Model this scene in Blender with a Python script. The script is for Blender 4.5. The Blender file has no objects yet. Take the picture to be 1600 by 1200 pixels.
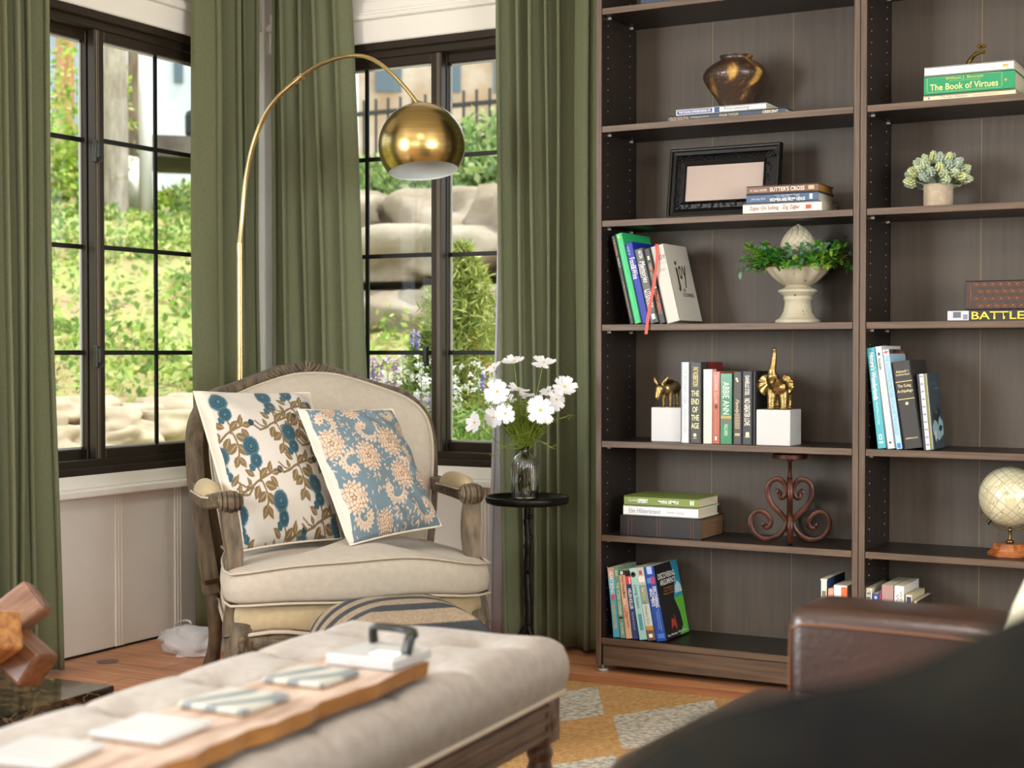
import bpy, bmesh, math, random
import numpy as np
from mathutils import Vector, Matrix, noise, Euler
random.seed(7)
R_ = random.Random(11)
D2R = math.pi/180
SC = bpy.context.scene
COL = SC.collection
# ------------------------------------------------------------------ camera
EYE = Vector((0, 0, .962)); FPX = 2370.0; YAW = 28.8*D2R; PITCH = 1.184*D2R
CF = Vector((-math.sin(YAW)*math.cos(PITCH), math.cos(YAW)*math.cos(PITCH), -math.sin(PITCH)))
CR = Vector((math.cos(YAW), math.sin(YAW), 0)); CU = CR.cross(CF)
cd = bpy.data.cameras.new('camera'); cam = bpy.data.objects.new('camera', cd); COL.objects.link(cam)
cd.sensor_width = 36; cd.lens = FPX/1600*36; cd.clip_start = .05; cd.clip_end = 200
m = Matrix((CR, CU, -CF)).transposed().to_4x4(); m.translation = EYE; cam.matrix_world = m
cd.dof.use_dof = True; cd.dof.focus_distance = 4.25; cd.dof.aperture_fstop = 4.2
SC.camera = cam
SC.view_settings.view_transform = 'Standard'; SC.view_settings.look = 'None'
SC.view_settings.exposure = -0.08; SC.view_settings.gamma = 1; SC.view_settings.use_curve_mapping = False
SC.cycles.use_denoising = True
SC.cycles.max_bounces = 18; SC.cycles.transmission_bounces = 18; SC.cycles.diffuse_bounces = 6; SC.cycles.transparent_max_bounces = 24
SC.cycles.sample_clamp_indirect = 6; SC.cycles.caustics_reflective = False; SC.cycles.caustics_refractive = False
# ------------------------------------------------------------------ world, sun, windows' daylight, added fill lights
w = bpy.data.worlds.new('world'); SC.world = w; w.use_nodes = True
bg = w.node_tree.nodes['Background']; bg.inputs[0].default_value = (.86, .93, 1, 1); bg.inputs[1].default_value = 3.0
def light(name, kind, loc, energy, color=(1, 1, 1), size=1, size_y=None, aim=None, portal=False, spread=None):
    l = bpy.data.lights.new(name, kind); o = bpy.data.objects.new(name, l); COL.objects.link(o)
    o.location = loc; l.energy = energy; l.color = color
    if kind == 'AREA':
        l.shape = 'RECTANGLE'; l.size = size; l.size_y = size_y or size
        if spread: l.spread = spread
        if portal: l.cycles.is_portal = True
    if aim is not None:
        o.rotation_euler = (Vector(aim)-Vector(loc)).to_track_quat('-Z', 'Y').to_euler()
    return o
s = light('sun', 'SUN', (0, 0, 12), 4.6, (1, .95, .84)); s.data.angle = .02
s.rotation_euler = Vector((-.36, -.10, -.93)).to_track_quat('-Z', 'Y').to_euler()
# side-window daylight, then three fill lights added without a known window or lamp
light('daylight_side_window', 'AREA', (-3.72, .25, 1.42), 245, (.94, .97, 1), 1.6, 1.35, (-.9, 3.2, 1.1))
light('fill_light_rear', 'AREA', (-.5, -2.7, 1.6), 60, (.98, .98, 1), 2.6, 1.7, (-1.4, 4, 1.0))  # added camera-side fill, no window known there
light('fill_light_right', 'AREA', (2.62, .9, 1.4), 215, (.97, .98, 1), 2.2, 1.4, (-3.4, 3.3, .8))  # added fill to brighten the left wall, no window known there
light('fill_light_ceiling', 'AREA', (-1.0, 1.3, 2.50), 30, (1, .95, .88), .5, .5, (-1.0, 1.3, 0))  # added overhead fill, no known lamp
light('portal_left', 'AREA', (-3.66, 3.645, 1.31), 1, (1, 1, 1), 1.25, 1.45, (0, 3.645, 1.31), portal=True)
light('portal_right', 'AREA', (-2.75, 4.62, 1.31), 1, (1, 1, 1), 1.3, 1.45, (-2.75, 0, 1.31), portal=True)

def on(px, py, X=None, Y=None, Z=None, d=None):
    """the point of the place that a photo pixel shows on a given wall, shelf front or floor plane"""
    v = CF + CR*((px-800)/FPX) + CU*((600-py)/FPX)
    if X is not None: k = X/v.x
    elif Y is not None: k = Y/v.y
    elif Z is not None: k = (Z-EYE.z)/v.z
    else: k = d
    return EYE + v*k

# ------------------------------------------------------------------ materials
def lin(c):
    if isinstance(c, str):
        c = [int(c[i:i+2], 16)/255 for i in (0, 2, 4)]
        return tuple(x/12.92 if x <= .04045 else ((x+.055)/1.055)**2.4 for x in c)
    return tuple(c)
MC = {}
def mk(name, c1, c2=None, rough=.6, metal=0, scale=20, stretch=(1, 1, 1), detail=4, bump=0, bscale=None, bdist=.002,
       lo=.35, hi=.65, sheen=0, coat=0, alpha=None, trans=0, ior=1.45, aniso=0, coords='Object', c3=None, sss=0, spec=.5, distort=0, emis=0, transl=0):
    if name in MC: return MC[name]
    mt = bpy.data.materials.new(name); mt.use_nodes = True; nt = mt.node_tree; N = nt.nodes; L = nt.links
    b = N['Principled BSDF']; b.inputs['Roughness'].default_value = rough; b.inputs['Metallic'].default_value = metal
    b.inputs['Specular IOR Level'].default_value = spec
    b.inputs['IOR'].default_value = ior; b.inputs['Transmission Weight'].default_value = trans
    b.inputs['Sheen Weight'].default_value = sheen; b.inputs['Coat Weight'].default_value = coat
    b.inputs['Coat Roughness'].default_value = .1
    b.inputs['Anisotropic'].default_value = aniso
    if alpha is not None: b.inputs['Alpha'].default_value = alpha
    if sss: b.inputs['Subsurface Weight'].default_value = sss; b.inputs['Subsurface Scale'].default_value = .01
    c1 = lin(c1); b.inputs['Base Color'].default_value = (*c1, 1)
    mt.diffuse_color = (*c1, 1)
    tc = N.new('ShaderNodeTexCoord'); mp = N.new('ShaderNodeMapping'); mp.inputs['Scale'].default_value = stretch
    L.new(tc.outputs[coords], mp.inputs[0])
    if c2 is not None:
        nz = N.new('ShaderNodeTexNoise'); nz.inputs['Scale'].default_value = scale; nz.inputs['Detail'].default_value = detail
        nz.inputs['Distortion'].default_value = distort
        L.new(mp.outputs[0], nz.inputs['Vector'])
        cr = N.new('ShaderNodeValToRGB'); cr.color_ramp.elements[0].position = lo; cr.color_ramp.elements[1].position = hi
        cr.color_ramp.elements[0].color = (*c1, 1); cr.color_ramp.elements[1].color = (*lin(c2), 1)
        if c3 is not None:
            e = cr.color_ramp.elements.new((lo+hi)/2); e.color = (*lin(c3), 1)
        L.new(nz.outputs['Fac'], cr.inputs[0]); L.new(cr.outputs[0], b.inputs['Base Color'])
    if bump:
        nb = N.new('ShaderNodeTexNoise'); nb.inputs['Scale'].default_value = bscale or scale; nb.inputs['Detail'].default_value = 3
        L.new(mp.outputs[0], nb.inputs['Vector'])
        bp = N.new('ShaderNodeBump'); bp.inputs['Strength'].default_value = bump; bp.inputs['Distance'].default_value = bdist
        L.new(nb.outputs['Fac'], bp.inputs['Height']); L.new(bp.outputs[0], b.inputs['Normal'])
    if transl:
        tr = N.new('ShaderNodeBsdfTranslucent'); mx = N.new('ShaderNodeMixShader'); mx.inputs[0].default_value = transl
        src = b.inputs['Base Color'].links[0].from_socket if b.inputs['Base Color'].is_linked else None
        if src: L.new(src, tr.inputs[0])
        else: tr.inputs[0].default_value = (*c1, 1)
        L.new(b.outputs[0], mx.inputs[1]); L.new(tr.outputs[0], mx.inputs[2]); L.new(mx.outputs[0], N['Material Output'].inputs[0])
    MC[name] = mt
    return mt
def mk_attr(name, rough=.8, bump=0, bscale=900, sheen=0, coat=0, bdist=.001):
    mt = mk(name, (.5, .5, .5), rough=rough, bump=bump, bscale=bscale, sheen=sheen, coat=coat, bdist=bdist)
    nt = mt.node_tree; a = nt.nodes.new('ShaderNodeAttribute'); a.attribute_name = 'Col'
    nt.links.new(a.outputs['Color'], nt.nodes['Principled BSDF'].inputs['Base Color'])
    return mt
def weave(mt, scale, strength=.4, dist=.0008):
    """adds a woven bump of crossing threads"""
    nt = mt.node_tree; N = nt.nodes; L = nt.links
    tc = N.new('ShaderNodeTexCoord'); hs = []
    for ax in ('X', 'Z'):
        wv = N.new('ShaderNodeTexWave'); wv.bands_direction = ax; wv.inputs['Scale'].default_value = scale; wv.inputs['Distortion'].default_value = 3
        wv.inputs['Detail Scale'].default_value = 3
        L.new(tc.outputs['Object'], wv.inputs[0]); hs.append(wv)
    mt2 = N.new('ShaderNodeMath'); mt2.operation = 'ADD'; L.new(hs[0].outputs['Fac'], mt2.inputs[0]); L.new(hs[1].outputs['Fac'], mt2.inputs[1])
    bp = N.new('ShaderNodeBump'); bp.inputs['Strength'].default_value = strength; bp.inputs['Distance'].default_value = dist
    L.new(mt2.outputs[0], bp.inputs['Height']); L.new(bp.outputs[0], N['Principled BSDF'].inputs['Normal'])
def glass_pane(name):
    mt = bpy.data.materials.new(name); mt.use_nodes = True; nt = mt.node_tree; N = nt.nodes; L = nt.links
    t = N.new('ShaderNodeBsdfTransparent'); t.inputs[0].default_value = (.93, .95, .94, 1)
    g = N.new('ShaderNodeBsdfGlossy'); g.inputs['Roughness'].default_value = .02
    lw = N.new('ShaderNodeFresnel'); gm = N.new('ShaderNodeNewGeometry'); ma = N.new('ShaderNodeMath'); ma.operation = 'MULTIPLY_ADD'; ma.inputs[1].default_value = 1/1.3-1.3; ma.inputs[2].default_value = 1.3
    L.new(gm.outputs['Backfacing'], ma.inputs[0]); L.new(ma.outputs[0], lw.inputs[0])
    mx = N.new('ShaderNodeMixShader'); L.new(lw.outputs[0], mx.inputs[0]); L.new(t.outputs[0], mx.inputs[1]); L.new(g.outputs[0], mx.inputs[2])
    L.new(mx.outputs[0], N['Material Output'].inputs[0]); return mt
# ------------------------------------------------------------------ object helpers
def tag(o, label=None, cat=None, group=None, kind=None):
    if label: o['label'] = label
    if cat: o['category'] = cat
    if group: o['group'] = group
    if kind: o['kind'] = kind
    return o
def empty(name, loc=(0, 0, 0), rz=0, label=None, cat=None, group=None, kind=None, rot=None):
    o = bpy.data.objects.new(name, None); COL.objects.link(o); o.location = loc; o.empty_display_size = .05
    o.rotation_euler = rot if rot is not None else (0, 0, rz)
    return tag(o, label, cat, group, kind)
def link(name, bm, mat, parent=None, smooth=False, mods=None, label=None, loc=None, auto=None):
    if isinstance(bm, bpy.types.Mesh): me = bm
    else:
        bmesh.ops.recalc_face_normals(bm, faces=bm.faces)
        me = bpy.data.meshes.new(name); bm.to_mesh(me); bm.free()
    for mm in (mat if isinstance(mat, (list, tuple)) else [mat]):
        me.materials.append(mm)
    if smooth:
        me.polygons.foreach_set('use_smooth', [True]*len(me.polygons))
        if auto:
            try: me.set_sharp_from_angle(angle=auto*D2R)
            except Exception: pass
    o = bpy.data.objects.new(name, me); COL.objects.link(o)
    if parent: o.parent = parent
    if loc is not None: o.location = loc
    if label: o['label'] = label
    for md in (mods or []):
        x = o.modifiers.new(md[0], md[0])
        for k, v in md[1].items(): setattr(x, k, v)
    return o
def nb(): return bmesh.new()
def box(bm, x0, x1, y0, y1, z0, z1, mi=0, M=None, bev=0, seg=2):
    vs = [bm.verts.new((x, y, z)) for x in (x0, x1) for y in (y0, y1) for z in (z0, z1)]
    if M is not None:
        for v in vs: v.co = M @ v.co
    fs = [bm.faces.new([vs[i] for i in q]) for q in ((0, 1, 3, 2), (4, 6, 7, 5), (0, 4, 5, 1), (2, 3, 7, 6), (0, 2, 6, 4), (1, 5, 7, 3))]
    for f in fs: f.material_index = mi
    if bev:
        es = list({e for f in fs for e in f.edges})
        r = bmesh.ops.bevel(bm, geom=es, offset=bev, segments=seg, affect='EDGES', profile=.5)
        for f in r['faces']: f.material_index = mi
    return fs
def frames(pts):
    T = []
    for i in range(len(pts)):
        a = pts[max(i-1, 0)]; b = pts[min(i+1, len(pts)-1)]; t = (b-a)
        T.append(t.normalized() if t.length > 1e-9 else Vector((0, 0, 1)))
    up = Vector((0, 0, 1)) if abs(T[0].z) < .9 else Vector((0, 1, 0))
    n = (up - T[0]*up.dot(T[0])).normalized(); Ns = [n]
    for i in range(1, len(pts)):
        n = Ns[-1] - T[i]*Ns[-1].dot(T[i])
        Ns.append(n.normalized() if n.length > 1e-6 else Ns[-1])
    return T, Ns
def catmull(pts, k=6, closed=False):
    pts = [Vector(p) for p in pts]; n = len(pts); out = []
    rng = range(n if closed else n-1)
    for i in rng:
        p0 = pts[(i-1) % n] if (closed or i > 0) else pts[0]; p1 = pts[i]; p2 = pts[(i+1) % n]
        p3 = pts[(i+2) % n] if (closed or i+2 < n) else pts[-1]
        for j in range(k):
            t = j/k
            out.append(.5*((2*p1)+(p2-p0)*t+(2*p0-5*p1+4*p2-p3)*t*t+(3*p1-p0-3*p2+p3)*t*t*t))
    if not closed: out.append(pts[-1])
    return out
def tube(bm, pts, r, n=8, mi=0, closed=False, cap=True, prof=None, M=None):
    """sweeps a round (or given) profile along a path; r a number or one per point"""
    pts = [Vector(p) for p in pts]; T, Ns = frames(pts)
    rs = r if isinstance(r, (list, tuple)) else [r]*len(pts)
    pr = prof or [(math.cos(2*math.pi*k/n), math.sin(2*math.pi*k/n)) for k in range(n)]
    rings = []
    for p, t, nn, rr in zip(pts, T, Ns, rs):
        bb = t.cross(nn)
        ring = [bm.verts.new(p + nn*(c*rr) + bb*(s_*rr)) for c, s_ in pr]
        if M is not None:
            for v in ring: v.co = M @ v.co
        rings.append(ring)
    q = len(pr); m_ = len(rings)
    for i in range(m_ if closed else m_-1):
        a = rings[i]; b = rings[(i+1) % m_]
        for k in range(q):
            f = bm.faces.new((a[k], a[(k+1) % q], b[(k+1) % q], b[k])); f.material_index = mi; f.smooth = True
    if cap and not closed:
        for rg in (rings[0][::-1], rings[-1]):
            try: f = bm.faces.new(rg); f.material_index = mi
            except ValueError: pass
    return rings
def lathe(bm, prof, n=32, cx=0, cy=0, mi=0, fn=None, M=None, cap=True):
    """prof: list of (radius, z); fn(angle, r, z) -> r lets the wall be ribbed or lobed"""
    rings = []
    for r, z in prof:
        ring = []
        for k in range(n):
            a = 2*math.pi*k/n; rr = fn(a, r, z) if fn else r
            v = bm.verts.new((cx+rr*math.cos(a), cy+rr*math.sin(a), z))
            if M is not None: v.co = M @ v.co
            ring.append(v)
        rings.append(ring)
    for a, b in zip(rings, rings[1:]):
        for k in range(n):
            f = bm.faces.new((a[k], a[(k+1) % n], b[(k+1) % n], b[k])); f.material_index = mi; f.smooth = True
    if cap:
        for rg in (rings[0][::-1], rings[-1]):
            f = bm.faces.new(rg); f.material_index = mi
    return rings
def grid(bm, fn, nu, nv, mi=0, closeu=False, closev=False):
    V = [[bm.verts.new(fn(i/(nu if closeu else nu-1), j/(nv if closev else nv-1))) for j in range(nv)] for i in range(nu)]
    for i in range(nu if closeu else nu-1):
        for j in range(nv if closev else nv-1):
            f = bm.faces.new((V[i][j], V[(i+1) % nu][j], V[(i+1) % nu][(j+1) % nv], V[i][(j+1) % nv])); f.smooth = True; f.material_index = mi
    return V
def ell(bm, c, r, M=None, seg=16, mi=0):
    """an ellipsoid with its own rotation"""
    mm = Matrix.Translation(c) @ (M.to_4x4() if M is not None else Matrix()) @ Matrix.Diagonal((*(r if hasattr(r, '__len__') else (r, r, r)), 1))
    ret = bmesh.ops.create_uvsphere(bm, u_segments=seg, v_segments=max(6, seg*2//3), radius=1, matrix=mm)
    for v in ret['verts']:
        for f in v.link_faces: f.material_index = mi; f.smooth = True
def limb(bm, pts, rs, seg=12):
    """overlapping balls and tubes for a body that a voxel remesh turns into one skin"""
    P = catmull(pts, 5); k = len(P); rr = []
    for i in range(k):
        t = i/(k-1)*(len(rs)-1); a = int(min(t, len(rs)-2)); rr.append(rs[a]+(rs[a+1]-rs[a])*(t-a))
    tube(bm, P, rr, seg)
    ell(bm, P[0], rr[0], seg=seg); ell(bm, P[-1], rr[-1], seg=seg)
def prism(bm, outline, y0, y1, mi=0, M=None, axis='y', bev=0):
    """outline in (x, z), pulled from y0 to y1"""
    mkv = (lambda a, b, y: Vector((a, y, b))) if axis == 'y' else (lambda a, b, y: Vector((a, b, y)))
    A = [bm.verts.new(mkv(a, b, y0)) for a, b in outline]; B = [bm.verts.new(mkv(a, b, y1)) for a, b in outline]
    if M is not None:
        for v in A+B: v.co = M @ v.co
    n = len(A); fs = [bm.faces.new(A), bm.faces.new(B[::-1])]
    for i in range(n): fs.append(bm.faces.new((A[i], B[i], B[(i+1) % n], A[(i+1) % n])))
    for f in fs: f.material_index = mi
    return fs
def np_mesh(name, V, Fq, colors=None):
    me = bpy.data.meshes.new(name); me.from_pydata(V.tolist() if hasattr(V, 'tolist') else V, [], Fq.tolist() if hasattr(Fq, 'tolist') else Fq)
    if colors is not None:
        at = me.color_attributes.new('Col', 'FLOAT_COLOR', 'POINT')
        c = np.ones((len(V), 4), dtype=np.float32); c[:, :3] = colors
        at.data.foreach_set('color', c.ravel())
    me.update(); return me
# lettering -----------------------------------------------------------------
def text_bm(bm, s, L, h, M, mi=0, bold=0, shear=0, ext=.0004, keep=False, space=1.0):
    """the words s, L long and h high, centred; M maps (right, up, out) to the book's own frame"""
    cu = bpy.data.curves.new('t', 'FONT'); cu.body = s; cu.size = 1; cu.offset = bold; cu.shear = shear; cu.resolution_u = 3; cu.extrude = 0
    cu.space_character = space
    ob = bpy.data.objects.new('t', cu); me = bpy.data.meshes.new_from_object(ob)
    bpy.data.objects.remove(ob); bpy.data.curves.remove(cu)
    if len(me.vertices) == 0: return
    xs = [v.co.x for v in me.vertices]; ys = [v.co.y for v in me.vertices]
    x0, x1, y0, y1 = min(xs), max(xs), min(ys), max(ys)
    sx = L/(x1-x0); sy = h/(y1-y0)
    if keep: sx = sy = min(sx, sy)
    for v in me.vertices: v.co = M @ Vector(((v.co.x-(x0+x1)/2)*sx, (v.co.y-(y0+y1)/2)*sy, ext))
    n0 = len(bm.faces); bm.from_mesh(me); bm.faces.ensure_lookup_table()
    for f in bm.faces[n0:]: f.material_index = mi
    bpy.data.meshes.remove(me)
# ================================================================== the room
XL, YB, ZC = -3.5, 4.46, 2.60           # left wall, far wall, ceiling
XR, YN = 2.4, -2.5
white = mk('white_paint', 'efece5', 'e9e5dd', rough=.5, scale=3, lo=.4, hi=.7)
whitet = mk('white_trim_paint', 'f0ece3', rough=.38)
WZ0, WZ1 = .575, 2.045                   # window opening heights
LWIN = (3.02, 4.27); RWIN = (-3.42, -2.10); SWIN = (-.75, 1.25); NWIN = (-1.8, .8)
def wall_panels(bm, a0, a1, z0, z1, M):
    """boards with three slim beads between them"""
    pitch = .285; k = math.ceil((a0-.003)/pitch)
    while k*pitch < a1:
        c = k*pitch
        for d in (-.014, 0, .014):
            if a0 < c+d-.004 and c+d+.004 < a1:
                box(bm, c+d-.0035, c+d+.0035, -.004, .001, z0, z1, M=M, bev=.0015, seg=1)
        k += 1
def wall_with_openings(name, a0, a1, opens, M, thick=.14, side=1):
    bm = nb(); cur = a0
    for o0, o1 in opens:
        box(bm, cur, o0, 0, thick, 0, ZC, M=M)
        box(bm, o0, o1, 0, thick, 0, WZ0, M=M); box(bm, o0, o1, 0, thick, WZ1, ZC, M=M)
        cur = o1
    box(bm, cur, a1, 0, thick, 0, ZC, M=M)
    cur = a0
    for o0, o1 in opens:
        wall_panels(bm, cur, o0, .004, ZC, M); wall_panels(bm, o0, o1, .004, WZ0-.07, M); wall_panels(bm, o0, o1, WZ1+.14, ZC, M); cur = o1
    wall_panels(bm, cur, a1, .004, ZC, M)
    return tag(link(name, bm, white), kind='structure')
ML = Matrix.Translation((XL, 0, 0)) @ Matrix.Rotation(90*D2R, 4, 'Z')     # left wall: right = +Y, out = -X
MB = Matrix.Translation((0, YB, 0))                                       # far wall: right = +X, out = +Y
MR = Matrix.Translation((XR, 0, 0)) @ Matrix.Rotation(-90*D2R, 4, 'Z')
MN = Matrix.Translation((0, YN, 0)) @ Matrix.Rotation(180*D2R, 4, 'Z')
wall_with_openings('wall_left', YN, YB, [SWIN, LWIN], ML)
wall_with_openings('wall_far', XL-.14, XR, [RWIN], MB)
RSWIN = (-2.05, .25)  # unseen opening, added for the fill light from the right
wall_with_openings('wall_right', -YB, -YN, [RSWIN], MR)
wall_with_openings('wall_near', -XR, -XL, [(-NWIN[1], -NWIN[0])], MN)  # its opening is added to let in the rear fill light
bm = nb(); box(bm, XL-.14, XR+.14, YN-.14, YB+.14, ZC, ZC+.1); tag(link('ceiling', bm, whitet), kind='structure')
# floor: orange-brown old boards running along the far wall
fm = bpy.data.materials.new('floor_boards'); fm.use_nodes = True; nt = fm.node_tree; N = nt.nodes; L = nt.links; b = N['Principled BSDF']
tc = N.new('ShaderNodeTexCoord')
br = N.new('ShaderNodeTexBrick'); br.inputs['Scale'].default_value = 1; br.inputs['Brick Width'].default_value = 2.3; br.inputs['Row Height'].default_value = .135
br.inputs['Mortar Size'].default_value = .0018; br.inputs['Color1'].default_value = (*lin('d39c74'), 1); br.inputs['Color2'].default_value = (*lin('b9794f'), 1)
br.inputs['Mortar'].default_value = (*lin('5e3520'), 1); br.offset = .37; L.new(tc.outputs['Object'], br.inputs[0])
mp = N.new('ShaderNodeMapping'); mp.inputs['Scale'].default_value = (1.2, 22, 1); L.new(tc.outputs['Object'], mp.inputs[0])
nz = N.new('ShaderNodeTexNoise'); nz.inputs['Scale'].default_value = 3; nz.inputs['Detail'].default_value = 6; L.new(mp.outputs[0], nz.inputs[0])
rr = N.new('ShaderNodeValToRGB'); rr.color_ramp.elements[0].position = .3; rr.color_ramp.elements[1].position = .7
rr.color_ramp.elements[0].color = (.62, .55, .5, 1); rr.color_ramp.elements[1].color = (1.15, 1.1, 1.05, 1); L.new(nz.outputs['Fac'], rr.inputs[0])
mx = N.new('ShaderNodeMix'); mx.data_type = 'RGBA'; mx.blend_type = 'MULTIPLY'; mx.inputs[0].default_value = 1
L.new(br.outputs['Color'], mx.inputs[6]); L.new(rr.outputs[0], mx.inputs[7]); L.new(mx.outputs[2], b.inputs['Base Color'])
n2 = N.new('ShaderNodeTexNoise'); n2.inputs['Scale'].default_value = 9; L.new(tc.outputs['Object'], n2.inputs[0])
mr = N.new('ShaderNodeMapRange'); mr.inputs[3].default_value = .26; mr.inputs[4].default_value = .5; L.new(n2.outputs['Fac'], mr.inputs[0]); L.new(mr.outputs[0], b.inputs['Roughness'])
bp = N.new('ShaderNodeBump'); bp.inputs['Strength'].default_value = .25; bp.inputs['Distance'].default_value = .002; L.new(br.outputs['Fac'], bp.inputs['Height']); bp.invert = True; L.new(bp.outputs[0], b.inputs['Normal'])
bm = nb(); box(bm, XL-.14, XR+.14, YN-.14, YB+.14, -.1, 0); tag(link('floor', bm, fm), kind='structure')
bm = nb(); p = on(168, 1034, Z=0.0); lathe(bm, [(.032, 0), (.034, .0012)], 24, p.x, p.y, M=Matrix.Translation((0, 0, 0)))
tag(link('floor_plug', bm, mk('plug_grey', '75665e', rough=.6)), 'small grey round plug let into the floor boards by the left wall', 'floor plug')
# trims: window header with crown, window stool, corner board
def trims(n, a0, a1, M):
    bm = nb()
    box(bm, a0, a1, -.022, 0, WZ1+.002, WZ1+.082, M=M, bev=.004, seg=1)
    box(bm, a0-.01, a1+.01, -.040, 0, WZ1+.082, WZ1+.100, M=M, bev=.005)
    box(bm, a0-.01, a1+.01, -.030, 0, WZ1+.100, WZ1+.112, M=M, bev=.004)
    box(bm, a0, a1, -.016, 0, WZ1+.112, WZ1+.150, M=M, bev=.003, seg=1)
    tag(link('trim_%d' % n, bm, whitet), kind='structure')
    bm = nb()
    box(bm, a0, a1, -.014, 0, .532, WZ0-.001, M=M, bev=.003, seg=1)
    box(bm, a0-.01, a1+.01, -.052, 0, .507, .532, M=M, bev=.005)
    tag(link('trim_%d' % (n+1), bm, whitet), kind='structure')
trims(1, 2.7, YB-.012, ML)
trims(3, XL+.012, -1.99, MB)
bm = nb(); box(bm, XL, XL+.05, YB-.05, YB, 0, ZC, bev=.004); tag(link('trim_5', bm, whitet), kind='structure')
bm = nb(); box(bm, XL-.002, XL+.004, 2.4, YB, 0, .007, bev=.001, seg=1); tag(link('gap_shade_left', bm, mk('gap_dark', '171310', rough=.9)), kind='structure')  # dark strip painted in for the shaded gap at the wall's foot
# windows ---------------------------------------------------------------
bronze = mk('bronze_window_metal', '33291f', rough=.42, metal=.35)
bronze2 = mk('bronze_track', '5d5346', rough=.45, metal=.3)
blackm = mk('black_muntin', '141211', rough=.5)
pane_m = glass_pane('window_glass')
steel = mk('latch_grey', '3b3a36', rough=.4, metal=.6)
gasket = mk('light_gasket', 'c9c9c0', rough=.5)
def window(n, a0, a1, M, inner_first, simple=False):
    r = empty('window_%d' % n, kind='structure'); W = a1-a0; h = WZ1-WZ0; r.matrix_world = M @ Matrix.Translation((a0, 0, WZ0))
    bm = nb(); f = .045
    for (x0, x1, z0, z1) in ((0, W, 0, f), (0, W, h-f-.005, h), (0, f, f, h-f), (W-f, W, f, h-f)):
        box(bm, x0, x1, .006, .12, z0, z1, bev=.003, seg=1)
    for (x0, x1, z0, z1) in ((0, W, -.004, .022), (0, W, h-.024, h+.004)):
        box(bm, x0, x1, -.012, .01, z0, z1, bev=.003, seg=1)
    link('window_frame', bm, bronze, r)
    for k in (0, 1):
        inner = (k == 0) == inner_first
        y = .030 if inner else .072; s0 = f-.004 if k == 0 else W/2-.022; s1 = W/2+.022 if k == 0 else W-f+.004
        t = .042
        bm = nb(); z0, z1 = f-.01, h-f
        box(bm, s0, s0+t, y-.016, y+.016, z0, z1, bev=.003, seg=1); box(bm, s1-t, s1, y-.016, y+.016, z0, z1, bev=.003, seg=1)
        box(bm, s0+t, s1-t, y-.016, y+.016, z0, z0+.042, bev=.003, seg=1); box(bm, s0+t, s1-t, y-.016, y+.016, z1-.036, z1, bev=.003, seg=1)
        sash = link('sash', bm, bronze, r)
        gx0, gx1, gz0, gz1 = s0+t, s1-t, z0+.042, z1-.036
        bm = nb(); e = .006
        for q in ((gx0, gx0+e, gz0, gz1), (gx1-e, gx1, gz0, gz1), (gx0, gx1, gz0, gz0+e), (gx0, gx1, gz1-e, gz1)):
            box(bm, q[0], q[1], y+.004, y+.010, q[2], q[3])
        link('gasket', bm, gasket, sash)
        bm = nb(); box(bm, gx0, gx1, y+.008, y+.012, gz0, gz1); link('pane', bm, pane_m, sash)
        if not simple:
            bm = nb(); xm = (gx0+gx1)/2
            box(bm, xm-.0075, xm+.0075, y+.002, y+.008, gz0, gz1)
            for zz in (.387, .728, 1.072): box(bm, gx0, gx1, y+.001, y+.0075, zz-.0075, zz+.0075)
            link('muntin', bm, blackm, sash)
    if not simple:
        bm = nb(); box(bm, W/2+.002 if inner_first else W/2-.016, W/2+.016 if inner_first else W/2-.002, .012, .05, f, h-f-.004, bev=.002, seg=1)
        link('meeting_rail', bm, bronze2, r)
        for zz in (.375, 1.03):
            bm = nb(); x = W/2-.03 if not inner_first else W/2-.034
            box(bm, x-.007, x+.007, -.004, .014, zz-.035, zz+.035, bev=.003); box(bm, x-.004, x+.010, -.014, .0, zz-.022, zz+.026, bev=.003)
            tube(bm, [(x+.006, -.008, zz-.02), (x+.012, -.012, zz-.028), (x+.004, -.010, zz-.038)], .003, 6)
            link('latch', bm, steel, r)
    return r
window(1, *LWIN, ML, False)
window(2, *RWIN, MB, True)
window(3, *SWIN, ML, False, simple=True)
window(4, -NWIN[1], -NWIN[0], MN, True, simple=True)  # unseen window, added to go with the rear fill light
window(5, *RSWIN, MR, False, simple=True)  # added window around the right-hand fill, never in view
# unseen ceiling lamp body, added to go with the overhead fill light
r = empty('added_ceiling_lamp', (-1.0, 1.3, 2.6), label='added fill lamp, flush and round, in the middle of the white ceiling', cat='ceiling lamp')
bm = nb(); lathe(bm, [(.10, -.0), (.30, -.0), (.30, -.035), (.10, -.035)], 40); link('lamp_body', bm, whitet, r, smooth=True, auto=40)

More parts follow.
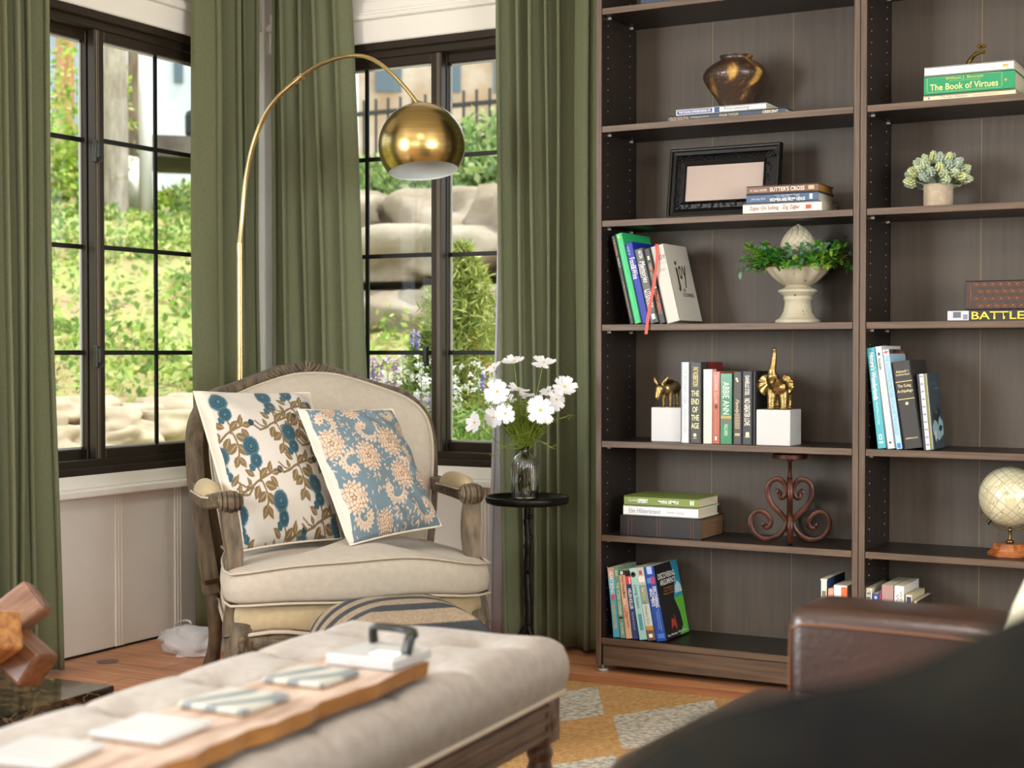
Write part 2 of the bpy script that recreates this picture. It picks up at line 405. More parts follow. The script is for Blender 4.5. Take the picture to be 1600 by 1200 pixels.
# ================================================================== curtains
cur_m = mk('green_linen', '5e6247', '787d5e', rough=.95, scale=520, detail=2, bump=.5, bscale=700, bdist=.0008, sheen=.1, lo=.3, hi=.7, transl=.05)
lin_m = mk('white_lining', 'dcdbe2', rough=.9, transl=.25)
def curtain(label, A0, B0, A1, B1, folds, amp, toward, seed, zb=.018, mat=None, parent=None, name='curtain', tail=None, zt=2.595, amp_b=None):
    """A0-B0 the span at the top, A1-B1 the span at the hem; folds list of relative widths"""
    rg = random.Random(seed); tot = sum(folds); cuts = [0]
    for f in folds: cuts.append(cuts[-1]+f/tot)
    ph = [rg.uniform(-.2, .2) for _ in folds]; am = [rg.uniform(.7, 1.15) for _ in folds]
    A0, B0, A1, B1 = (Vector((*p, 0)) for p in (A0, B0, A1, B1)); toward = Vector((*toward, 0)).normalized()
    def fn(u, v):
        z = zt + (zb-zt)*v
        i = 0
        while i < len(folds)-1 and u > cuts[i+1]: i += 1
        t = (u-cuts[i])/(cuts[i+1]-cuts[i]); a = 2*math.pi*t
        drift = .10*math.sin(v*2.2+i*1.7+seed)*v
        s_ = math.sin(a+ph[i]*math.sin(a/2))
        k = am[i]*.92*(amp+((amp_b or amp)-amp)*v)*(1+drift)
        off = k*(1-math.cos(a))*.5*(1+.15*math.sin(3*v+i))
        lat = -.16*math.sin(2*a)*(cuts[i+1]-cuts[i])+.02*drift*s_*(cuts[i+1]-cuts[i])
        e = v**1.15
        P = (A0.lerp(A1, e)).lerp(B0.lerp(B1, e), min(max(u+lat, 0), 1))
        P = P + toward*(off + .004*math.sin(9*v+i*2.1)); P.z = z
        return P
    bm = nb(); grid(bm, fn, 26*len(folds), 36)
    o = link(name, bm, mat or cur_m, parent, smooth=True, mods=[('SOLIDIFY', {'thickness': .0025})])
    if not parent: tag(o, label, 'curtain')
    return o
def PX(px, X=None, Y=None):
    q = on(px, 551, X=X, Y=Y); return (q.x, q.y)
xa = XL+.075
curtain('green curtain at the far left, its edge beside the wooden block sculpture', PX(-150, X=xa), PX(60, X=xa), PX(-160, X=xa), PX(82, X=xa),
        [1, .9, 1.0, 1.1, .8, .9, .8, .95, 1.3, 1.7], .095, (1, -.1), 3)
curtain('green curtain on the left wall, behind the curved brass lamp pole', PX(298, X=xa), PX(390, X=xa), PX(303, X=xa), PX(400, X=xa),
        [1.6, 1, .9, .8], .085, (1, -.1), 5)
yb_ = YB-.075
curtain('green curtain in the corner, left of the right-hand window, beneath the brass arc', PX(440, Y=yb_), PX(546, Y=yb_), PX(432, Y=yb_), PX(592, Y=yb_),
        [1.3, .8, 1.1, 1.5, 1.2], .095, (-.05, -1), 8)
cD = empty('curtain', (0, 0, 0), label='green curtain with white lining between the right-hand window and the bookcase', cat='curtain')
curtain(None, PX(785, Y=yb_), (-1.99, yb_), PX(797, Y=yb_), (-1.985, yb_), [1.3, .9, 1.0, .8, .9, 2.4, 1.0], .095, (-.05, -1), 14, parent=cD, name='curtain_panel')
curtain(None, PX(793, Y=yb_+.03), PX(803, Y=yb_+.03), PX(762, Y=yb_+.03), PX(806, Y=yb_+.03), [1, 1], .03, (0, -1), 20, mat=lin_m, parent=cD, name='lining')

# ================================================================== bookcases
wz = mk('dark_oak_upright', '46372b', '65503e', rough=.5, scale=5, stretch=(26, 26, 1.1), detail=6, bump=.12, lo=.3, hi=.72)
wx = mk('dark_oak_shelf', '46372b', '69533f', rough=.48, scale=5, stretch=(1.1, 26, 26), detail=6, bump=.12, lo=.3, hi=.72)
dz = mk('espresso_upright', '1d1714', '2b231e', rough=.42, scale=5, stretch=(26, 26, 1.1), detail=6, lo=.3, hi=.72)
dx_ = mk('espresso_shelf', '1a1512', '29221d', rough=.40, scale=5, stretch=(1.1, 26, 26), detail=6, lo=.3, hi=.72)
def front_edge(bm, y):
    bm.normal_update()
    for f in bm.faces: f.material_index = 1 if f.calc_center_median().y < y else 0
wb = mk('dark_oak_back', '453b31', '53483c', rough=.55, scale=4, stretch=(16, 1, .8), detail=6, bump=.06, lo=.25, hi=.75)
seam_m = mk('lit_seam_gold', '8a784f', rough=.6)  # pale gold colour stands in for light caught in the back-panel gaps
pin_m = mk('pin_hole_metal', 'c9c6bd', rough=.4, metal=.3)
YF, YK = 4.11, 4.362
shelf_y = [12.4, 196.8, 344.5, 507, 689, 836, 997]
SZ = [on(945, y, Y=YF).z for y in shelf_y]        # tops of the shelves
def bookcase(x0, label):
    r = empty('bookcase', (x0, YF, 0), label=label, cat='bookcase', group='pair of dark oak bookcases'); W = .80; t = .018; D = YK-YF
    for q in (0, W-t):
        bm = nb(); box(bm, q+.0004, q+t-.0004, 0, D+.02, .022, 2.37, bev=.0012, seg=1); front_edge(bm, .003); link('side_panel', bm, [dz, wz], r)
    bm = nb(); e = (W-2*t)/3
    for k in range(3): box(bm, t+k*e+.0008, t+(k+1)*e-.0008, D, D+.004, .07, 2.352)
    bk = link('back_panel', bm, wb, r)
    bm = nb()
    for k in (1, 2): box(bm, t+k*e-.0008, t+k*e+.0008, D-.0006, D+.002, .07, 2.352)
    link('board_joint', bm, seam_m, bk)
    for z in SZ:
        bm = nb(); box(bm, t+.0005, W-t-.0005, .002, D-.0008, z-.019, z, bev=.0012, seg=1); front_edge(bm, .005); link('shelf', bm, [dx_, wx], r)
    bm = nb(); box(bm, 0, W, 0, D+.02, 2.371, 2.39, bev=.001, seg=1); link('top_panel', bm, wx, r)
    bm = nb(); box(bm, t+.0005, W-t-.0005, .012, .03, .022, SZ[-1]-.0195, bev=.001, seg=1); link('plinth', bm, wx, r)
    bm = nb(); z = .12
    while z < 2.3:
        if all(abs(z-q) > .022 and abs(z-(q-.015)) > .022 for q in SZ):
            for yy in (.045, .205):
                for (xx, sx) in ((t, 1), (W-t, -1)):
                    mm = Matrix.Translation((xx, yy, z)) @ Matrix.Rotation(90*D2R, 4, 'Y')
                    lathe(bm, [(.0016, -.0006), (.0016, .0006)], 6, M=mm)
        z += .032
    o = link('peg_holes', bm, pin_m, r); o['kind'] = 'stuff'
    for z in SZ[:6]:
        for yy in (.045, .205):
            for (xx, sx) in ((t, 1), (W-t, -1)):
                bm = nb(); box(bm, min(xx, xx+sx*.010), max(xx, xx+sx*.010), yy-.004, yy+.004, z-.026, z-.0195, bev=.001, seg=1); link('shelf_peg', bm, pin_m, r)
    for q in (.010, W-.010):
        for yy in (.03, D-.02):
            bm = nb(); lathe(bm, [(.004, .008), (.004, .0218)], 8, q, yy); lathe(bm, [(.016, 0), (.017, .006), (.012, .0085)], 20, q, yy)
            link('levelling_foot', bm, mk('grey_foot', 'a9a59c', rough=.4, metal=.3), r)
    return r
BX0 = on(931, 551, Y=YF).x
bookcase(BX0, 'dark oak bookcase beside the green curtain, holding the marble elephant bookends')
bookcase(BX0+.8006, 'dark oak bookcase at the right edge, holding the globe and small potted plant')
# ================================================================== armchair in the corner
oak = mk('weathered_chair_wood', '3b3125', '6b5b45', rough=.62, scale=7, stretch=(9, 9, 1.6), detail=6, bump=.35, bdist=.0015, lo=.3, hi=.7)
oakx = mk('weathered_chair_wood_rail', '3b3125', '6b5b45', rough=.62, scale=7, stretch=(2, 9, 9), detail=6, bump=.35, bdist=.0015, lo=.3, hi=.7)
linen = mk('cream_linen', 'a99f90', 'a3998a', rough=.9, scale=60, detail=3, bump=.35, bscale=900, bdist=.0006, sheen=.1)
linen2 = mk('warm_cream_linen', 'aa9876', 'a39170', rough=.9, scale=60, detail=3, bump=.35, bscale=900, bdist=.0006, sheen=.1)
pipe_m = mk('cream_piping', 'a79d8b', rough=.85)
nail_m = mk('nail_gold', '8a6a34', rough=.35, metal=.8)
CH = empty('armchair', (-2.258, 3.288, 0), rz=48.7*D2R, label='carved weathered-wood armchair with cream cushions standing in the window corner', cat='armchair')
def flute(n=5, depth=.12, w=1.0, h=1.0):
    """a rectangular section with grooves along its outer side"""
    pr = []
    for k in range(n*4+1):
        t = -1+2*k/(n*4); pr.append((t*w, (1-depth*(1-abs(math.sin(math.pi*n*(t+1)/2)))*1.0)*h))
    pr += [(w, -h*.9), (w*.85, -h), (-w*.85, -h), (-w, -h*.9)]
    return pr
# seat plan outline (half), bowed front and sides
def seat_outline(inset=0, fx=.345, bx=.285, y0=-.02, y1=.60, bow=.045):
    P = []
    fx -= inset; bx -= inset; a = y0+inset; b_ = y1-inset
    for k in range(17):
        t = -1+2*k/16; P.append((fx*t*.93, a - bow*(1-t*t)**.8 + .03*abs(t)**6))
    for k in range(1, 9):
        t = k/9; P.append((fx*.96+(bx-fx)*t+.012*math.sin(math.pi*t), a+.035+(b_-a-.05)*t))
    for k in range(13):
        t = 1-2*k/12; P.append((bx*t, b_))
    for k in range(1, 9):
        t = 1-k/9; P.append((-(fx*.96+(bx-fx)*t+.012*math.sin(math.pi*t)), a+.035+(b_-a-.05)*t))
    return P
def puff(bm, outl, z0, z1, crown, edge=.02, rings=7, mi=0, seam=None, sag=None):
    """an upholstered block: soft vertical sides, rounded edges, crowned top"""
    cx = sum(p[0] for p in outl)/len(outl); cy = sum(p[1] for p in outl)/len(outl)
    prof = []
    for k in range(9):
        t = k/8; bul = 1+.022*math.sin(math.pi*t); ez = .0
        prof.append((bul - .02*(abs(2*t-1)**6), z0+(z1-z0)*t))
    for k in range(1, rings+1):
        s_ = 1-(k/(rings+.4)); prof.append((s_, z1+crown*(1-s_**3)))
    allr = []
    for s_, z in prof:
        ring = []
        for (x, y) in outl:
            zz = z + (sag(x, y, z, s_) if sag else 0)
            ring.append(bm.verts.new((cx+(x-cx)*s_, cy+(y-cy)*s_, zz)))
        allr.append(ring)
    n = len(outl)
    for a, b_ in zip(allr, allr[1:]):
        for k in range(n):
            f = bm.faces.new((a[k], a[(k+1) % n], b_[(k+1) % n], b_[k])); f.smooth = True; f.material_index = mi
    f = bm.faces.new(allr[0][::-1]); f.material_index = mi
    f = bm.faces.new(allr[-1]); f.material_index = mi; f.smooth = True
SUB = ('SUBSURF', {'levels': 1, 'render_levels': 1})
# seat rail with a serpentine lower edge
bm = nb(); O = seat_outline(0, fx=.35, bx=.29, y0=-.03)
def low(x, y):
    if y < .05: return .222 - .035*math.exp(-(x/.09)**2) + .012*math.cos(x*26) - .02*(abs(x)/.33)**4
    return .225+.012*math.cos((y-.3)*14)
R0 = []; n = len(O); cx, cy = 0, .29
for (sc_, zf) in ((.93, 0), (1.0, 0), (1.012, .008), (1.0, .016), (1.0, .03), (1.014, .036), (1.0, .046), (.97, .05)):
    ring = []
    for (x, y) in O:
        z = low(x, y) + (zf if zf < .02 else 0); z = z if zf < .02 else .262-.05+zf + (low(x, y)-.222)*.5
        ring.append(bm.verts.new((cx+(x-cx)*sc_, cy+(y-cy)*sc_, z)))
    R0.append(ring)
for a, b_ in zip(R0, R0[1:]):
    for k in range(n): f = bm.faces.new((a[k], a[(k+1) % n], b_[(k+1) % n], b_[k])); f.smooth = True
bm.faces.new(R0[0][::-1]); bm.faces.new(R0[-1])
link('seat_rail', bm, oakx, CH)
bm = nb(); puff(bm, seat_outline(.004, fx=.352, bx=.285, y0=-.03), .248, .318, .01, sag=lambda x, y, z, s_: (low(x, y)-.222)*.5*(1 if z < .28 else 0))
seat = link('seat', bm, linen2, CH, smooth=True)
bm = nb(); tube(bm, [(x, y, .250+(low(x, y)-.222)*.5) for x, y in [((px_)*1.025, cy+(py_-cy)*1.025) for px_, py_ in seat_outline(.004, fx=.352, bx=.285, y0=-.03)]], .0055, 6, closed=True)
link('piping', bm, pipe_m, seat)
oc = seat_outline(0, fx=.372, bx=.285, y0=-.055, y1=.50, bow=.03)
def cush_sag(x, y, z, s_):
    return .020*math.cos(x*6.5)*(1 if z > .36 else .25) - .004 + .004*math.sin(x*17+y*9)
bm = nb(); puff(bm, oc, .322, .418, .026, sag=cush_sag, rings=9)
cush = link('seat_cushion', bm, linen, CH, smooth=True, mods=[SUB])
bm = nb(); ccx = sum(p[0] for p in oc)/len(oc); ccy = sum(p[1] for p in oc)/len(oc)
for zz in (.416, .326): tube(bm, [(ccx+(x-ccx)*1.004, ccy+(y-ccy)*1.004, zz+cush_sag(x, y, zz, 1)) for x, y in oc], .0038, 6, closed=True)
link('piping', bm, pipe_m, cush)
# front legs: cabriole with a carved knee
for sx in (-1, 1):
    bm = nb(); pts = catmull([(sx*.300, .022, .250), (sx*.312, .004, .20), (sx*.318, .005, .14), (sx*.300, .018, .08), (sx*.300, .012, .035), (sx*.312, -.008, .010)], 5)
    k = len(pts); rs = [.056-.031*min(1, (i/k)*1.35)**.75+(.003 if i > k-4 else 0) for i in range(k)]
    tube(bm, pts, rs, 12, prof=[(math.cos(a)*(1+.12*math.cos(4*a)), math.sin(a)*(1+.12*math.cos(4*a))) for a in [2*math.pi*q/24 for q in range(24)]])
    ell(bm, (sx*.312, -.006, .016), (.028, .03, .016))
    tube(bm, catmull([(sx*.315, .012, .215), (sx*.275, -.022, .222), (sx*.235, -.040, .222), (sx*.19, -.050, .224)], 4), [.030-.0015*q for q in range(13)], 10)
    tube(bm, catmull([(sx*.315, .012, .215), (sx*.318, .06, .226), (sx*.315, .11, .228)], 4), [.028-.0018*q for q in range(9)], 10)
    lg = link('leg', bm, oak, CH, smooth=True)
    bm = nb()
    for q in range(5):
        a = (q-2)*.45; ell(bm, (sx*.322+.020*math.sin(a)*1.2, -.047+abs(q-2)*.004, .222-.018*abs(q-2)), (.008, .005, .019), Matrix.Rotation(-a, 3, 'Y'), 8)
    ell(bm, (sx*.322, -.046, .235), (.011, .007, .011), seg=8)
    for q in range(4): ell(bm, (sx*.322, -.043+.006*q, .185-.018*q), (.008-.001*q, .006, .014), seg=8)
    link('carving', bm, oak, lg, smooth=True)
    bm = nb(); pts = catmull([(sx*.285, .585, .30), (sx*.287, .600, .20), (sx*.285, .620, .13), (sx*.288, .655, .06), (sx*.290, .690, .012)], 5)
    tube(bm, pts, [.030, .031, .031, .030, .028, .027, .025, .024, .023, .022, .021, .020, .020, .020, .021, .022, .024, .026, .027, .027, .025][:len(pts)], 12)
    ell(bm, (sx*.290, .688, .015), (.027, .03, .014)); link('leg', bm, oak, CH, smooth=True)
# back frame
def back_y(z): return .585 + .15*max(0, (z-.28)/.66)**1.15
half = [(.300, .27), (.318, .38), (.334, .50), (.343, .62), (.342, .72), (.322, .780), (.278, .822), (.215, .842), (.14, .868), (.07, .893), (0, .902)]
half_c = catmull([Vector((x, 0, z)) for x, z in half], 6)
full = [Vector((p.x, back_y(p.z), p.z)) for p in half_c] + [Vector((-p.x, back_y(p.z), p.z)) for p in reversed(half_c[:-1])]
def wrapd(p):   # the back wraps forward at the sides
    return Vector((p.x, p.y - .085*(abs(p.x)/.34)**3*(1 if p.z > .3 else .4), p.z))
full = [wrapd(p) for p in full]
bm = nb(); secs = []
sec = [(.026, -.050), (.030, -.040), (.030, -.030), (.025, -.026), (.030, -.022), (.030, -.006), (.025, -.002), (.030, .002), (.030, .018), (.024, .022), (.028, .028), (.022, .036),
       (0, .040), (-.016, .036), (-.020, .02), (-.020, -.036), (-.012, -.050), (.01, -.054)]
T, _ = frames(full)
for p, t in zip(full, T):
    yv = Vector((0, 1, 0)); out = yv.cross(t); out.normalize()
    if out.dot(Vector((p.x, 0, p.z-.55))) < 0: out = -out
    secs.append([bm.verts.new(p+out*a+yv*(b_*.9)) for a, b_ in sec])
for a, b_ in zip(secs, secs[1:]):
    for k in range(len(sec)): bm.faces.new((a[k], a[(k+1) % len(sec)], b_[(k+1) % len(sec)], b_[k]))
bm.faces.new(secs[0]); bm.faces.new(secs[-1][::-1])
bf = link('back_frame', bm, oak, CH, smooth=True, auto=35)
# carved crest: a spray of leaves and two shells
bm = nb()
def on_crest(x, f=0, up=0):
    best = min(full, key=lambda p: abs(p.x-x) + (10 if p.z < .7 else 0)); return Vector((x, best.y-.048+f, best.z+.004+up))
for sx in (-1, 1):
    for q in range(7):
        x = sx*(.012+q*.021); a = sx*(.55+q*.10)
        ell(bm, on_crest(x, .0, .012-.0017*q), (.0062, .006, .021-.0015*q), Matrix.Rotation(a, 3, 'Y'), 8)
        ell(bm, on_crest(x, .008, -.008), (.005, .005, .014), Matrix.Rotation(a+.9*sx, 3, 'Y'), 8)
    P = [on_crest(sx*(.02+.018*k), .002, -.010+.010*math.sin(k*1.1)) for k in range(9)]; tube(bm, catmull(P, 3), .0022, 5)
for q in range(-2, 3): ell(bm, on_crest(q*.009, -.002, .016-.002*abs(q)), (.0055, .007, .020), Matrix.Rotation(q*.35, 3, 'Y'), 8)
ell(bm, on_crest(0, -.004, .0), (.010, .007, .008), seg=10)
link('crest_carving', bm, oak, bf, smooth=True)
# outer back cloth
bm = nb()
def bk(u, v):
    z = .28+.64*v; xm = max([p.x for p in full if abs(p.z-z) < .03] or [.1])-.012; x = xm*(2*u-1)
    return wrapd(Vector((x, back_y(z)+.015, z)))
grid(bm, bk, 17, 13); link('outer_back', bm, linen2, CH, smooth=True, mods=[('SOLIDIFY', {'thickness': .012})])
# thick back pad, domed towards the sitter, its piping
def pad_half(s_): return [(.285, .36), (.305, .48), (.322, .60), (.328, .70), (.314, .775), (.272, .822), (.205, .852), (.13, .878), (.06, .896), (0, .900)]
ph_ = catmull([Vector((x, 0, z)) for x, z in pad_half(1)], 4)
po = [(p.x, p.z) for p in ph_] + [(-p.x, p.z) for p in reversed(ph_[:-1])] + [(-.268+.536*k/8, .345) for k in range(1, 8)]
bm = nb(); rgs = []
for (s_, dy) in ((.90, .0), (.97, -.035), (1.0, -.055), (1.005, -.080), (.995, -.096), (.96, -.108), (.88, -.122), (.75, -.134), (.55, -.145), (.3, -.150), (.08, -.151)):
    rgs.append([bm.verts.new(wrapd(Vector((x*s_+.012, back_y(.62+(z-.62)*s_)-.012+dy, .62+(z-.62)*s_)))) for x, z in po])
n = len(po)
for a, b_ in zip(rgs, rgs[1:]):
    for k in range(n): f = bm.faces.new((a[k], a[(k+1) % n], b_[(k+1) % n], b_[k])); f.smooth = True
bm.faces.new(rgs[0]); bm.faces.new(rgs[-1])
pad = link('backrest', bm, linen, CH, smooth=True)
bm = nb(); tube(bm, [wrapd(Vector((x*1.004+.012, back_y(z)-.012-.092, .62+(z-.62)*1.004))) for x, z in po], .0042, 6, closed=True); link('piping', bm, pipe_m, pad)
# arms
for sx in (-1, 1):
    pts = catmull([(sx*.333, .575, .575), (sx*.350, .45, .572), (sx*.362, .32, .566), (sx*.356, .20, .566), (sx*.338, .115, .578), (sx*.330, .085, .582)], 6)
    bm = nb(); tube(bm, pts, [.020]*len(pts), prof=[(a*1.0, b_*1.15) for a, b_ in [(-1, -.8), (-.8, -1), (.8, -1), (1, -.8), (1, .8), (.8, 1), (-.8, 1), (-1, .8)]])
    # rolled scroll end: ribbed roll across the arm
    mm = Matrix.Translation((sx*.330, .080, .574)) @ Matrix.Rotation(90*D2R, 4, 'Y')
    lathe(bm, [(.008, -.030), (.020, -.029), (.024, -.025), (.020, -.022), (.027, -.019), (.029, -.013), (.025, -.010), (.030, -.006), (.031, 0), (.030, .006), (.025, .010), (.029, .013), (.027, .019), (.020, .022), (.024, .025), (.020, .029), (.008, .030)], 20, M=mm)
    for e in (-1, 1):
        tube(bm, [(sx*.330+e*.030, .080+.019*(1-k/16)*math.cos(k*.8), .574+.019*(1-k/16)*math.sin(k*.8)) for k in range(14)], .003, 5)
    arm = link('arm', bm, oakx, CH, smooth=True, auto=40)
    bm = nb(); pts = catmull([(sx*.334, .088, .556), (sx*.328, .080, .50), (sx*.322, .060, .43), (sx*.328, .040, .35), (sx*.338, .028, .27), (sx*.336, .02, .235)], 6)
    tube(bm, pts, [.0165+.003*math.sin(i*.25) for i in range(len(pts))], prof=[(c*1.1, s_*1.25) for c, s_ in [(-1, -.9), (-.5, -1), (-.42, -.86), (-.34, -1), (.34, -1), (.42, -.86), (.5, -1), (1, -.9), (1, .9), (.5, 1), (.42, .86), (.34, 1), (-.34, 1), (-.42, .86), (-.5, 1), (-1, .9)]])
    link('arm_post', bm, oak, CH, smooth=True, auto=35)
    bm = nb()
    def ap(u, v):
        a = math.pi*u; y = .165+.25*v; e = (1-abs(2*v-1)**3.5); c = Vector((sx*(.356), y, .576))
        return c + Vector((.031*math.cos(a)*(max(e, 0)**.5), 0, .042*math.sin(a)*max(e, 0)**.55))
    grid(bm, ap, 14, 20)
    pd_ = link('arm_pad', bm, linen2, CH, smooth=True, mods=[('SOLIDIFY', {'thickness': .003})])
    bm = nb(); tube(bm, [(sx*.356+.0315*c, y, .5785) for c, y in [(-1, .19), (-1, .25), (-1, .33), (-1, .39), (-.7, .412), (0, .418), (.7, .412), (1, .39), (1, .33), (1, .25), (1, .19), (.7, .168), (0, .162), (-.7, .168)]], .0032, 6, closed=True); link('piping', bm, pipe_m, pd_)

# ------------------------------------------------------------------ pillows
class Paint:
    def __init__(s, X, Y, base): s.X, s.Y = X, Y; s.C = np.tile(np.array(lin(base), dtype=np.float32), (X.size, 1)); s.rg = np.random.RandomState(5)
    def put(s, m_, c, a=1):
        c = np.array(lin(c), dtype=np.float32); s.C[m_] = s.C[m_]*(1-a)+c*a
    def ell(s, cx, cy, rx, ry, ang, c, a=1):
        dx, dy = s.X-cx, s.Y-cy; ca, sa = math.cos(ang), math.sin(ang)
        p, q = dx*ca+dy*sa, -dx*sa+dy*ca; s.put((p/rx)**2+(q/ry)**2 < 1, c, a)
    def leaf(s, cx, cy, L, w, ang, c, a=1):
        dx, dy = s.X-cx, s.Y-cy; ca, sa = math.cos(ang), math.sin(ang)
        p, q = (dx*ca+dy*sa)/L, (-dx*sa+dy*ca)/w; s.put((p > 0) & (p < 1) & (abs(q) < 4*p*(1-p)*(1.25-.5*p)*.5+0.0), c, a)
    def line(s, pts, w, c):
        for (x0, y0), (x1, y1) in zip(pts, pts[1:]):
            dx, dy = x1-x0, y1-y0; L2 = dx*dx+dy*dy+1e-9
            t = np.clip(((s.X-x0)*dx+(s.Y-y0)*dy)/L2, 0, 1); s.put((s.X-x0-t*dx)**2+(s.Y-y0-t*dy)**2 < w*w, c)
    def ring(s, cx, cy, r, w, c, wob=0, n=8):
        dx, dy = s.X-cx, s.Y-cy; rr_ = np.hypot(dx, dy); th = np.arctan2(dy, dx)
        s.put(abs(rr_-r*(1+wob*np.cos(n*th))) < w, c)
    def flower(s, cx, cy, r, n, c, wob=.18, ph=0):
        dx, dy = s.X-cx, s.Y-cy; rr_ = np.hypot(dx, dy); th = np.arctan2(dy, dx)
        s.put(rr_ < r*(1-wob+wob*abs(np.cos(n*th/2+ph))), c)
def thistle(u, v):
    Z_ = 35; P = Paint(u*Z_, v*Z_, 'b9b2a9'); br_ = '6a573a'; bl = '2e4f5b'; bd = '1c3641'
    def motif(ox, oy, fl):
        f = lambda x: ox+fl*x
        P.line([(f(-6.5), oy-8.2), (f(-5), oy-9.4), (f(-3), oy-9.0), (f(-1), oy-8), (f(1.5), oy-7.2), (f(4), oy-6.5)], .26, br_)
        P.line([(f(-6), oy-7), (f(-4.4), oy-8.4), (f(-2.4), oy-8.9)], .2, br_)
        P.line([(f(.3), oy-8), (f(.8), oy-6), (f(.2), oy-4)], .25, br_); P.line([(f(.8), oy-8), (f(1.6), oy-11), (f(.8), oy-14)], .24, br_)
        for (x, y, L_, w_, a) in ((-1, -6.6, 3, 1.5, 2.5), (.6, -7, 3.2, 1.7, .6), (-.4, -8.8, 3.3, 2.0, -2.2), (1.4, -8.6, 3.6, 2.1, -.4), (1.2, -10.4, 3.5, 2, -2.6), (1.3, -10.6, 3.6, 2, -.9),
                                (1, -13, 3.2, 1.8, -2.2), (1, -13.2, 3, 1.6, -1.1), (3.4, -6.6, 3, 1.5, 1.2), (4, -6.6, 3.2, 1.5, .1), (3.6, -7.2, 3.2, 1.7, -1.0), (-2.6, -8.6, 2.2, 1.1, 1.9)):
            P.leaf(f(x), oy+y, L_, w_, a if fl > 0 else math.pi-a, br_)
            P.leaf(f(x)+.1, oy+y, L_*.9, w_*.16, a if fl > 0 else math.pi-a, '8d7a55')
        P.flower(f(-1.0), oy-4.6, 1.0, 5, bl); P.ell(f(6.9), oy-6.0, .9, .8, 0, bd)
        for (x, y, r) in ((0, 0, 2.25), (.5, -3.3, 1.65)):
            P.flower(f(x), oy+y, r*1.12, 34, '46656f', .25); P.flower(f(x), oy+y, r*.98, 26, bl, .1); P.ring(f(x), oy+y, r*.6, .12, bd, .05, 14); P.ring(f(x), oy+y, r*.3, .12, bd, .05, 9); P.ell(f(x), oy+y, .35, .35, 0, '3e6874')
    for ox, oy, fl in ((6, 41, 1), (12.5, 26, 1), (19.5, 9.5, 1), (24.5, 43, 1), (29.5, 29.5, 1), (36.5, 14, 1), (41, 38, 1), (2.5, 8, -1), (44, 3, 1), (1, 25, -1), (28, -2, 1), (33.5, 48, 1)):
        motif(ox*Z_/46, oy*Z_/46, fl)
    P.put(u < .05+.012*np.sin(v*9), 'c9c0b2')
    return P.C
def paisley(u, v):
    P = Paint(u*44, v*44, '5f717a'); cr = 'bba793'; dk = '87705d'; rg = np.random.RandomState(3)
    for k in range(420):
        P.leaf(rg.uniform(0, 44), rg.uniform(0, 44), rg.uniform(1.0, 2.0), rg.uniform(.35, .7), rg.uniform(0, 6.28), cr if k % 3 else 'a9977f')
    for (cx, cy, r, st, n, sg) in ((10, 22, 5.0, 0, 1.7, 1), (24, 12, 5, 1, 1.7, -1), (36, 25, 4.6, 2, 1.7, 1), (22, 34, 5, .5, 1.7, -1), (38, 6, 4.5, 3, 1.7, 1), (6, 38, 4.2, 4, 1.7, 1), (36, 41, 4, 2.4, 1.7, -1), (9, 6, 4, 1.4, 1.7, 1)):
        pts = [(cx+r*(1-.06*k)*math.cos(st+sg*k*.36)*1.15, cy+r*(1-.06*k)*math.sin(st+sg*k*.36)) for k in range(14)]
        P.line(pts, .42, cr)
        for k, (x, y) in enumerate(pts):
            P.leaf(x, y, 2.5, 1.3, st+sg*k*.36+.9*sg, cr); P.leaf(x, y, 1.5, .25, st+sg*k*.36+.9*sg, dk)
        P.flower(pts[-1][0], pts[-1][1], 1.3, 6, cr, .3); P.ell(pts[-1][0], pts[-1][1], .4, .4, 0, dk)
    for (cx, cy, r) in ((31, 29, 6.1), (5, 30, 5.61), (18, 24, 5.86), (6, 12, 5.86), (31, 17, 5.61), (17, 3, 4), (42, 16, 4), (20, 42, 4), (42, 34, 3.8), (10.5, 43, 3.6)):
        P.flower(cx, cy, r*1.0, 18, '5f717a', .1); P.flower(cx, cy, r*.95, 16, cr, .24); P.ring(cx, cy, r*.70, .22, dk, .10, 12); P.flower(cx, cy, r*.6, 11, 'c3ab93', .3); P.ring(cx, cy, r*.5, .18, dk, .16, 8)
        P.ring(cx+.2, cy-.2, r*.34, .16, dk, .2, 6); P.flower(cx, cy, r*.22, 5, dk, .4); P.ell(cx, cy, .4, .4, 0, cr)
    P.put(u < .045+.01*np.sin(v*7), 'c5bcaf')
    return P.C
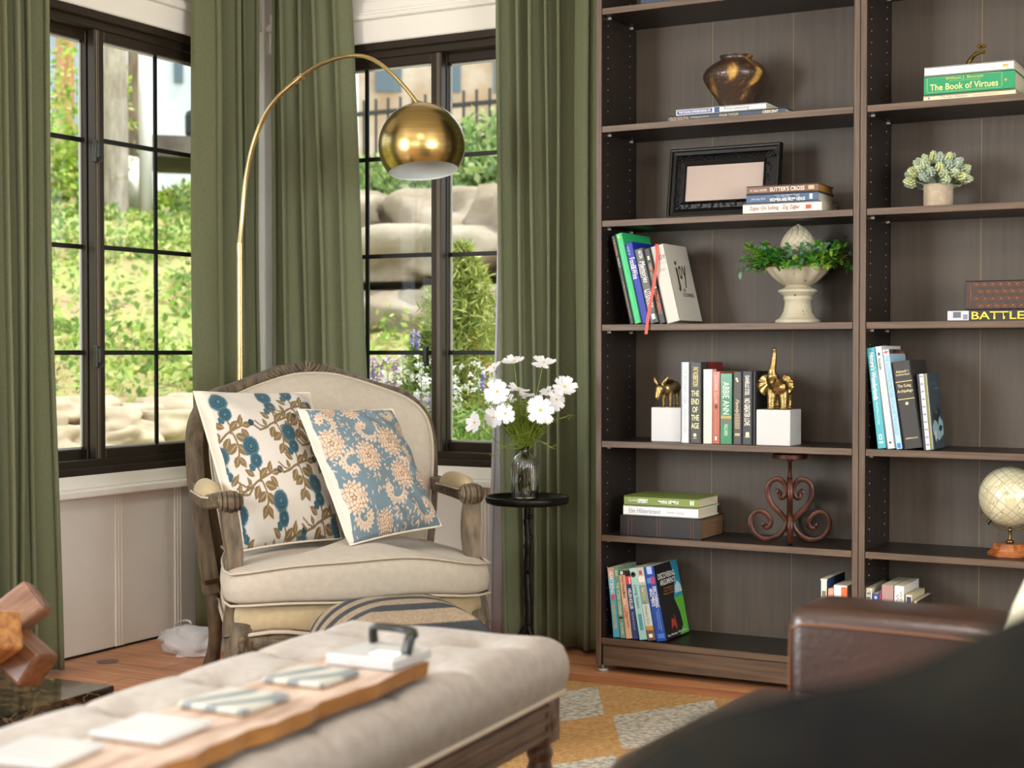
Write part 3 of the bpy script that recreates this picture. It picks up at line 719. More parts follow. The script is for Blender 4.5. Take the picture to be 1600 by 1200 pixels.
def pillow(label, C, thick, paint, N=200, back='dcd2c2', flange=0, wr=0, group=None, seed=0):
    BL, BR, TR, TL = C; nrm = ((BR-BL).cross(TL-BL)).normalized()
    if nrm.dot(EYE-BL) < 0: nrm = -nrm
    u, v = np.meshgrid(np.linspace(0, 1, N), np.linspace(0, 1, N), indexing='ij'); u = u.ravel(); v = v.ravel()
    def sheet(sgn):
        up = u + .030*np.sin(2*np.pi*u)*0; pin = .030
        uu = .5+(u-.5)*(1-pin*4*v*(1-v)*1.0*(1)); vv = .5+(v-.5)*(1-pin*4*u*(1-u))
        P = (np.outer((1-uu)*(1-vv), BL)+np.outer(uu*(1-vv), BR)+np.outer(uu*vv, TR)+np.outer((1-uu)*vv, TL))
        t = ((1-abs(2*u-1)**2.6)*(1-abs(2*v-1)**2.6))**.55*thick*.5
        edge = np.minimum(np.minimum(u, 1-u), np.minimum(v, 1-v))
        t = t*(1+.06*np.sin(u*9+seed)*np.cos(v*7)) + wr*np.sin((u*7+v*11+1.5*np.sin(u*6+seed))*2.2)*np.clip(1-edge*3.2, 0, 1)*np.clip(edge*30, 0, 1)
        return P + np.outer(sgn*t, nrm)
    A = sheet(1); B = sheet(-1); idx = np.arange(N*N).reshape(N, N)
    q = np.stack([idx[:-1, :-1], idx[1:, :-1], idx[1:, 1:], idx[:-1, 1:]], -1).reshape(-1, 4)
    V = np.vstack([A, B]); F_ = np.vstack([q, (q+N*N)[:, ::-1]])
    cols = np.vstack([paint(u, v), np.tile(lin(back), (N*N, 1))]).astype(np.float32)
    me = np_mesh('cushion', V, F_, cols)
    bm = nb(); bm.from_mesh(me); bmesh.ops.remove_doubles(bm, verts=bm.verts, dist=1e-5); bm.to_mesh(me); bm.free()
    o = link('cushion', me, mk_attr('printed_cotton', rough=.9, bump=.3, bscale=700, sheen=.1), smooth=True)
    bm = nb(); e = [BL, BR, TR, TL]; loop = []
    for i in range(4):
        a, b_ = e[i], e[(i+1) % 4]; c = (BL+BR+TR+TL)/4
        for k in range(14):
            t = k/14; p = a.lerp(b_, t); loop.append(p+(c-p)*.030*4*t*(1-t)*.95)
    tube(bm, loop, .0035, 6, closed=True); link('seam', bm, mk('seam_cream', 'd6ccbb', rough=.85), o)
    return tag(o, label, 'cushion', group)
pillow('cream cushion printed with blue thistle heads and brown leaves', [on(372, 862, d=4.03), on(533, 842, d=4.17), on(483, 614, d=4.37), on(303, 612, d=4.22)], .165, thistle, 240, wr=.005)
pillow('grey-blue cushion with cream paisley flowers, front of the two on the armchair', [on(546, 852, d=4.005), on(689, 822, d=4.15), on(613, 640, d=4.30), on(466, 640, d=4.14)], .14, paisley, 240, wr=.006, seed=2)

# ------------------------------------------------------------------ arc lamp
brass = mk('brushed_brass', 'a8915a', 'b8a068', rough=.24, metal=1, scale=3, stretch=(1, 1, 90), bump=.06, bscale=8, aniso=.3)
brass_p = mk('lamp_pole_brass', 'cdb382', rough=.22, metal=1)
LM = empty('arc_floor_lamp', on(375, 551, d=5.0).xy.to_3d(), label='brass arc floor lamp with a ball shade, standing behind the armchair', cat='floor lamp')
LB = LM.location.copy()
def lp(px, py, t): return on(px, py, d=5.0+(4.66-5.0)*t) - LB
bm = nb(); lathe(bm, [(.001, 0), (.13, 0), (.13, .02), (.125, .026), (.02, .03), (.001, .03)], 48); link('base', bm, mk('lamp_base_marble', 'd8d5cf', 'b5b1ab', rough=.25, scale=6), LM, smooth=True, auto=40)
bm = nb(); z1 = lp(376, 380, 0).z; tube(bm, [(0, 0, .028), (0, 0, z1)], .0105, 16); tube(bm, [(.0125, -.006, .028), (.0125, -.006, z1-.002)], .0040, 8); link('pole', bm, brass_p, LM, smooth=True, auto=40)
arcpts = [lp(376.5, 384, 0), lp(378, 345, .01), lp(383, 290, .04), lp(392, 240, .10), lp(408, 193, .18), lp(432, 154, .30), lp(468, 122, .42)]
bm = nb(); tube(bm, catmull([Vector((0, 0, z1-.01))]+arcpts[1:], 8), .0078, 14)
a = arcpts[-1]; b_ = arcpts[-2]; dd = (a-b_).normalized(); tube(bm, [a-dd*.02, a+dd*.012], .0105, 14); link('lower_arc', bm, brass_p, LM, smooth=True, auto=40)
bm = nb(); up_ = catmull([lp(468, 122, .42), lp(500, 101, .55), lp(540, 88, .68), lp(575, 90, .78), lp(607, 110, .88), lp(634, 138, .95), lp(654, 164, 1)], 8); tube(bm, up_, [.0072-.0012*i/len(up_) for i in range(len(up_))], 14)
ell(bm, lp(655, 165, 1), .0075, seg=12); link('upper_arc', bm, brass_p, LM, smooth=True, auto=40)
sc_ = on(659, 228, d=4.66); rad = 67.5*4.66/FPX
axis = (Vector((0, 0, -1))+CR*.08-Vector((CF.x, CF.y, 0)).normalized()*.16).normalized()     # towards the open rim
bm = nb(); c0 = 49*4.66/FPX; a1 = math.acos(.76)
prof = [(rad*math.sin(t), rad*math.cos(t)) for t in [i/30*2.20+.012 for i in range(31)]]
prin = [(r*.975, z) for r, z in prof][::-1]
q = axis.to_track_quat('-Z', 'Y').to_matrix().to_4x4(); MM = Matrix.Translation(sc_-LB) @ q
lathe(bm, prof, 64, M=MM, cap=False); sh = link('lamp_shade', bm, brass, LM, smooth=True)
bm = nb(); lathe(bm, [prof[-1]]+prin, 64, M=MM, cap=False); link('shade_lining', bm, mk('shade_white_inside', 'dfe3df', rough=.5), sh, smooth=True)
bm = nb(); lathe(bm, [(.001, .055), (.012, .052), (.014, .03), (.020, .01), (.022, -.02), (.014, -.04), (.001, -.045)], 20, M=MM @ Matrix.Translation((0, 0, .02))); link('bulb', bm, mk('bulb_white', 'e8e8e2', rough=.3), sh, smooth=True)
bm = nb(); lathe(bm, [(.001, .012), (.010, .010), (.014, .002), (.016, 0)], 20, M=MM @ Matrix.Translation((0, 0, rad-.001))); link('cap', bm, brass_p, sh, smooth=True)

# ------------------------------------------------------------------ side table with vase
iron = mk('black_forged_iron', '15130f', '25211c', rough=.42, metal=.7, scale=30, bump=.5, bscale=60, bdist=.002)
tp = on(824, 781, d=4.5); TB = empty('side_table', (tp.x, tp.y, 0), label='small round black iron table with a twig-like stem beside the armchair', cat='side table')
TZ = tp.z-.004
bm = nb(); lathe(bm, [(.001, TZ-.004), (.10, TZ-.006), (.112, TZ-.008), (.122, TZ-.004), (.125, TZ+.010), (.121, TZ+.016), (.117, TZ+.012), (.112, TZ+.002), (.001, TZ)], 64, fn=lambda a, r, z: r*(1+.006*math.sin(a*9))); link('tabletop', bm, iron, TB, smooth=True)
bm = nb(); pts = catmull([(0, 0, .12), (.004, 0, .2), (-.003, .003, .3), (.003, -.002, .4), (-.002, 0, .46), (0, 0, TZ-.006)], 6)
tube(bm, pts, [.0125-.004*i/len(pts)+.0012*math.sin(i*1.9) for i in range(len(pts))], 10)
for (z, a) in ((.23, 2.6), (.31, -.3), (.41, .4), (.38, 2.8), (.47, 0.1)): tube(bm, [(0, 0, z), (.016*math.cos(a), .016*math.sin(a), z+.008)], [.008, .005], 8)
link('stem', bm, iron, TB, smooth=True)
for k in range(3):
    a = 2*math.pi*k/3 + (28.8-52)*D2R
    bm = nb(); pts = catmull([(.003*math.cos(a), .003*math.sin(a), .15), (.03*math.cos(a), .03*math.sin(a), .105), (.085*math.cos(a), .085*math.sin(a), .05), (.17*math.cos(a), .17*math.sin(a), .010)], 6); tube(bm, pts, [.012-.005*i/len(pts) for i in range(len(pts))], 10); link('leg', bm, iron, TB, smooth=True)
gl = mk('ribbed_clear_glass', 'ffffff', rough=.02, trans=1, ior=1.45)
vx = on(820, 781, d=4.49); VZ = TZ+.001
vase = empty('vase', (vx.x, vx.y, VZ), label='clear ribbed glass bottle vase holding white cosmos on the iron table', cat='vase')
def rib(a, r, z): return r*(1+(.034*math.cos(a*26) if .012 < z < .112 else 0))
out_ = [(.001, 0), (.036, 0), (.0395, .004), (.0400, .012), (.0398, .09), (.0395, .11), (.0375, .122), (.031, .132), (.021, .140), (.0155, .145), (.0140, .150), (.0140, .158), (.0162, .160), (.0162, .165)]
in_ = [(.0130, .165), (.0116, .158), (.0116, .148), (.019, .137), (.029, .129), (.035, .119), (.0368, .108), (.0370, .012), (.034, .008), (.001, .007)]
bm = nb(); lathe(bm, out_+in_, 104, fn=rib); link('glass_body', bm, gl, vase, smooth=True)
bm = nb(); lathe(bm, [(.001, .0075), (.0335, .0085), (.0366, .013), (.0366, .092), (.0366, .108), (.001, .108)], 48); link('water', bm, mk('water', 'f4faf6', rough=0, trans=1, ior=1.33), vase, smooth=True, auto=60)
# flowers
petal_m = mk('white_petal', 'f2f1f4', rough=.6, transl=.3); yel = mk('flower_centre', 'c9b13c', rough=.8); stem_m = mk('flower_stem_green', '6d7d2a', rough=.6); fern_m = mk('feathery_green', '8fa032', '6c8228', rough=.7, scale=40, transl=.2)
top = Vector((vx.x, vx.y, VZ+.16))
fl = [(803, 565, 4.50, .034, (-.2, -.4, .9)), (849, 567, 4.47, .036, (.1, -.45, 1)), (772, 575, 4.52, .027, (-.5, -.4, .7)), (777, 612, 4.40, .038, (-.1, -1, .25)), (809, 609, 4.46, .033, (.2, -.3, .9)),
      (882, 605, 4.45, .038, (.3, -.7, .7)), (856, 612, 4.48, .026, (-.1, -.4, .9)), (869, 624, 4.43, .033, (.6, -.8, .1)), (844, 641, 4.36, .044, (.1, -1, .25)), (789, 646, 4.38, .032, (.3, -1, .2)),
      (771, 652, 4.45, .030, (-.4, -.8, -.1)), (742, 660, 4.44, .033, (-.8, -.6, 0)), (794, 628, 4.50, .028, (-.2, -.3, .5)), (822, 618, 4.50, .026, (.1, -.2, .6))]
for i, (px, py, d, r, nv) in enumerate(fl):
    c = on(px, py, d=d)
    posn = ['at the upper left of the bunch', 'standing topmost on a straight stem', 'in profile at the far upper left, against the window', 'wide open and facing out at the left', 'half-opened in the top middle', 'at the far right of the bunch', 'small, upper right of the middle', 'hanging sideways at the right', 'the largest, facing out at the front', 'facing out at the lower left', 'seen from the side below the left bloom', 'on a long thin stem reaching far left', 'tucked behind the left blooms', 'tucked behind the middle of the bunch'][i]
    e = empty('cosmos_flower', c, label='white cosmos flower '+posn, cat='flower', group='white cosmos in the glass vase')
    nv = Vector(nv).normalized(); nv = (CR*nv.x + Vector((CF.x, CF.y, 0)).normalized()*(-nv.y)*-1 + Vector((0, 0, 1))*nv.z).normalized()
    Q = nv.to_track_quat('Z', 'Y').to_matrix().to_4x4(); bm = nb(); rg = random.Random(i)
    for k in range(8):
        a0 = 2*math.pi*k/8+rg.uniform(-.1, .1); dz = rg.uniform(-.1, .35); Lp = r*rg.uniform(.88, 1.08)
        def pt(u, v):
            rr_ = .08+.92*v; wd = .29*math.sin(math.pi*min(1, rr_*.66+.03))**.9*Lp; x = rr_*Lp*(1-.05*abs(2*u-1)**2+.06*math.cos(u*6*math.pi)*(v > .85)); y = (2*u-1)*wd
            z = Lp*(dz*rr_*rr_+.10*math.sin(u*math.pi*3)*rr_*.35)
            return Q @ Vector((x*math.cos(a0)-y*math.sin(a0), x*math.sin(a0)+y*math.cos(a0), z))
        grid(bm, pt, 7, 6)
    link('petals', bm, petal_m, e, smooth=True)
    bm = nb(); ell(bm, Q @ Vector((0, 0, .002)), (r*.10,)*3, seg=8); link('flower_centre', bm, yel, e)
    bm = nb(); s0 = c-nv*.002; mid = (c+top)/2+Vector((rg.uniform(-.01, .01), 0, -.02))-nv*.02
    if (c-top).x < -.10: mid += Vector((-.0, 0, -.015))
    bot = Vector((vx.x+rg.uniform(-.018, .018), vx.y+rg.uniform(-.014, .014), VZ+rg.uniform(.012, .05))); tt = top+Vector((rg.uniform(-.006, .006), rg.uniform(-.006, .006), -.01))
    tube(bm, [p-c for p in catmull([s0, mid, tt, (tt+bot)/2+Vector((.002, 0, 0)), bot], 5)], .0014, 5); link('flower_stem', bm, stem_m, e)
bm = nb(); rg = random.Random(4)
for k in range(170):
    a = rg.uniform(0, 6.28); L_ = rg.uniform(.03, .145); ri = rg.uniform(.03, .12)*(L_/.12)**.7; p0 = top+Vector((rg.uniform(-.007, .007), rg.uniform(-.007, .007), -.02))
    p2 = top+Vector((ri*math.cos(a), ri*math.sin(a), L_)); p1 = (p0+p2)/2+Vector((0, 0, .012)); P = catmull([p0, p1, p2], 4); tube(bm, P, .0012, 3, cap=False)
    for j in range(2, len(P)):
        for s_ in range(3):
            dv = Vector((rg.uniform(-1, 1), rg.uniform(-1, 1), rg.uniform(-.2, 1))).normalized()*rg.uniform(.008, .022); tube(bm, [P[j], P[j]+dv*.5, P[j]+dv+Vector((0, 0, -.002))], .0008, 3, cap=False)
for (px, py, d) in ((893, 648, 4.44), (862, 700, 4.45), (769, 712, 4.45), (760, 640, 4.5), (880, 620, 4.5)):
    P = catmull([top, (top+on(px, py, d=d))/2+Vector((0, 0, .02)), on(px, py, d=d)], 6); tube(bm, P, .0009, 4, cap=False)
    for j in range(3, len(P)):
        for s_ in (-1, 1): tube(bm, [P[j], P[j]+Vector((s_*.012, rg.uniform(-.01, .01), rg.uniform(-.014, .012)))], .0005, 3, cap=False)
tag(link('feathery_foliage', bm, fern_m), 'feathery yellow-green cosmos foliage bunched in the neck of the vase', 'foliage', kind='stuff')
# ================================================================== tufted bench
BA = 3.6*D2R
c_fr = on(881, 1018, Z=.470); BEN = empty('bench', (c_fr.x, c_fr.y, 0), rz=BA, label='long button-tufted beige bench with fluted dark wood rail, in the foreground', cat='bench')
BW, BLn = .415, 1.30      # local: x from -BW to 0, y from -BLn to 0
blin = mk('bench_linen', '958e87', '8b837b', rough=.9, scale=50, bump=.4, bscale=700, bdist=.0006, sheen=.08)
bwood = mk('bench_dark_wood', '4a3a30', '6b5648', rough=.45, scale=8, stretch=(12, 1.5, 12), bump=.15)
bleg = mk('bench_leg_wood', '3a2419', '54372a', rough=.35, scale=8, stretch=(6, 6, 1))
btn = []
for r_i in range(12):
    y = -.105-.100*r_i
    for x in ((-.100, -.315) if r_i % 2 == 0 else (-.2075,)): btn.append((x, y))
def bh(x, y):
    ex = min(-x, x+BW); ey = min(-y, y+BLn); e = min(ex, ey)
    h = .478 + .024*(1-math.exp(-max(e, 0)/.016))
    d = 0
    for bx_, by_ in btn:
        dd2 = math.hypot(x-bx_, y-by_); d = max(d, .046*math.exp(-(dd2/.026)**1.05))
    f = 0                                  # folds between neighbouring buttons
    for i, (ax, ay) in enumerate(btn):
        for (cx_, cy_) in btn[i+1:i+4]:
            L2 = (cx_-ax)**2+(cy_-ay)**2
            if .012 < L2 < .026:
                t = max(0, min(1, ((x-ax)*(cx_-ax)+(y-ay)*(cy_-ay))/L2)); q = math.hypot(x-ax-t*(cx_-ax), y-ay-t*(cy_-ay)); f = max(f, .016*math.exp(-(q/.011)**1.1))
    for bx_, by_ in btn:
        if bx_ > -.15 and x > bx_: f = max(f, .011*math.exp(-(abs(y-by_)/.009)**1.2)*(1-.5*(x-bx_)/.1))
        if bx_ < -.28 and x < bx_: f = max(f, .011*math.exp(-(abs(y-by_)/.009)**1.2)*(1-.5*(bx_-x)/.1))
    return h-d-f*(1-d/.047)
NX, NY = 90, 290
bm = nb()
def bt(u, v):
    """top wrapped down over the four sides"""
    m_ = .10
    def wrap(t, L):
        if t < m_: return 0, t/m_
        if t > 1-m_: return -L, (1-t)/m_
        return -L*(t-m_)/(1-2*m_), 1
    x, a = wrap(u, BW); y, c = wrap(v, BLn); k = min(a, c)
    if k < 1:
        top_ = bh(x if a == 1 else (0 if u < .5 else -BW), y if c == 1 else (0 if v < .5 else -BLn)); z = .402+(top_-.402)*k**.9
        bul = .010*math.sin(math.pi*min(1, k))
        ox = (bul if u < .5 else -bul) if a <= c else 0; oy = (bul if v < .5 else -bul) if c <= a else 0
        return Vector((x+ox, y+oy, z))
    return Vector((x, y, bh(x, y)))
grid(bm, bt, NX, NY); ct = link('cushion_top', bm, blin, BEN, smooth=True)
bm = nb(); box(bm, -BW+.004, -.004, -BLn+.004, -.004, .398, .404); tube(bm, [(-.0, 0, .405), (-.0, -BLn, .405), (-BW, -BLn, .405), (-BW, 0, .405)], .0055, 6, closed=True); link('welt', bm, mk('bench_welt', 'cbc1b2', rough=.85), ct)
for x, y in btn:
    bm = nb(); ell(bm, (x, y, bh(x, y)+.004), (.010, .010, .006), seg=12); link('tuft_button', bm, blin, BEN, smooth=True)
bm = nb()
for (x0, x1, y0, y1) in ((-.028, -.008, -BLn+.045, -.045), (-BW+.008, -BW+.028, -BLn+.045, -.045), (-BW+.045, -.045, -.028, -.008), (-BW+.045, -.045, -BLn+.008, -BLn+.028)):
    box(bm, x0, x1, y0, y1, .334, .398, bev=.002, seg=1)
    lx = (x1-x0) < (y1-y0)
    for zz in (.345, .366, .387):
        o1 = .006
        if lx:
            xx = x1 if x1 > -.1 else x0; tube(bm, [(xx, y0, zz), (xx, y1, zz)], o1, 8)
        else:
            yy = y1 if y1 > -.1 else y0; tube(bm, [(x0, yy, zz), (x1, yy, zz)], o1, 8)
link('rail', bm, bwood, BEN)
for x in (-.030, -BW+.030):
    for y in (-.030, -BLn+.030, ):
        bm = nb(); box(bm, x-.026, x+.026, y-.026, y+.026, .325, .398, bev=.004)
        ell(bm, (x+(.026 if x > -.1 else -.026), y, .362), (.004, .018, .018), seg=10); ell(bm, (x, y+(.026 if y > -.1 else -.026), .362), (.018, .004, .018), seg=10)
        lathe(bm, [(.021, .325), (.018, .318), (.021, .312), (.022, .306), (.021, .300), (.018, .294), (.020, .288), (.0215, .28), (.021, .2), (.017, .10), (.0125, .035), (.016, .028), (.016, .020), (.011, .012), (.010, 0)], 28, x, y, fn=lambda a, r, z: r*(1+(.05*math.cos(10*a) if .05 < z < .275 else 0)))
        link('leg', bm, bleg, BEN, smooth=True, auto=35)
# board with coasters lying along the bench
ZB = .5065
brd = mk('warm_board_wood', '8a5a2e', 'a97842', rough=.5, scale=5, stretch=(14, 1.6, 14), bump=.15, lo=.3, hi=.7, c3='996a38')
brd_top = mk('pale_board_face', '8b7163', 'bba899', rough=.4, scale=6, stretch=(10, 1.6, 10), bump=.1, lo=.3, hi=.65)
rA = on(671, 1033, Z=ZB+.022); rB = on(262, 1193, Z=ZB+.022); dirB = (rA-rB).normalized(); ang = math.atan2(-dirB.x, dirB.y)
BR_ = empty('serving_board', (rA.x, rA.y, ZB), rz=ang, label='long live-edge wooden serving board lying on the tufted bench', cat='serving board')
BRM = Matrix.Translation(BR_.location) @ Matrix.Rotation(ang, 4, 'Z')
bm = nb(); rg = random.Random(9); ol = []
for k in range(27): y = -1.02*k/26; ol.append((.0+.004*math.sin(y*31)+.003*math.sin(y*77), y))
for k in range(27): y = -1.02*(1-k/26); ol.append((-.150+.006*math.sin(y*23+1)+.003*math.sin(y*61), y))
A = [bm.verts.new((x, y, .022)) for x, y in ol]; B = [bm.verts.new((x*1.0+(.006 if x < -.07 else -.004), y, 0)) for x, y in ol]
bm.faces.new(A).material_index = 1; bm.faces.new(B[::-1])
for i in range(len(A)): bm.faces.new((A[i], B[i], B[(i+1) % len(A)], A[(i+1) % len(A)]))
link('board', bm, [brd, brd_top], BR_)
marb = mk('white_coaster_marble', 'b5b6b6', 'a0a3a2', rough=.25, scale=6, distort=1, lo=.5, hi=.8, coat=.3)
gst = mk('sage_edge_stone', 'b9baa8', rough=.4)
def leafstripe():
    mt = mk('grey_leaf_pattern', 'aeaea6', '737b7e', rough=.3, scale=1)
    nt = mt.node_tree; N = nt.nodes; L = nt.links; wv = N.new('ShaderNodeTexWave'); wv.inputs['Scale'].default_value = 7; wv.inputs['Distortion'].default_value = 9; wv.inputs['Detail'].default_value = 1; wv.inputs['Detail Scale'].default_value = .8
    tc = N.new('ShaderNodeTexCoord'); L.new(tc.outputs['Object'], wv.inputs[0]); cr = [x for x in N if x.type == 'VALTORGB'][0]; L.new(wv.outputs['Fac'], cr.inputs[0]); cr.color_ramp.elements[0].position = .45; cr.color_ramp.elements[1].position = .7
    return mt
leafm = leafstripe()
def coaster(px, py, rz, mt, label, w=.098, group='square stone coasters along the board'):
    p = on(px, py, Z=ZB+.034); e = empty('coaster', (p.x, p.y, ZB+.0225), rz=rz, label=label, cat='coaster', group=group)
    bm = nb(); box(bm, -w/2, w/2, -w/2, w/2, .002, .010, bev=.0025); link('stone_tile', bm, mt, e)
    bm = nb(); box(bm, -w/2+.003, w/2-.003, -w/2+.003, w/2-.003, 0, .0022); link('cork_backing', bm, mk('cork', 'a77b4e', 'c59a6a', rough=.9, scale=120), e)
    return e
coaster(62, 1168, ang+.12, marb, 'white marble coaster nearest the lower left corner')
coaster(236, 1131, ang+.03, marb, 'plain white marble coaster, second from the lower left')
coaster(368, 1088, ang-.04, leafm, 'grey leaf-patterned coaster between the plain white one and the far patterned one')
coaster(487, 1050, ang-.02, leafm, 'grey leaf-patterned coaster next to the tray with the black handle', w=.092)
p = on(592, 1022, Z=ZB+.033); SL = empty('handled_tray', (p.x, p.y, ZB+.0225), rz=ang-.02, label='small white stone slab with an arched black handle at the far end of the board', cat='tray')
bm = nb(); box(bm, -.055, .055, -.052, .055, 0, .016, bev=.003); link('slab', bm, marb, SL)
bm = nb(); x = .0; tube(bm, catmull([(-.036, .046, .016), (-.036, .044, .034), (-.030, .043, .040), (.020, .040, .040), (.046, .016, .040), (.050, .0, .036), (.050, -.010, .016)], 6), .0055, 10, prof=[(-1.3, -.6), (1.3, -.6), (1.3, .6), (-1.3, .6)]); link('handle', bm, mk('handle_black', '191817', rough=.4), SL)
bm = nb(); box(bm, .004, .044, -.034, -.006, .0163, .0172, bev=.0003, seg=1); link('paper_label', bm, mk('label_white', 'f5f5f3', rough=.4), SL)

# ================================================================== striped ottoman
OT = empty('ottoman', (-1.991, 3.071, 0), rz=48.7*D2R, label='domed ottoman with charcoal and tan stripes in front of the armchair', cat='ottoman')
N_ = 130; uu, vv = np.meshgrid(np.linspace(-1, 1, N_), np.linspace(-1, 1, N_), indexing='ij'); U = uu.ravel(); V_ = vv.ravel()
def sq(U, V): return U*np.sqrt(1-.35*V*V/2), V*np.sqrt(1-.35*U*U/2)
r_ = np.maximum(abs(U), abs(V_)); side = np.clip((r_-.72)/.28, 0, 1); k = np.where(r_ > .72, .72/np.maximum(r_, 1e-6), 1)
Ut, Vt = U*k/.72, V_*k/.72; sx_, sy_ = sq(Ut, Vt); dome = (1-np.clip(np.maximum(abs(Ut), abs(Vt)), 0, 1)**2.6)
Z = .242 + .128*(dome**.60) - side*.14; bul = 1+.05*np.sin(np.pi*side)
Vx = np.stack([sx_*.212*bul, sy_*.20*bul, Z], -1)
pos = (Vt*.20*1.15 + (np.where(abs(Vt) >= .995, np.sign(Vt)*side*.16, 0)))*100
t = np.mod(pos+2.0, 9.6); col = np.where((t < 4.3)[:, None], np.array(lin('33363a')), np.array(lin('8c7b66')))
rs_ = np.random.RandomState(1); col = col*(1+rs_.uniform(-.16, .16, (len(col), 1)))
idx = np.arange(N_*N_).reshape(N_, N_); q = np.stack([idx[:-1, :-1], idx[1:, :-1], idx[1:, 1:], idx[:-1, 1:]], -1).reshape(-1, 4)
me = np_mesh('ottoman_cover', Vx, q, col); link('seat', me, mk_attr('woven_wool_stripes', rough=1, bump=.8, bscale=420, bdist=.002), OT, smooth=True)
bm = nb(); box(bm, -.195, .195, -.185, .185, .085, .11, bev=.004); link('base_frame', bm, bleg, OT)
for sx in (-1, 1):
    for sy in (-1, 1):
        bm = nb(); lathe(bm, [(.010, 0), (.012, .006), (.017, .03), (.020, .06), (.021, .085)], 16, sx*.165, sy*.150); link('leg', bm, bleg, OT, smooth=True)

# ================================================================== jute rug
rug = bpy.data.materials.new('jute_rug'); rug.use_nodes = True; nt = rug.node_tree; N = nt.nodes; L = nt.links; b = N['Principled BSDF']; b.inputs['Roughness'].default_value = .95
tc = N.new('ShaderNodeTexCoord'); sep = N.new('ShaderNodeSeparateXYZ')
nz = N.new('ShaderNodeTexNoise'); nz.inputs['Scale'].default_value = 38; L.new(tc.outputs['Object'], nz.inputs[0])
vm = N.new('ShaderNodeVectorMath'); vm.operation = 'MULTIPLY_ADD'; L.new(nz.outputs['Color'], vm.inputs[0]); vm.inputs[1].default_value = (.018, .018, 0); L.new(tc.outputs['Object'], vm.inputs[2]); L.new(vm.outputs[0], sep.inputs[0])
def math_(op, a, b2=None, c=None):
    x = N.new('ShaderNodeMath'); x.operation = op
    for i, q in enumerate((a, b2, c)):
        if q is None: continue
        if isinstance(q, (int, float)): x.inputs[i].default_value = q
        else: L.new(q, x.inputs[i])
    return x.outputs[0]
def tri(s_, off, per): # distance to the nearest centre, in half periods
    a = math_('SUBTRACT', s_, off); a = math_('DIVIDE', a, per); a = math_('ADD', a, 200.5); a = math_('FRACT', a); a = math_('SUBTRACT', a, .5); a = math_('ABSOLUTE', a); return math_('MULTIPLY', a, 2)
dx = tri(sep.outputs['X'], -1.50, .352); dy = tri(sep.outputs['Y'], 3.60, .64); sm = math_('ADD', dx, dy); msk = math_('LESS_THAN', sm, .93)
j = N.new('ShaderNodeValToRGB'); j.color_ramp.elements[0].color = (*lin('a87c44'), 1); j.color_ramp.elements[1].color = (*lin('d0a468'), 1); j.color_ramp.elements[0].position = .3; j.color_ramp.elements[1].position = .7
n3 = N.new('ShaderNodeTexNoise'); n3.inputs['Scale'].default_value = 70; n3.inputs['Detail'].default_value = 4; L.new(tc.outputs['Object'], n3.inputs[0]); L.new(n3.outputs['Fac'], j.inputs[0])
wv = N.new('ShaderNodeValToRGB'); wv.color_ramp.elements[0].color = (*lin('98907f'), 1); wv.color_ramp.elements[1].color = (*lin('cfc9ba'), 1); wv.color_ramp.elements[0].position = .35; wv.color_ramp.elements[1].position = .6; L.new(n3.outputs['Fac'], wv.inputs[0])
mx = N.new('ShaderNodeMix'); mx.data_type = 'RGBA'; L.new(msk, mx.inputs[0]); L.new(j.outputs[0], mx.inputs[6]); L.new(wv.outputs[0], mx.inputs[7]); L.new(mx.outputs[2], b.inputs['Base Color'])
w1 = N.new('ShaderNodeTexWave'); w1.inputs['Scale'].default_value = 30; w1.bands_direction = 'Y'; w1.inputs['Distortion'].default_value = 1.5; L.new(tc.outputs['Object'], w1.inputs[0])
w2 = N.new('ShaderNodeTexWave'); w2.inputs['Scale'].default_value = 42; w2.bands_direction = 'X'; w2.inputs['Distortion'].default_value = 2; L.new(tc.outputs['Object'], w2.inputs[0])
hs = math_('MULTIPLY', w1.outputs['Fac'], w2.outputs['Fac']); hs = math_('ADD', hs, n3.outputs['Fac'])
bp = N.new('ShaderNodeBump'); bp.inputs['Strength'].default_value = .9; bp.inputs['Distance'].default_value = .006; L.new(hs, bp.inputs['Height']); L.new(bp.outputs[0], b.inputs['Normal'])
bm = nb(); box(bm, -1.97, 1.6, -.4, 3.93, .0006, .011, bev=.004); tag(link('rug', bm, rug), 'jute rug with off-white diamonds under the bench and ottoman', 'rug')

# ================================================================== marble block table with wooden burr sculpture
dm = bpy.data.materials.new('dark_emperador_marble'); dm.use_nodes = True; nt = dm.node_tree; N = nt.nodes; L = nt.links; b = N['Principled BSDF']; b.inputs['Roughness'].default_value = .07
tc = N.new('ShaderNodeTexCoord'); nz = N.new('ShaderNodeTexNoise'); nz.inputs['Scale'].default_value = 7; nz.inputs['Detail'].default_value = 8; nz.inputs['Distortion'].default_value = 1.4; L.new(tc.outputs['Object'], nz.inputs[0])
cr = N.new('ShaderNodeValToRGB'); e = cr.color_ramp.elements; e[0].position = .3; e[0].color = (*lin('150f0b'), 1); e[1].position = .75; e[1].color = (*lin('8a6f4c'), 1); x = e.new(.52); x.color = (*lin('2b1f16'), 1); x = e.new(.63); x.color = (*lin('4b3826'), 1); L.new(nz.outputs['Fac'], cr.inputs[0])
vo = N.new('ShaderNodeTexVoronoi'); vo.feature = 'DISTANCE_TO_EDGE'; vo.inputs['Scale'].default_value = 9
vm = N.new('ShaderNodeVectorMath'); vm.operation = 'MULTIPLY_ADD'; L.new(nz.outputs['Color'], vm.inputs[0]); vm.inputs[1].default_value = (.25, .25, .25); L.new(tc.outputs['Object'], vm.inputs[2]); L.new(vm.outputs[0], vo.inputs['Vector'])
lt = N.new('ShaderNodeMath'); lt.operation = 'LESS_THAN'; lt.inputs[1].default_value = .012; L.new(vo.outputs['Distance'], lt.inputs[0])
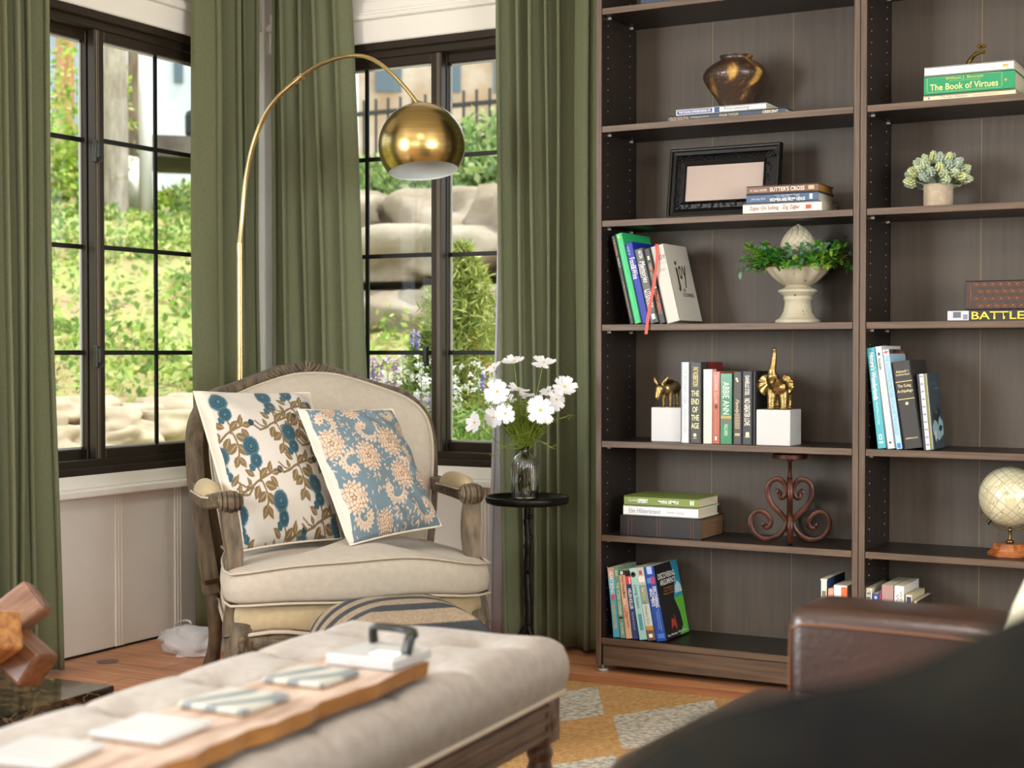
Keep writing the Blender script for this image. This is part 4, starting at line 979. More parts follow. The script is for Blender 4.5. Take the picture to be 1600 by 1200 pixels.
mx = N.new('ShaderNodeMix'); mx.data_type = 'RGBA'; L.new(lt.outputs[0], mx.inputs[0]); L.new(cr.outputs[0], mx.inputs[6]); mx.inputs[7].default_value = (*lin('7a6346'), 1); L.new(mx.outputs[2], b.inputs['Base Color'])
MZ = .22; cm = on(179, 1071, Z=MZ); MT = empty('marble_table', (cm.x, cm.y, 0), rz=2*D2R, label='low dark brown marble block table in the lower left corner', cat='coffee table')
bm = nb(); box(bm, -.75, 0, -1.15, 0, MZ-.022, MZ, bev=.003); link('tabletop', bm, dm, MT)
bm = nb(); box(bm, -.735, -.018, -1.135, -.02, 0, MZ-.0225, bev=.002, seg=1); link('base', bm, dm, MT)
burr1 = mk('burr_wood_rosy', '5c3c2b', '7c5a45', rough=.42, scale=7, stretch=(10, 10, 1.4), detail=5, bump=.2, coat=.25)
burr2 = mk('burr_wood_dark', '4d2f1d', '71482c', rough=.4, scale=6, stretch=(10, 10, 1.4), detail=5, bump=.2, coat=.25)
burr3 = mk('burr_wood_amber', '7e4f26', 'ab7a45', rough=.4, scale=6, stretch=(9, 9, 1.5), detail=5, bump=.2, coat=.3)
SCU = empty('wooden_sculpture', (on(10, 1040, Z=MZ).x, on(10, 1040, Z=MZ).y, MZ), label='three interlocked chunky wooden beams standing on the dark marble table', cat='sculpture')
SO = SCU.location.copy()
def beam(a, b2, wA, wB, mt, lab, roll=0):
    d = (b2-a); Lb = d.length; Q = d.to_track_quat('Z', 'Y').to_matrix().to_4x4() @ Matrix.Rotation(roll, 4, 'Z'); bm = nb(); box(bm, -wA/2, wA/2, -wB/2, wB/2, 0, Lb, bev=.009, seg=3)
    o = link('beam', bm, mt, SCU, label=lab); o.matrix_local = Matrix.Translation(a-SO) @ Q
D0 = 3.02
def V3(px, py, d): return on(px, py, d=d)
beam(V3(62, 930, D0+.06), V3(-75, 1035, D0+.02), .068, .075, burr1, 'rosy brown beam', .35)
beam(V3(62, 1050, D0-.02), V3(-85, 915, D0+.10), .070, .078, burr2, 'dark brown beam', .25)
beam(V3(10, 982, D0-.10), V3(-95, 1058, D0+.05), .072, .080, burr3, 'amber wood beam', .2)

# ================================================================== leather sofa on the right
lea = mk('brown_leather', '241209', '3f251a', rough=.32, scale=5, detail=5, bump=.35, bscale=120, bdist=.0015, lo=.3, hi=.75, spec=.6)
lea2 = mk('leather_seam', '6a4128', rough=.45)
sp = on(1223, 1000, d=2.22); SOFA = empty('leather_sofa', (sp.x, sp.y, 0), rz=-2.5*D2R, label='brown leather sofa with worn edges in front of the right bookcase', cat='sofa')
SL_, SWD = .92, 1.00     # depth back from the arm front, width towards the camera
def soft(bm, x0, x1, y0, y1, z0, z1, bev, seg=5, cr_=0):
    n0 = len(bm.verts); box(bm, x0, x1, y0, y1, z0, z1, bev=bev, seg=seg)
    if cr_:
        bm.verts.ensure_lookup_table()
        for v in list(bm.verts)[n0:]: pass
zt_ = on(1290, 946, d=2.22).z
bm = nb(); soft(bm, 0, SL_, 0, .16, .10, zt_, .030); arm_ = link('armrest', bm, lea, SOFA, smooth=True, auto=60)
bm = nb()
tube(bm, catmull([(.008, .008, .12), (.008, .008, .4), (.009, .008, zt_-.05), (.02, .003, zt_-.030), (.06, -.001, zt_-.024), (.3, -.001, zt_-.024), (SL_-.2, -.001, zt_-.024)], 5), .0026, 6)
link('seam', bm, lea2, arm_)
zs = on(1200, 1090, d=2.15).z
for k in range(2):
    y1 = -.003-k*(SWD/2); bm = nb(); soft(bm, -.05, SL_-.22, y1-SWD/2+.004, y1, zs-.15, zs+.006, .045); link('seat_cushion', bm, lea, SOFA, smooth=True, auto=60)
bm = nb(); soft(bm, .01, SL_-.01, -SWD+.003, -.003, .10, zs-.152, .015); link('seat_base', bm, lea, SOFA, smooth=True, auto=60)
bm = nb(); soft(bm, SL_-.20, SL_+.05, -SWD, .16, .11, .86, .05); link('backrest', bm, lea, SOFA, smooth=True, auto=60)
for x in (.06, SL_-.08):
    for y in (.08, -SWD+.08):
        bm = nb(); lathe(bm, [(.018, .0), (.024, .10)], 16, x, y); link('leg', bm, bleg, SOFA)
crm = mk('cream_cushion', 'cfc8ae', 'bdb69c', rough=.9, scale=12, bump=.3, bscale=500, sheen=.1)
def plain(u, v):
    P = Paint(u*40, v*40, 'cfc8ae'); P.put((np.mod(u*40, 5) < .25), 'bcb59b'); return P.C
pillow('plain cream cushion leaning at the right edge on the leather sofa', [on(1556, 1010, d=1.93), on(1850, 1060, d=1.72), on(1960, 800, d=1.80), on(1655, 800, d=2.00)], .10, plain, 60)
# ------------------------------------------------------------------ armchair with dark throw, right in front of the camera
dk_m = mk('charcoal_throw', '1a1a1b', '23231f', rough=1, scale=14, bump=.4, bscale=300, spec=.0)
bg_m = mk('beige_upholstery', 'b3a08b', rough=.85)
FC = empty('foreground_armchair', (.10, .62, 0), rz=0, label='blurred beige chair back with a charcoal throw, closest to the camera at lower right', cat='armchair')
o_ = FC.location
def ridge(t):      # the crest of the chair back, as points of the place
    K = [(860, 1290, .74), (980, 1212, .73), (1100, 1135, .72), (1230, 1090, .71), (1380, 1055, .70), (1500, 1010, .69), (1620, 955, .68), (1760, 890, .67), (1950, 850, .66)]
    P = catmull([on(a, b_+(6 if a > 1200 else -8), d=c) for a, b_, c in K], 6); f = t*(len(P)-1); i = min(int(f), len(P)-2); return P[i].lerp(P[i+1], f-i)
fw = Vector((CF.x, CF.y, 0)).normalized()
bm = nb()
def thr(u, v):
    p = ridge(u); a = math.pi*v
    drop = .0
    q = p - Vector((0, 0, .035)) + fw*(.05*math.cos(a)) + Vector((0, 0, .035*math.sin(a)))
    return q
def thr2(u, v):
    p = ridge(u); L_ = .16
    if v < .35: k = (.35-v)/.35; return p + fw*.052 - Vector((0, 0, .035+.30*k)) - o_
    if v > .65: k = (v-.65)/.35; return p - fw*(.052-.01*math.sin(k*3)) - Vector((0, 0, .035+L_*k*(.62+.4*u))) - o_
    a = math.pi*(v-.35)/.3; return p + fw*(.052*math.cos(a)) + Vector((0, 0, -.035+.035*math.sin(a)+.001*math.sin(u*20))) - o_
grid(bm, thr2, 50, 40); link('throw', bm, dk_m, FC, smooth=True, mods=[('SOLIDIFY', {'thickness': .006})])
bm = nb()
def cbk(u, v):
    p = ridge(u); a = 2*math.pi*v; top_z = p.z-.075
    x = math.cos(a); z_ = math.sin(a)
    zz = top_z if z_ > .2 else (top_z-.03 if z_ > -.1 else .40)
    return Vector((p.x, p.y, zz)) + fw*(.036*(1 if x > 0 else -1)*(abs(x)**.5)) - o_
grid(bm, cbk, 40, 16, closev=True); link('backrest', bm, bg_m, FC, smooth=True, auto=50)
bm = nb(); c_ = ridge(.5)-o_; cR = Vector((CR.x, CR.y, 0))
Mx = Matrix.Translation((c_.x, c_.y, 0)) @ Matrix.Rotation(YAW+.0, 4, 'Z'); box(bm, -.16, .17, -.50, -.045, .30, .42, M=Mx, bev=.03, seg=4); link('seat', bm, bg_m, FC, smooth=True, auto=60)
for x in (-.13, .14):
    for y in (-.45, -.06):
        bm = nb(); lathe(bm, [(.014, 0), (.020, .31)], 14, x, y, M=Mx); link('leg', bm, bleg, FC)

for rt in (BEN, OT, SOFA, FC):      # feet stand on the rug, not in it
    for ch in rt.children:
        if ch.name.startswith('leg') and ch.type == 'MESH':
            for v in ch.data.vertices: v.co.z = max(v.co.z, .0113)
# ------------------------------------------------------------------ plastic wrapping on the floor behind the armchair
bm = nb(); pc = on(283, 1004, Z=.04)
bmesh.ops.create_icosphere(bm, subdivisions=4, radius=1)
for v in bm.verts:
    n_ = noise.noise(v.co*1.7)*.35+noise.noise(v.co*5)*.16; c = v.co*(1+n_); v.co = Vector((c.x*.11, c.y*.065, max(-.034, c.z*.055)))
film = mk('clear_plastic_film', 'eef0f2', rough=.2, alpha=.45)
o = link('plastic_bag', bm, film, None, smooth=True, loc=(pc.x+.02, pc.y+.03, .037)); tag(o, 'crumpled clear plastic bag on the floor behind the armchair leg', 'plastic bag')
bm = nb(); tube(bm, catmull([on(272, 996, Z=.012), on(275, 975, Z=.05), on(295, 970, Z=.09), on(300, 985, Z=.05), on(285, 998, Z=.012)], 6), .004, 6)
tag(link('packing_strap', bm, mk('strap_white', 'd8dade', rough=.3)), 'looped white plastic strap beside the crumpled bag', 'strap')
bm = nb(); a = on(286, 1022, Z=.002); box(bm, -.05, .05, -.02, .02, 0, .003, M=Matrix.Translation((a.x+.04, a.y+.0, .0008)) @ Matrix.Rotation(.5, 4, 'Z')); tag(link('paper_scrap', bm, mk('paper_pink', 'e8d3d2', rough=.8)), 'folded pinkish paper scrap on the floor under the armchair', 'paper')
# ================================================================== books
pages_m = mk('book_pages', 'd9cfb8', 'c3b798', rough=.9, scale=4, stretch=(160, 1, 1))
def cm_(c, rough=.5, coat=0): return mk('cover_%s_%d' % (c, int(rough*10)), c, rough=rough, coat=coat)
def axes(r, u, o, c): return Matrix.Translation(c) @ Matrix((r, u, o)).transposed().to_4x4()
XA, YA, ZA = Vector((1, 0, 0)), Vector((0, 1, 0)), Vector((0, 0, 1))
def book(label, pos, t, h, d, col, texts=(), bands=(), lean=0, flat=False, soft=False, turn=0, rough=.45, group=None, name='book', pages=None, cover_col=None):
    """spine faces the room; texts: (words, from, to, across, height, colour, bold) along the spine from its head"""
    rot = Euler((0, -90*D2R if flat else lean, 0)).to_matrix().to_4x4()
    e = empty(name, pos, label=label, cat='book', group=group)
    e.rotation_euler = (Matrix.Rotation(turn, 4, 'Z') @ rot).to_euler()
    c = .0008 if soft else .0024; cmt = cm_(col, rough, .2 if soft else 0); mats = [cmt]
    bm = nb(); b_ = min(.0012, t*.08)
    box(bm, 0, t, 0, c, 0, h, bev=b_*.5, seg=1); box(bm, 0, c, 0, d, 0, h); box(bm, t-c, t, 0, d, 0, h, mi=1 if cover_col else 0)
    if cover_col: mats.append(cm_(cover_col, rough, .2 if soft else 0))
    link('cover', bm, mats, e)
    bm = nb(); i = 0 if soft else .003; box(bm, c, t-c, c, d-(.0006 if soft else .004), i, h-i); link('pages', bm, pages or pages_m, e)
    if texts or bands:
        bm = nb(); ms = []; ix = {}
        def mi(cc):
            if cc not in ix: ix[cc] = len(ms); ms.append(mk('ink_'+cc, cc, rough=.5))
            return ix[cc]
        for bd in bands:
            if bd[0] == 'C': _, z0, z1, y0, y1, cc = bd; box(bm, t, t+.0003, y0*d, y1*d, z0*h, z1*h, mi=mi(cc))
            elif bd[0] == 'P': prism(bm, [(y*d, z*h) for y, z in bd[1]], t, t+.00035+bd[3], mi=mi(bd[2]), M=Matrix(((0, 1, 0, 0), (1, 0, 0, 0), (0, 0, 1, 0), (0, 0, 0, 1))))
            elif bd[0] == 'O': mm = Matrix.Translation((bd[2]*t, -.0004, (1-bd[1])*h)) @ Matrix.Rotation(90*D2R, 4, 'X'); lathe(bm, [(bd[3], -.0002), (bd[3], .0002)], 16, M=mm, mi=mi(bd[4]))
            else: s0, s1, x0, x1, cc = bd; box(bm, x0*t, x1*t, -.0003-.00002*len(ms), 0, (1-s1)*h, (1-s0)*h, mi=mi(cc))
        for tx in texts:
            if tx[0] == 'H':
                _, w_, zf, xf, wd, hh, cc, *rest = tx; text_bm(bm, w_, wd*t, hh, axes(XA, ZA, -YA, Vector((xf*t, -.0006, (1-zf)*h))), mi(cc), *(rest or ()))
            elif tx[0] == 'C':
                _, w_, zf, yf, wd, hh, cc, *rest = tx; text_bm(bm, w_, wd*d, hh, axes(YA, ZA, XA, Vector((t+.0006, yf*d, (1-zf)*h))), mi(cc), *(rest or ()))
            else:
                w_, s0, s1, ac, hh, cc, *rest = tx; text_bm(bm, w_, (s1-s0)*h, hh*t, axes(-ZA, XA, -YA, Vector((ac*t, -.0006, (1-(s0+s1)/2)*h))), mi(cc), *(rest or ()))
        link('lettering', bm, ms, e)
    return e
YS = 4.130
def standing(label, px0, px1, ytop, ybot, k, deg, d, col, texts=(), bands=(), Y=YS, **kw):
    """spine bottom between two photo columns on shelf k, top at photo row ytop, leaning left by deg"""
    a = on(px0, ybot, Y=Y); b_ = on(px1, ybot, Y=Y); tp_ = on(px0, ytop, Y=Y); cs = math.cos(deg*D2R)
    zz = SZ[k] + .0006
    return book(label, (a.x, Y, zz), (b_.x-a.x)*cs-.0004, (tp_.z-zz)/cs, d, col, texts, bands, lean=-deg*D2R, **kw)
def lying(label, px0, px1, y0, y1, d, col, texts=(), bands=(), Y=YS, z=None, **kw):
    a = on(px0, y1, Y=Y); b_ = on(px1, y1, Y=Y); t_ = on(px0, y0, Y=Y); z0 = a.z if z is None else z
    L_ = b_.x-a.x; t = t_.z-a.z
    # lying flat: head of the book to the left, its height runs along the shelf
    return book(label, (b_.x, Y, z0+.0004), t-.0006, L_, d, col, texts, bands, flat=True, **kw), z0+t
WH = 'f1efe9'; GO = 'd9b455'; BK = '1b1b1c'
# --- shelf C: six leaning books
G1 = 'books leaning left on the shelf of the urn planter'
standing('thin black book about the animal world, leftmost of the leaning row', 985, 991.3, 368.5, 505, 3, 13.4, .21, '2a2a29', [('THE ANIMAL', .04, .23, .5, .6, 'b98a45'), ('WORLD', .25, .36, .5, .55, 'c5c2ba'), ('The Plant and the Environment of Science', .52, .93, .5, .4, 'b89a70')], group=G1)
standing('bright green hardcover between the thin black and the royal blue book', 992, 1003.2, 365, 505, 3, 13.4, .205, '2fb56c', bands=[(.03, .97, .62, .66, '218a50'), (.02, .05, .25, .5, 'd9c04a')], group=G1)
standing('royal blue food and wine cookbook in the leaning row', 1003.6, 1015.8, 379.8, 505, 3, 13.4, .205, '1a2f9a', [('THE BEST OF', .04, .15, .3, .3, 'b8c4e8'), ('Food&Wine', .19, .45, .5, .75, WH)], group=G1, rough=.5)
standing('dark grey book with a white script title in the leaning row', 1016.2, 1030, 389.7, 505, 3, 13.4, .17, '55554f', [('HILTON', .03, .13, .6, .4, WH), ('Memories', .17, .46, .6, .62, WH, 0, .3), ('the collection of', .20, .38, .2, .2, WH), ('LITERARY', .55, .80, .55, .55, WH), ('TREASURY FAVORITES', .55, .80, .18, .2, WH)], [(.88, .95, .35, .75, WH)], group=G1)
standing('black book with an orange title leaning against the white cookbook', 1031, 1041, 389, 505, 3, 13.4, .16, '2c2c2c', [('ROBERT LUDLUM', .20, .42, .5, .45, 'd8b078'), ('THE', .46, .54, .5, .45, WH), ('BOURNE SUPREMACY', .56, .88, .5, .6, 'd9672e')], [(.10, .15, .35, .65, 'dcd8a0')], group=G1)
jb = standing('thick cream cookbook with a large joy of cooking title on its cover', 1042.5, 1064.5, 385.5, 505, 3, 13.4, .172, 'bdb8ac', [('H', 'JOY', .17, .62, .62, .017, '5b5248'), ('H', 'of Cooking', .235, .62, .6, .004, '8d857a'), ('H', 'ROMBAUER', .31, .5, .5, .003, '9d958a'), ('H', 'BECKER', .33, .5, .35, .003, '9d958a'),
      ('C', 'j', .42, .30, .12, .094, '2e3022', .006), ('C', 'o', .365, .46, .13, .042, '2e3022', .006), ('C', 'y', .42, .64, .18, .068, '2e3022', .004), ('C', 'OF', .60, .48, .13, .010, '2e3022'), ('C', 'COOKING', .66, .62, .5, .012, '2e3022')], group=G1)
bm = nb(); rib_ = [on(1030, 383, Y=4.17), on(1026, 382, Y=4.128), on(1027, 400, Y=4.121), on(1024, 430, Y=4.118), on(1017, 470, Y=4.112), on(1012, 500, Y=4.104), on(1009.5, 522, Y=4.100)]
P = catmull(rib_, 5); rows = [[bm.verts.new(p+CR*s_) for s_ in (-.0045, .0045)] for p in P]
for a, b_ in zip(rows, rows[1:]): bm.faces.new((a[0], a[1], b_[1], b_[0]))
rb = link('ribbon', bm, mk('coral_ribbon', 'dd5a50', rough=.6), None, mods=[('SOLIDIFY', {'thickness': .0006})])
bpy.context.view_layer.update(); rb.parent = jb; rb.matrix_parent_inverse = jb.matrix_world.inverted()
# --- shelf F: paperbacks at the bottom left
G2 = 'paperbacks leaning at the left end of the bottom shelf'
P_ = dict(soft=True, group=G2, rough=.35)
standing('pink and blue paperback, first at the left of the bottom shelf row', 958.5, 968.6, 888, 995, 6, 5.6, .14, '4aa0b8', [('HEART BONES', .05, .38, .5, .55, WH, .01), ('COLLEEN HOOVER', .48, .88, .5, .5, 'e0b548', .01)], [(0, .14, 0, 1, 'c79a86'), (.14, .3, 0, 1, '7ab0c0'), (.38, .46, .2, .8, 'c8607c')], **P_)
standing('sage green paperback second in the bottom shelf row', 969.8, 977.6, 886.8, 996, 6, 6.5, .13, '6f9678', [('BLAKE', .05, .13, .5, .45, WH), ('THE SCENE CLEANER', .22, .68, .5, .62, 'dfe8d8'), ('D.J. PALMER', .79, .95, .5, .4, WH)], [(.70, .73, .1, .9, '20302a')], **P_)
standing('salmon paperback third in the bottom shelf row', 978.6, 988, 892.4, 997, 6, 7.2, .13, 'd9a98c', [('Every Young Man\'s', .09, .40, .5, .5, '4a3a34', .01), ('Battle', .42, .50, .5, .5, WH), ('UPDATED', .54, .70, .3, .35, 'c0392b'), ('STEPHEN ARTERBURN', .60, .84, .6, .3, '7a3b2e')], [(0, .07, 0, 1, '2a2522'), (.01, .06, .2, .7, 'd8d4cc')], **P_)
standing('navy paperback with a red and white head, fourth in the bottom row', 989.5, 998, 893, 998, 6, 8.0, .125, '22376f', [('HELEN KELLER', .26, .56, .5, .6, WH, .01), ('THE STORY OF MY LIFE', .60, .86, .5, .3, 'b9c3dd')], [(0, .08, 0, 1, '141414'), (.08, .2, 0, 1, 'c9434a'), (.10, .19, .6, .8, 'e8e0dc')], **P_)
standing('pale aqua paperback with an oval portrait near the top of its spine', 999.6, 1011.6, 889.6, 999.5, 6, 9.6, .14, 'a3cfc6', [('Loving Season', .23, .56, .5, .6, '48605a', 0, .3)], [('O', .09, .45, .0082, '4a3426'), ('O', .085, .45, .004, 'c99a62'), (.64, .87, .28, .75, '5f9aa2')], **P_)
standing('grey-green paperback sold with a cottage picture, sixth in the bottom row', 1012.5, 1024.4, 889, 1001, 6, 10.4, .14, '8c9a90', [('The', .27, .33, .45, .35, WH), ('Queen', .34, .45, .45, .45, 'e0c54a'), ('of Sleepy Eye', .46, .78, .45, .4, '5d6660')], [(0, .24, 0, 1, 'b8b8a4'), (.04, .10, .3, .7, 'a8525a'), (.12, .2, .1, .9, 'e4ddd4'), (.5, .8, 0, 1, 'c3cbc6'), (.80, .86, 0, 1, 'c08a3c'), (.86, 1, 0, 1, '6a5148'), (.91, .96, .25, .75, WH)], **P_)
standing('blue textbook with a tall black cover about discovering arguments, last of the bottom row', 1026.4, 1042.5, 888, 1003, 6, 11.2, .175, '20489a', [('DISCOVERING', .27, .55, .72, .34, WH, .01), ('ARGUMENTS', .29, .53, .34, .34, WH, .01), ('An Introduction to Critical Thinking', .57, .86, .7, .14, 'b7c6e4'), ('and Writing with Readings', .60, .84, .5, .14, 'b7c6e4'), ('C', 'DISCOVERING', .16, .44, .72, .017, WH, .01), ('C', 'ARGUMENTS', .25, .46, .66, .016, WH, .01), ('C', 'An Introduction to', .33, .46, .42, .006, 'c9853a'), ('C', 'Critical Thinking and', .37, .46, .48, .006, 'c9853a'), ('C', 'Writing with Readings', .41, .46, .5, .006, 'c9853a'), ('C', 'Dean Memering  William Palmer', .955, .5, .85, .009, WH)],
      [(.0, .10, .25, .75, 'a9b8dd'), (.14, .24, .45, .9, 'b03a5a'), (.15, .22, .1, .5, '5b7fc0'), (.90, .96, .2, .85, '4a77c4'), ('P', [(.70, 1), (1, 1), (1, .52), (.62, .50), (.68, .62), (.78, .78)], '2a90ad', 0), ('P', [(.74, .66), (.86, .72), (.96, .66), (1, .60), (1, .56), (.70, .56)], 'c9dde0', .0001), ('P', [(.62, .50), (1, .52), (1, 0), (.6, 0), (.80, .12), (.76, .3)], '5fae3c', .0001), ('P', [(.30, .12), (.36, .26), (.46, .22), (.50, .30), (.54, .14), (.5, .08), (.44, .16)], 'a33a2c', .0001)], cover_col='15161a', **P_)
for lb, a, b_, yt, cl, bn, tx in (('small paperback with a navy spine picture behind the sofa arm, left bookcase', 1281.6, 1292.5, 904, '1d3f75', [(0, .02, 0, 1, 'cfc6ae'), (.02, .22, .1, .9, 'e8dfc0'), (.15, .24, .2, .8, '7c6a52')], [('Ivory', .30, .55, .5, .5, 'd86a4a')]),
        ('small salmon-pink paperback behind the sofa arm', 1293.6, 1302, 919.5, 'e79a80', [], []),
        ('thick white and orange paperback by the middle upright', 1302.6, 1323.5, 914, 'ece3df', [(.02, 1, .55, 1, 'dd6a38')], [])):
    standing(lb, a, b_, yt, 1020, 6, 0, .17 if a < 1290 else .15, cl, tx, bn, soft=True, group='small books half hidden behind the sofa, left bookcase')
for lb, a, b_, yt, d, cl, bn, tx in (('cream paperback with big blue letters behind the sofa, right bookcase', 1352.5, 1362, 918.5, .16, 'e7dfc8', [], [('The S', .03, .35, .5, .6, '1f4585')]),
        ('short blue paperback between the cream and mauve books', 1363.4, 1372.5, 927, .12, '27478f', [(.04, .08, .3, .7, 'b8c6e6')], []),
        ('short crimson paperback beside the mauve book', 1373, 1376.8, 928, .12, '9c2a58', [], []),
        ('tall mauve-pink book with a small white emblem', 1377.3, 1395.8, 913.5, .17, 'a5817c', [('O', .22, .5, .004, WH)], []),
        ('white book with thin grey capitals beside the mauve book', 1397, 1412, 915, .165, 'e4e0d6', [], [('WE DON\'T', .06, .5, .72, .3, '77736a'), ('WE KILL', .10, .5, .34, .3, '77736a')]),
        ('small paperback with a navy spine label, right of the white book', 1414.5, 1424.8, 929, .14, 'cfc39c', [(.03, .6, .15, .85, '2c3168')], [('IT', .25, .38, .5, .5, WH)]),
        ('dark paperback last of the row behind the sofa', 1426, 1433.5, 939, .16, '3a2b26', [(.0, .2, .2, .8, 'c9bd98')], [])):
    standing(lb, a, b_, yt, 1030, 6, 0, d, cl, tx, bn, soft=True, group='small books half hidden behind the sofa, right bookcase')
# --- shelf D: upright books between the marble bookends
G3 = 'upright books between the marble bookends'
standing('plain white book beside the left marble bookend', 1064.3, 1077, 566, 693, 4, 0, .17, 'cdd0d2', [('THE BROKEN CASK', .05, .52, .5, .4, 'a9adb0'), ('RONALD GEER', .58, .88, .5, .3, 'a9adb0')], group=G3)
standing('black hardcover with pale yellow title the end of the age', 1077.6, 1096, 566, 693.5, 4, 0, .16, '3a3a38', [('PAT ROBERTSON', .06, .30, .5, .45, 'd8cf83', .01), ('H', 'THE', .385, .47, .66, .0165, 'e2daa0', .015), ('H', 'END', .485, .47, .66, .0165, 'e2daa0', .015), ('H', 'OF', .585, .47, .45, .0165, 'e2daa0', .015), ('H', 'THE', .685, .47, .66, .0165, 'e2daa0', .015), ('H', 'AGE', .785, .47, .66, .0165, 'e2daa0', .015)], [('O', .90, .45, .0050, 'e2daa0'), (.935, .942, .3, .6, 'e2daa0')], group=G3)
standing('dark green book with a red cover pushed in behind the pink book', 1098.3, 1106, 566.5, 693, 4, 0, .12, '232a24', group=G3, Y=4.175, cover_col='7c2620')
standing('pale pink book right of the pale yellow titled one', 1099, 1112.6, 577, 693.8, 4, 0, .035, 'e5c8ba', [('THE JOURNEY OF A', .17, .60, .6, .35, 'f2e2da'), ('LIFETIME', .62, .85, .55, .3, 'f2e2da')], group=G3, soft=True)
standing('rust red paperback with thin white title staying close', 1113.2, 1124.6, 580.6, 694, 4, 0, .15, 'a8543c', [('STAYING CLOSE', .05, .44, .5, .42, 'e9c9b4'), ('Norma Anderson Ramsey', .54, .86, .5, .3, 'd6a58e')], [(.46, .51, .3, .7, '4a3a30'), (.5, 1, .02, .04, '6e4a40'), (.90, .95, .35, .6, WH)], group=G3, soft=True)
standing('green paperback with a white title abbie ann', 1125.6, 1143.4, 583.4, 694.4, 4, 0, .15, '2f7a52', [('ABBIE ANN', .12, .58, .5, .55, WH), ('MACLAREN', .72, .88, .5, .32, 'cfe0d0')], [(.60, .68, .05, .95, 'a99a58'), (.64, .72, .05, .95, '5b6a58')], group=G3, soft=True)
standing('dark brown-grey novel with a script title and gold stripes', 1145.4, 1159, 580.6, 694.5, 4, 0, .15, '444039', [('Family', .38, .58, .45, .5, 'e6cfa0', 0, .4), ('||||||||||', .58, .78, .5, .6, 'e0c79a')], [('O', .10, .4, .0035, 'e6d9b8'), ('O', .13, .5, .003, 'e6d9b8'), (.85, .86, .2, .8, 'e0c79a'), (.87, .88, .2, .8, 'e0c79a')], group=G3)
standing('black hardcover novel with white title no greater love', 1159.6, 1175.5, 580, 695, 4, 0, .155, '333438', [('DANIELLE STEEL', .06, .33, .5, .42, 'efe6d2', .01), ('NO GREATER LOVE', .37, .74, .5, .55, 'efe6d2', .01)], [(.83, .88, .35, .7, 'e8d9a8'), (.885, .90, .3, .75, 'e8d9a8')], group=G3)
standing('plain black book against the right marble bookend', 1176, 1181.2, 580, 695, 4, 0, .165, '1a1a1c', group=G3)
# --- right bookcase, row of leaning books
G4 = 'books leaning left in the right bookcase'
standing('teal paperback about natural wonderlands at the left end', 1371.8, 1385, 544, 701, 4, 6.7, .19, '4aa3ae', [("Nature's Wonderlands", .05, .52, .5, .6, WH, .015), ('National Parks of the World', .54, .76, .5, .3, 'cfe6e8')], [(.86, .91, .3, .65, 'eef4f2'), (.867, .903, .38, .57, '4aa3ae'), (.93, .95, .25, .75, 'b7dadd')], group=G4, soft=True)
standing('white book second from the left in the leaning row, right bookcase', 1386.6, 1399.6, 542, 701.5, 4, 7.6, .19, 'd9d9d9', [('TRAVELERS', .11, .23, .4, .3, '3a3a3a', .02), ('CHRONOLOGY OF', .35, .62, .5, .35, 'b9b5ae')], [(.06, .09, .3, .6, '2e4f6b'), (.93, .95, .3, .6, '3a3a3a')], group=G4)
standing('light blue picture atlas with small flags along its head', 1401, 1410.2, 547, 702, 4, 8.2, .17, 'a5c8dc', [('THE ILLUSTRATED PICTURE ATLAS OF THE WORLD', .06, .86, .5, .6, '7ba0b8')], [(0, .05, .0, 1, 'e6e0de'), (.005, .045, .4, .6, 'b03038'), (.018, .03, .05, .95, 'b03038'), (.94, .99, .2, .8, '3a7ec0'), ('C', .955, 1, .02, 1, '5a4a44'), ('C', .957, .998, .25, .5, '8c2f2a'), ('C', .957, .998, .70, .92, 'c97a3a')], group=G4, soft=True)
standing('thick black hardcover about an archipelago with gold rules', 1413, 1442.6, 566.5, 702, 4, 8.6, .17, '2f2c29', [('H', 'Aleksandr I.', .115, .5, .70, .0075, 'dfcf9e'), ('H', 'Solzhenitsyn', .155, .5, .75, .0075, 'dfcf9e'), ('H', 'The Gulag', .285, .5, .72, .0105, 'e6d6a6'), ('H', 'Archipelago', .345, .5, .84, .0105, 'e6d6a6'), ('H', 'HARPER & ROW', .88, .5, .66, .0048, 'dfcf9e')], [(.228, .236, .04, .96, 'd8bf7c'), (.428, .436, .04, .96, 'd8bf7c'), ('O', .485, .5, .0042, 'e6dcb8')], group=G4)
standing('paperback with a whale on its dark blue-grey cover, last of the leaning row', 1443.6, 1460.5, 585, 703, 4, 5.6, .125, 'd5d8da', [('C', 'FLIGHT', .13, .42, .6, .009, '6c7a80'), ('C', 'a novel', .20, .6, .4, .004, 'c5ced0')], [(0, 1, 0, .22, '30343a'), (0, 1, .62, .66, '2f2f2a'), (0, 1, .66, .86, '7c7a45'), (0, 1, .90, 1, '26292b'), ('C', .0, 1, 0, 1, '37434c'), ('P', [(.02, .30), (.5, .50), (.98, .34), (.98, .18), (.5, .10), (.05, .2)], '8fb0b8', .0001),
        ('P', [(.05, .40), (.25, .50), (.45, .46), (.62, .58), (.72, .52), (.95, .58), (.85, .46), (.6, .38), (.52, .30), (.42, .36)], '23292e', .0002), ('P', [(.55, .26), (.68, .31), (.92, .28), (.8, .23), (.66, .22)], '2a3238', .0002), ('P', [(.18, .12), (.14, .22), (.30, .24), (.30, .14), (.24, .09)], 'c8cfd2', .0002)] + [(.02+.05*k, .045+.05*k, .26, .56, '8a8f96') for k in range(0, 19, 2)], group=G4, soft=True)
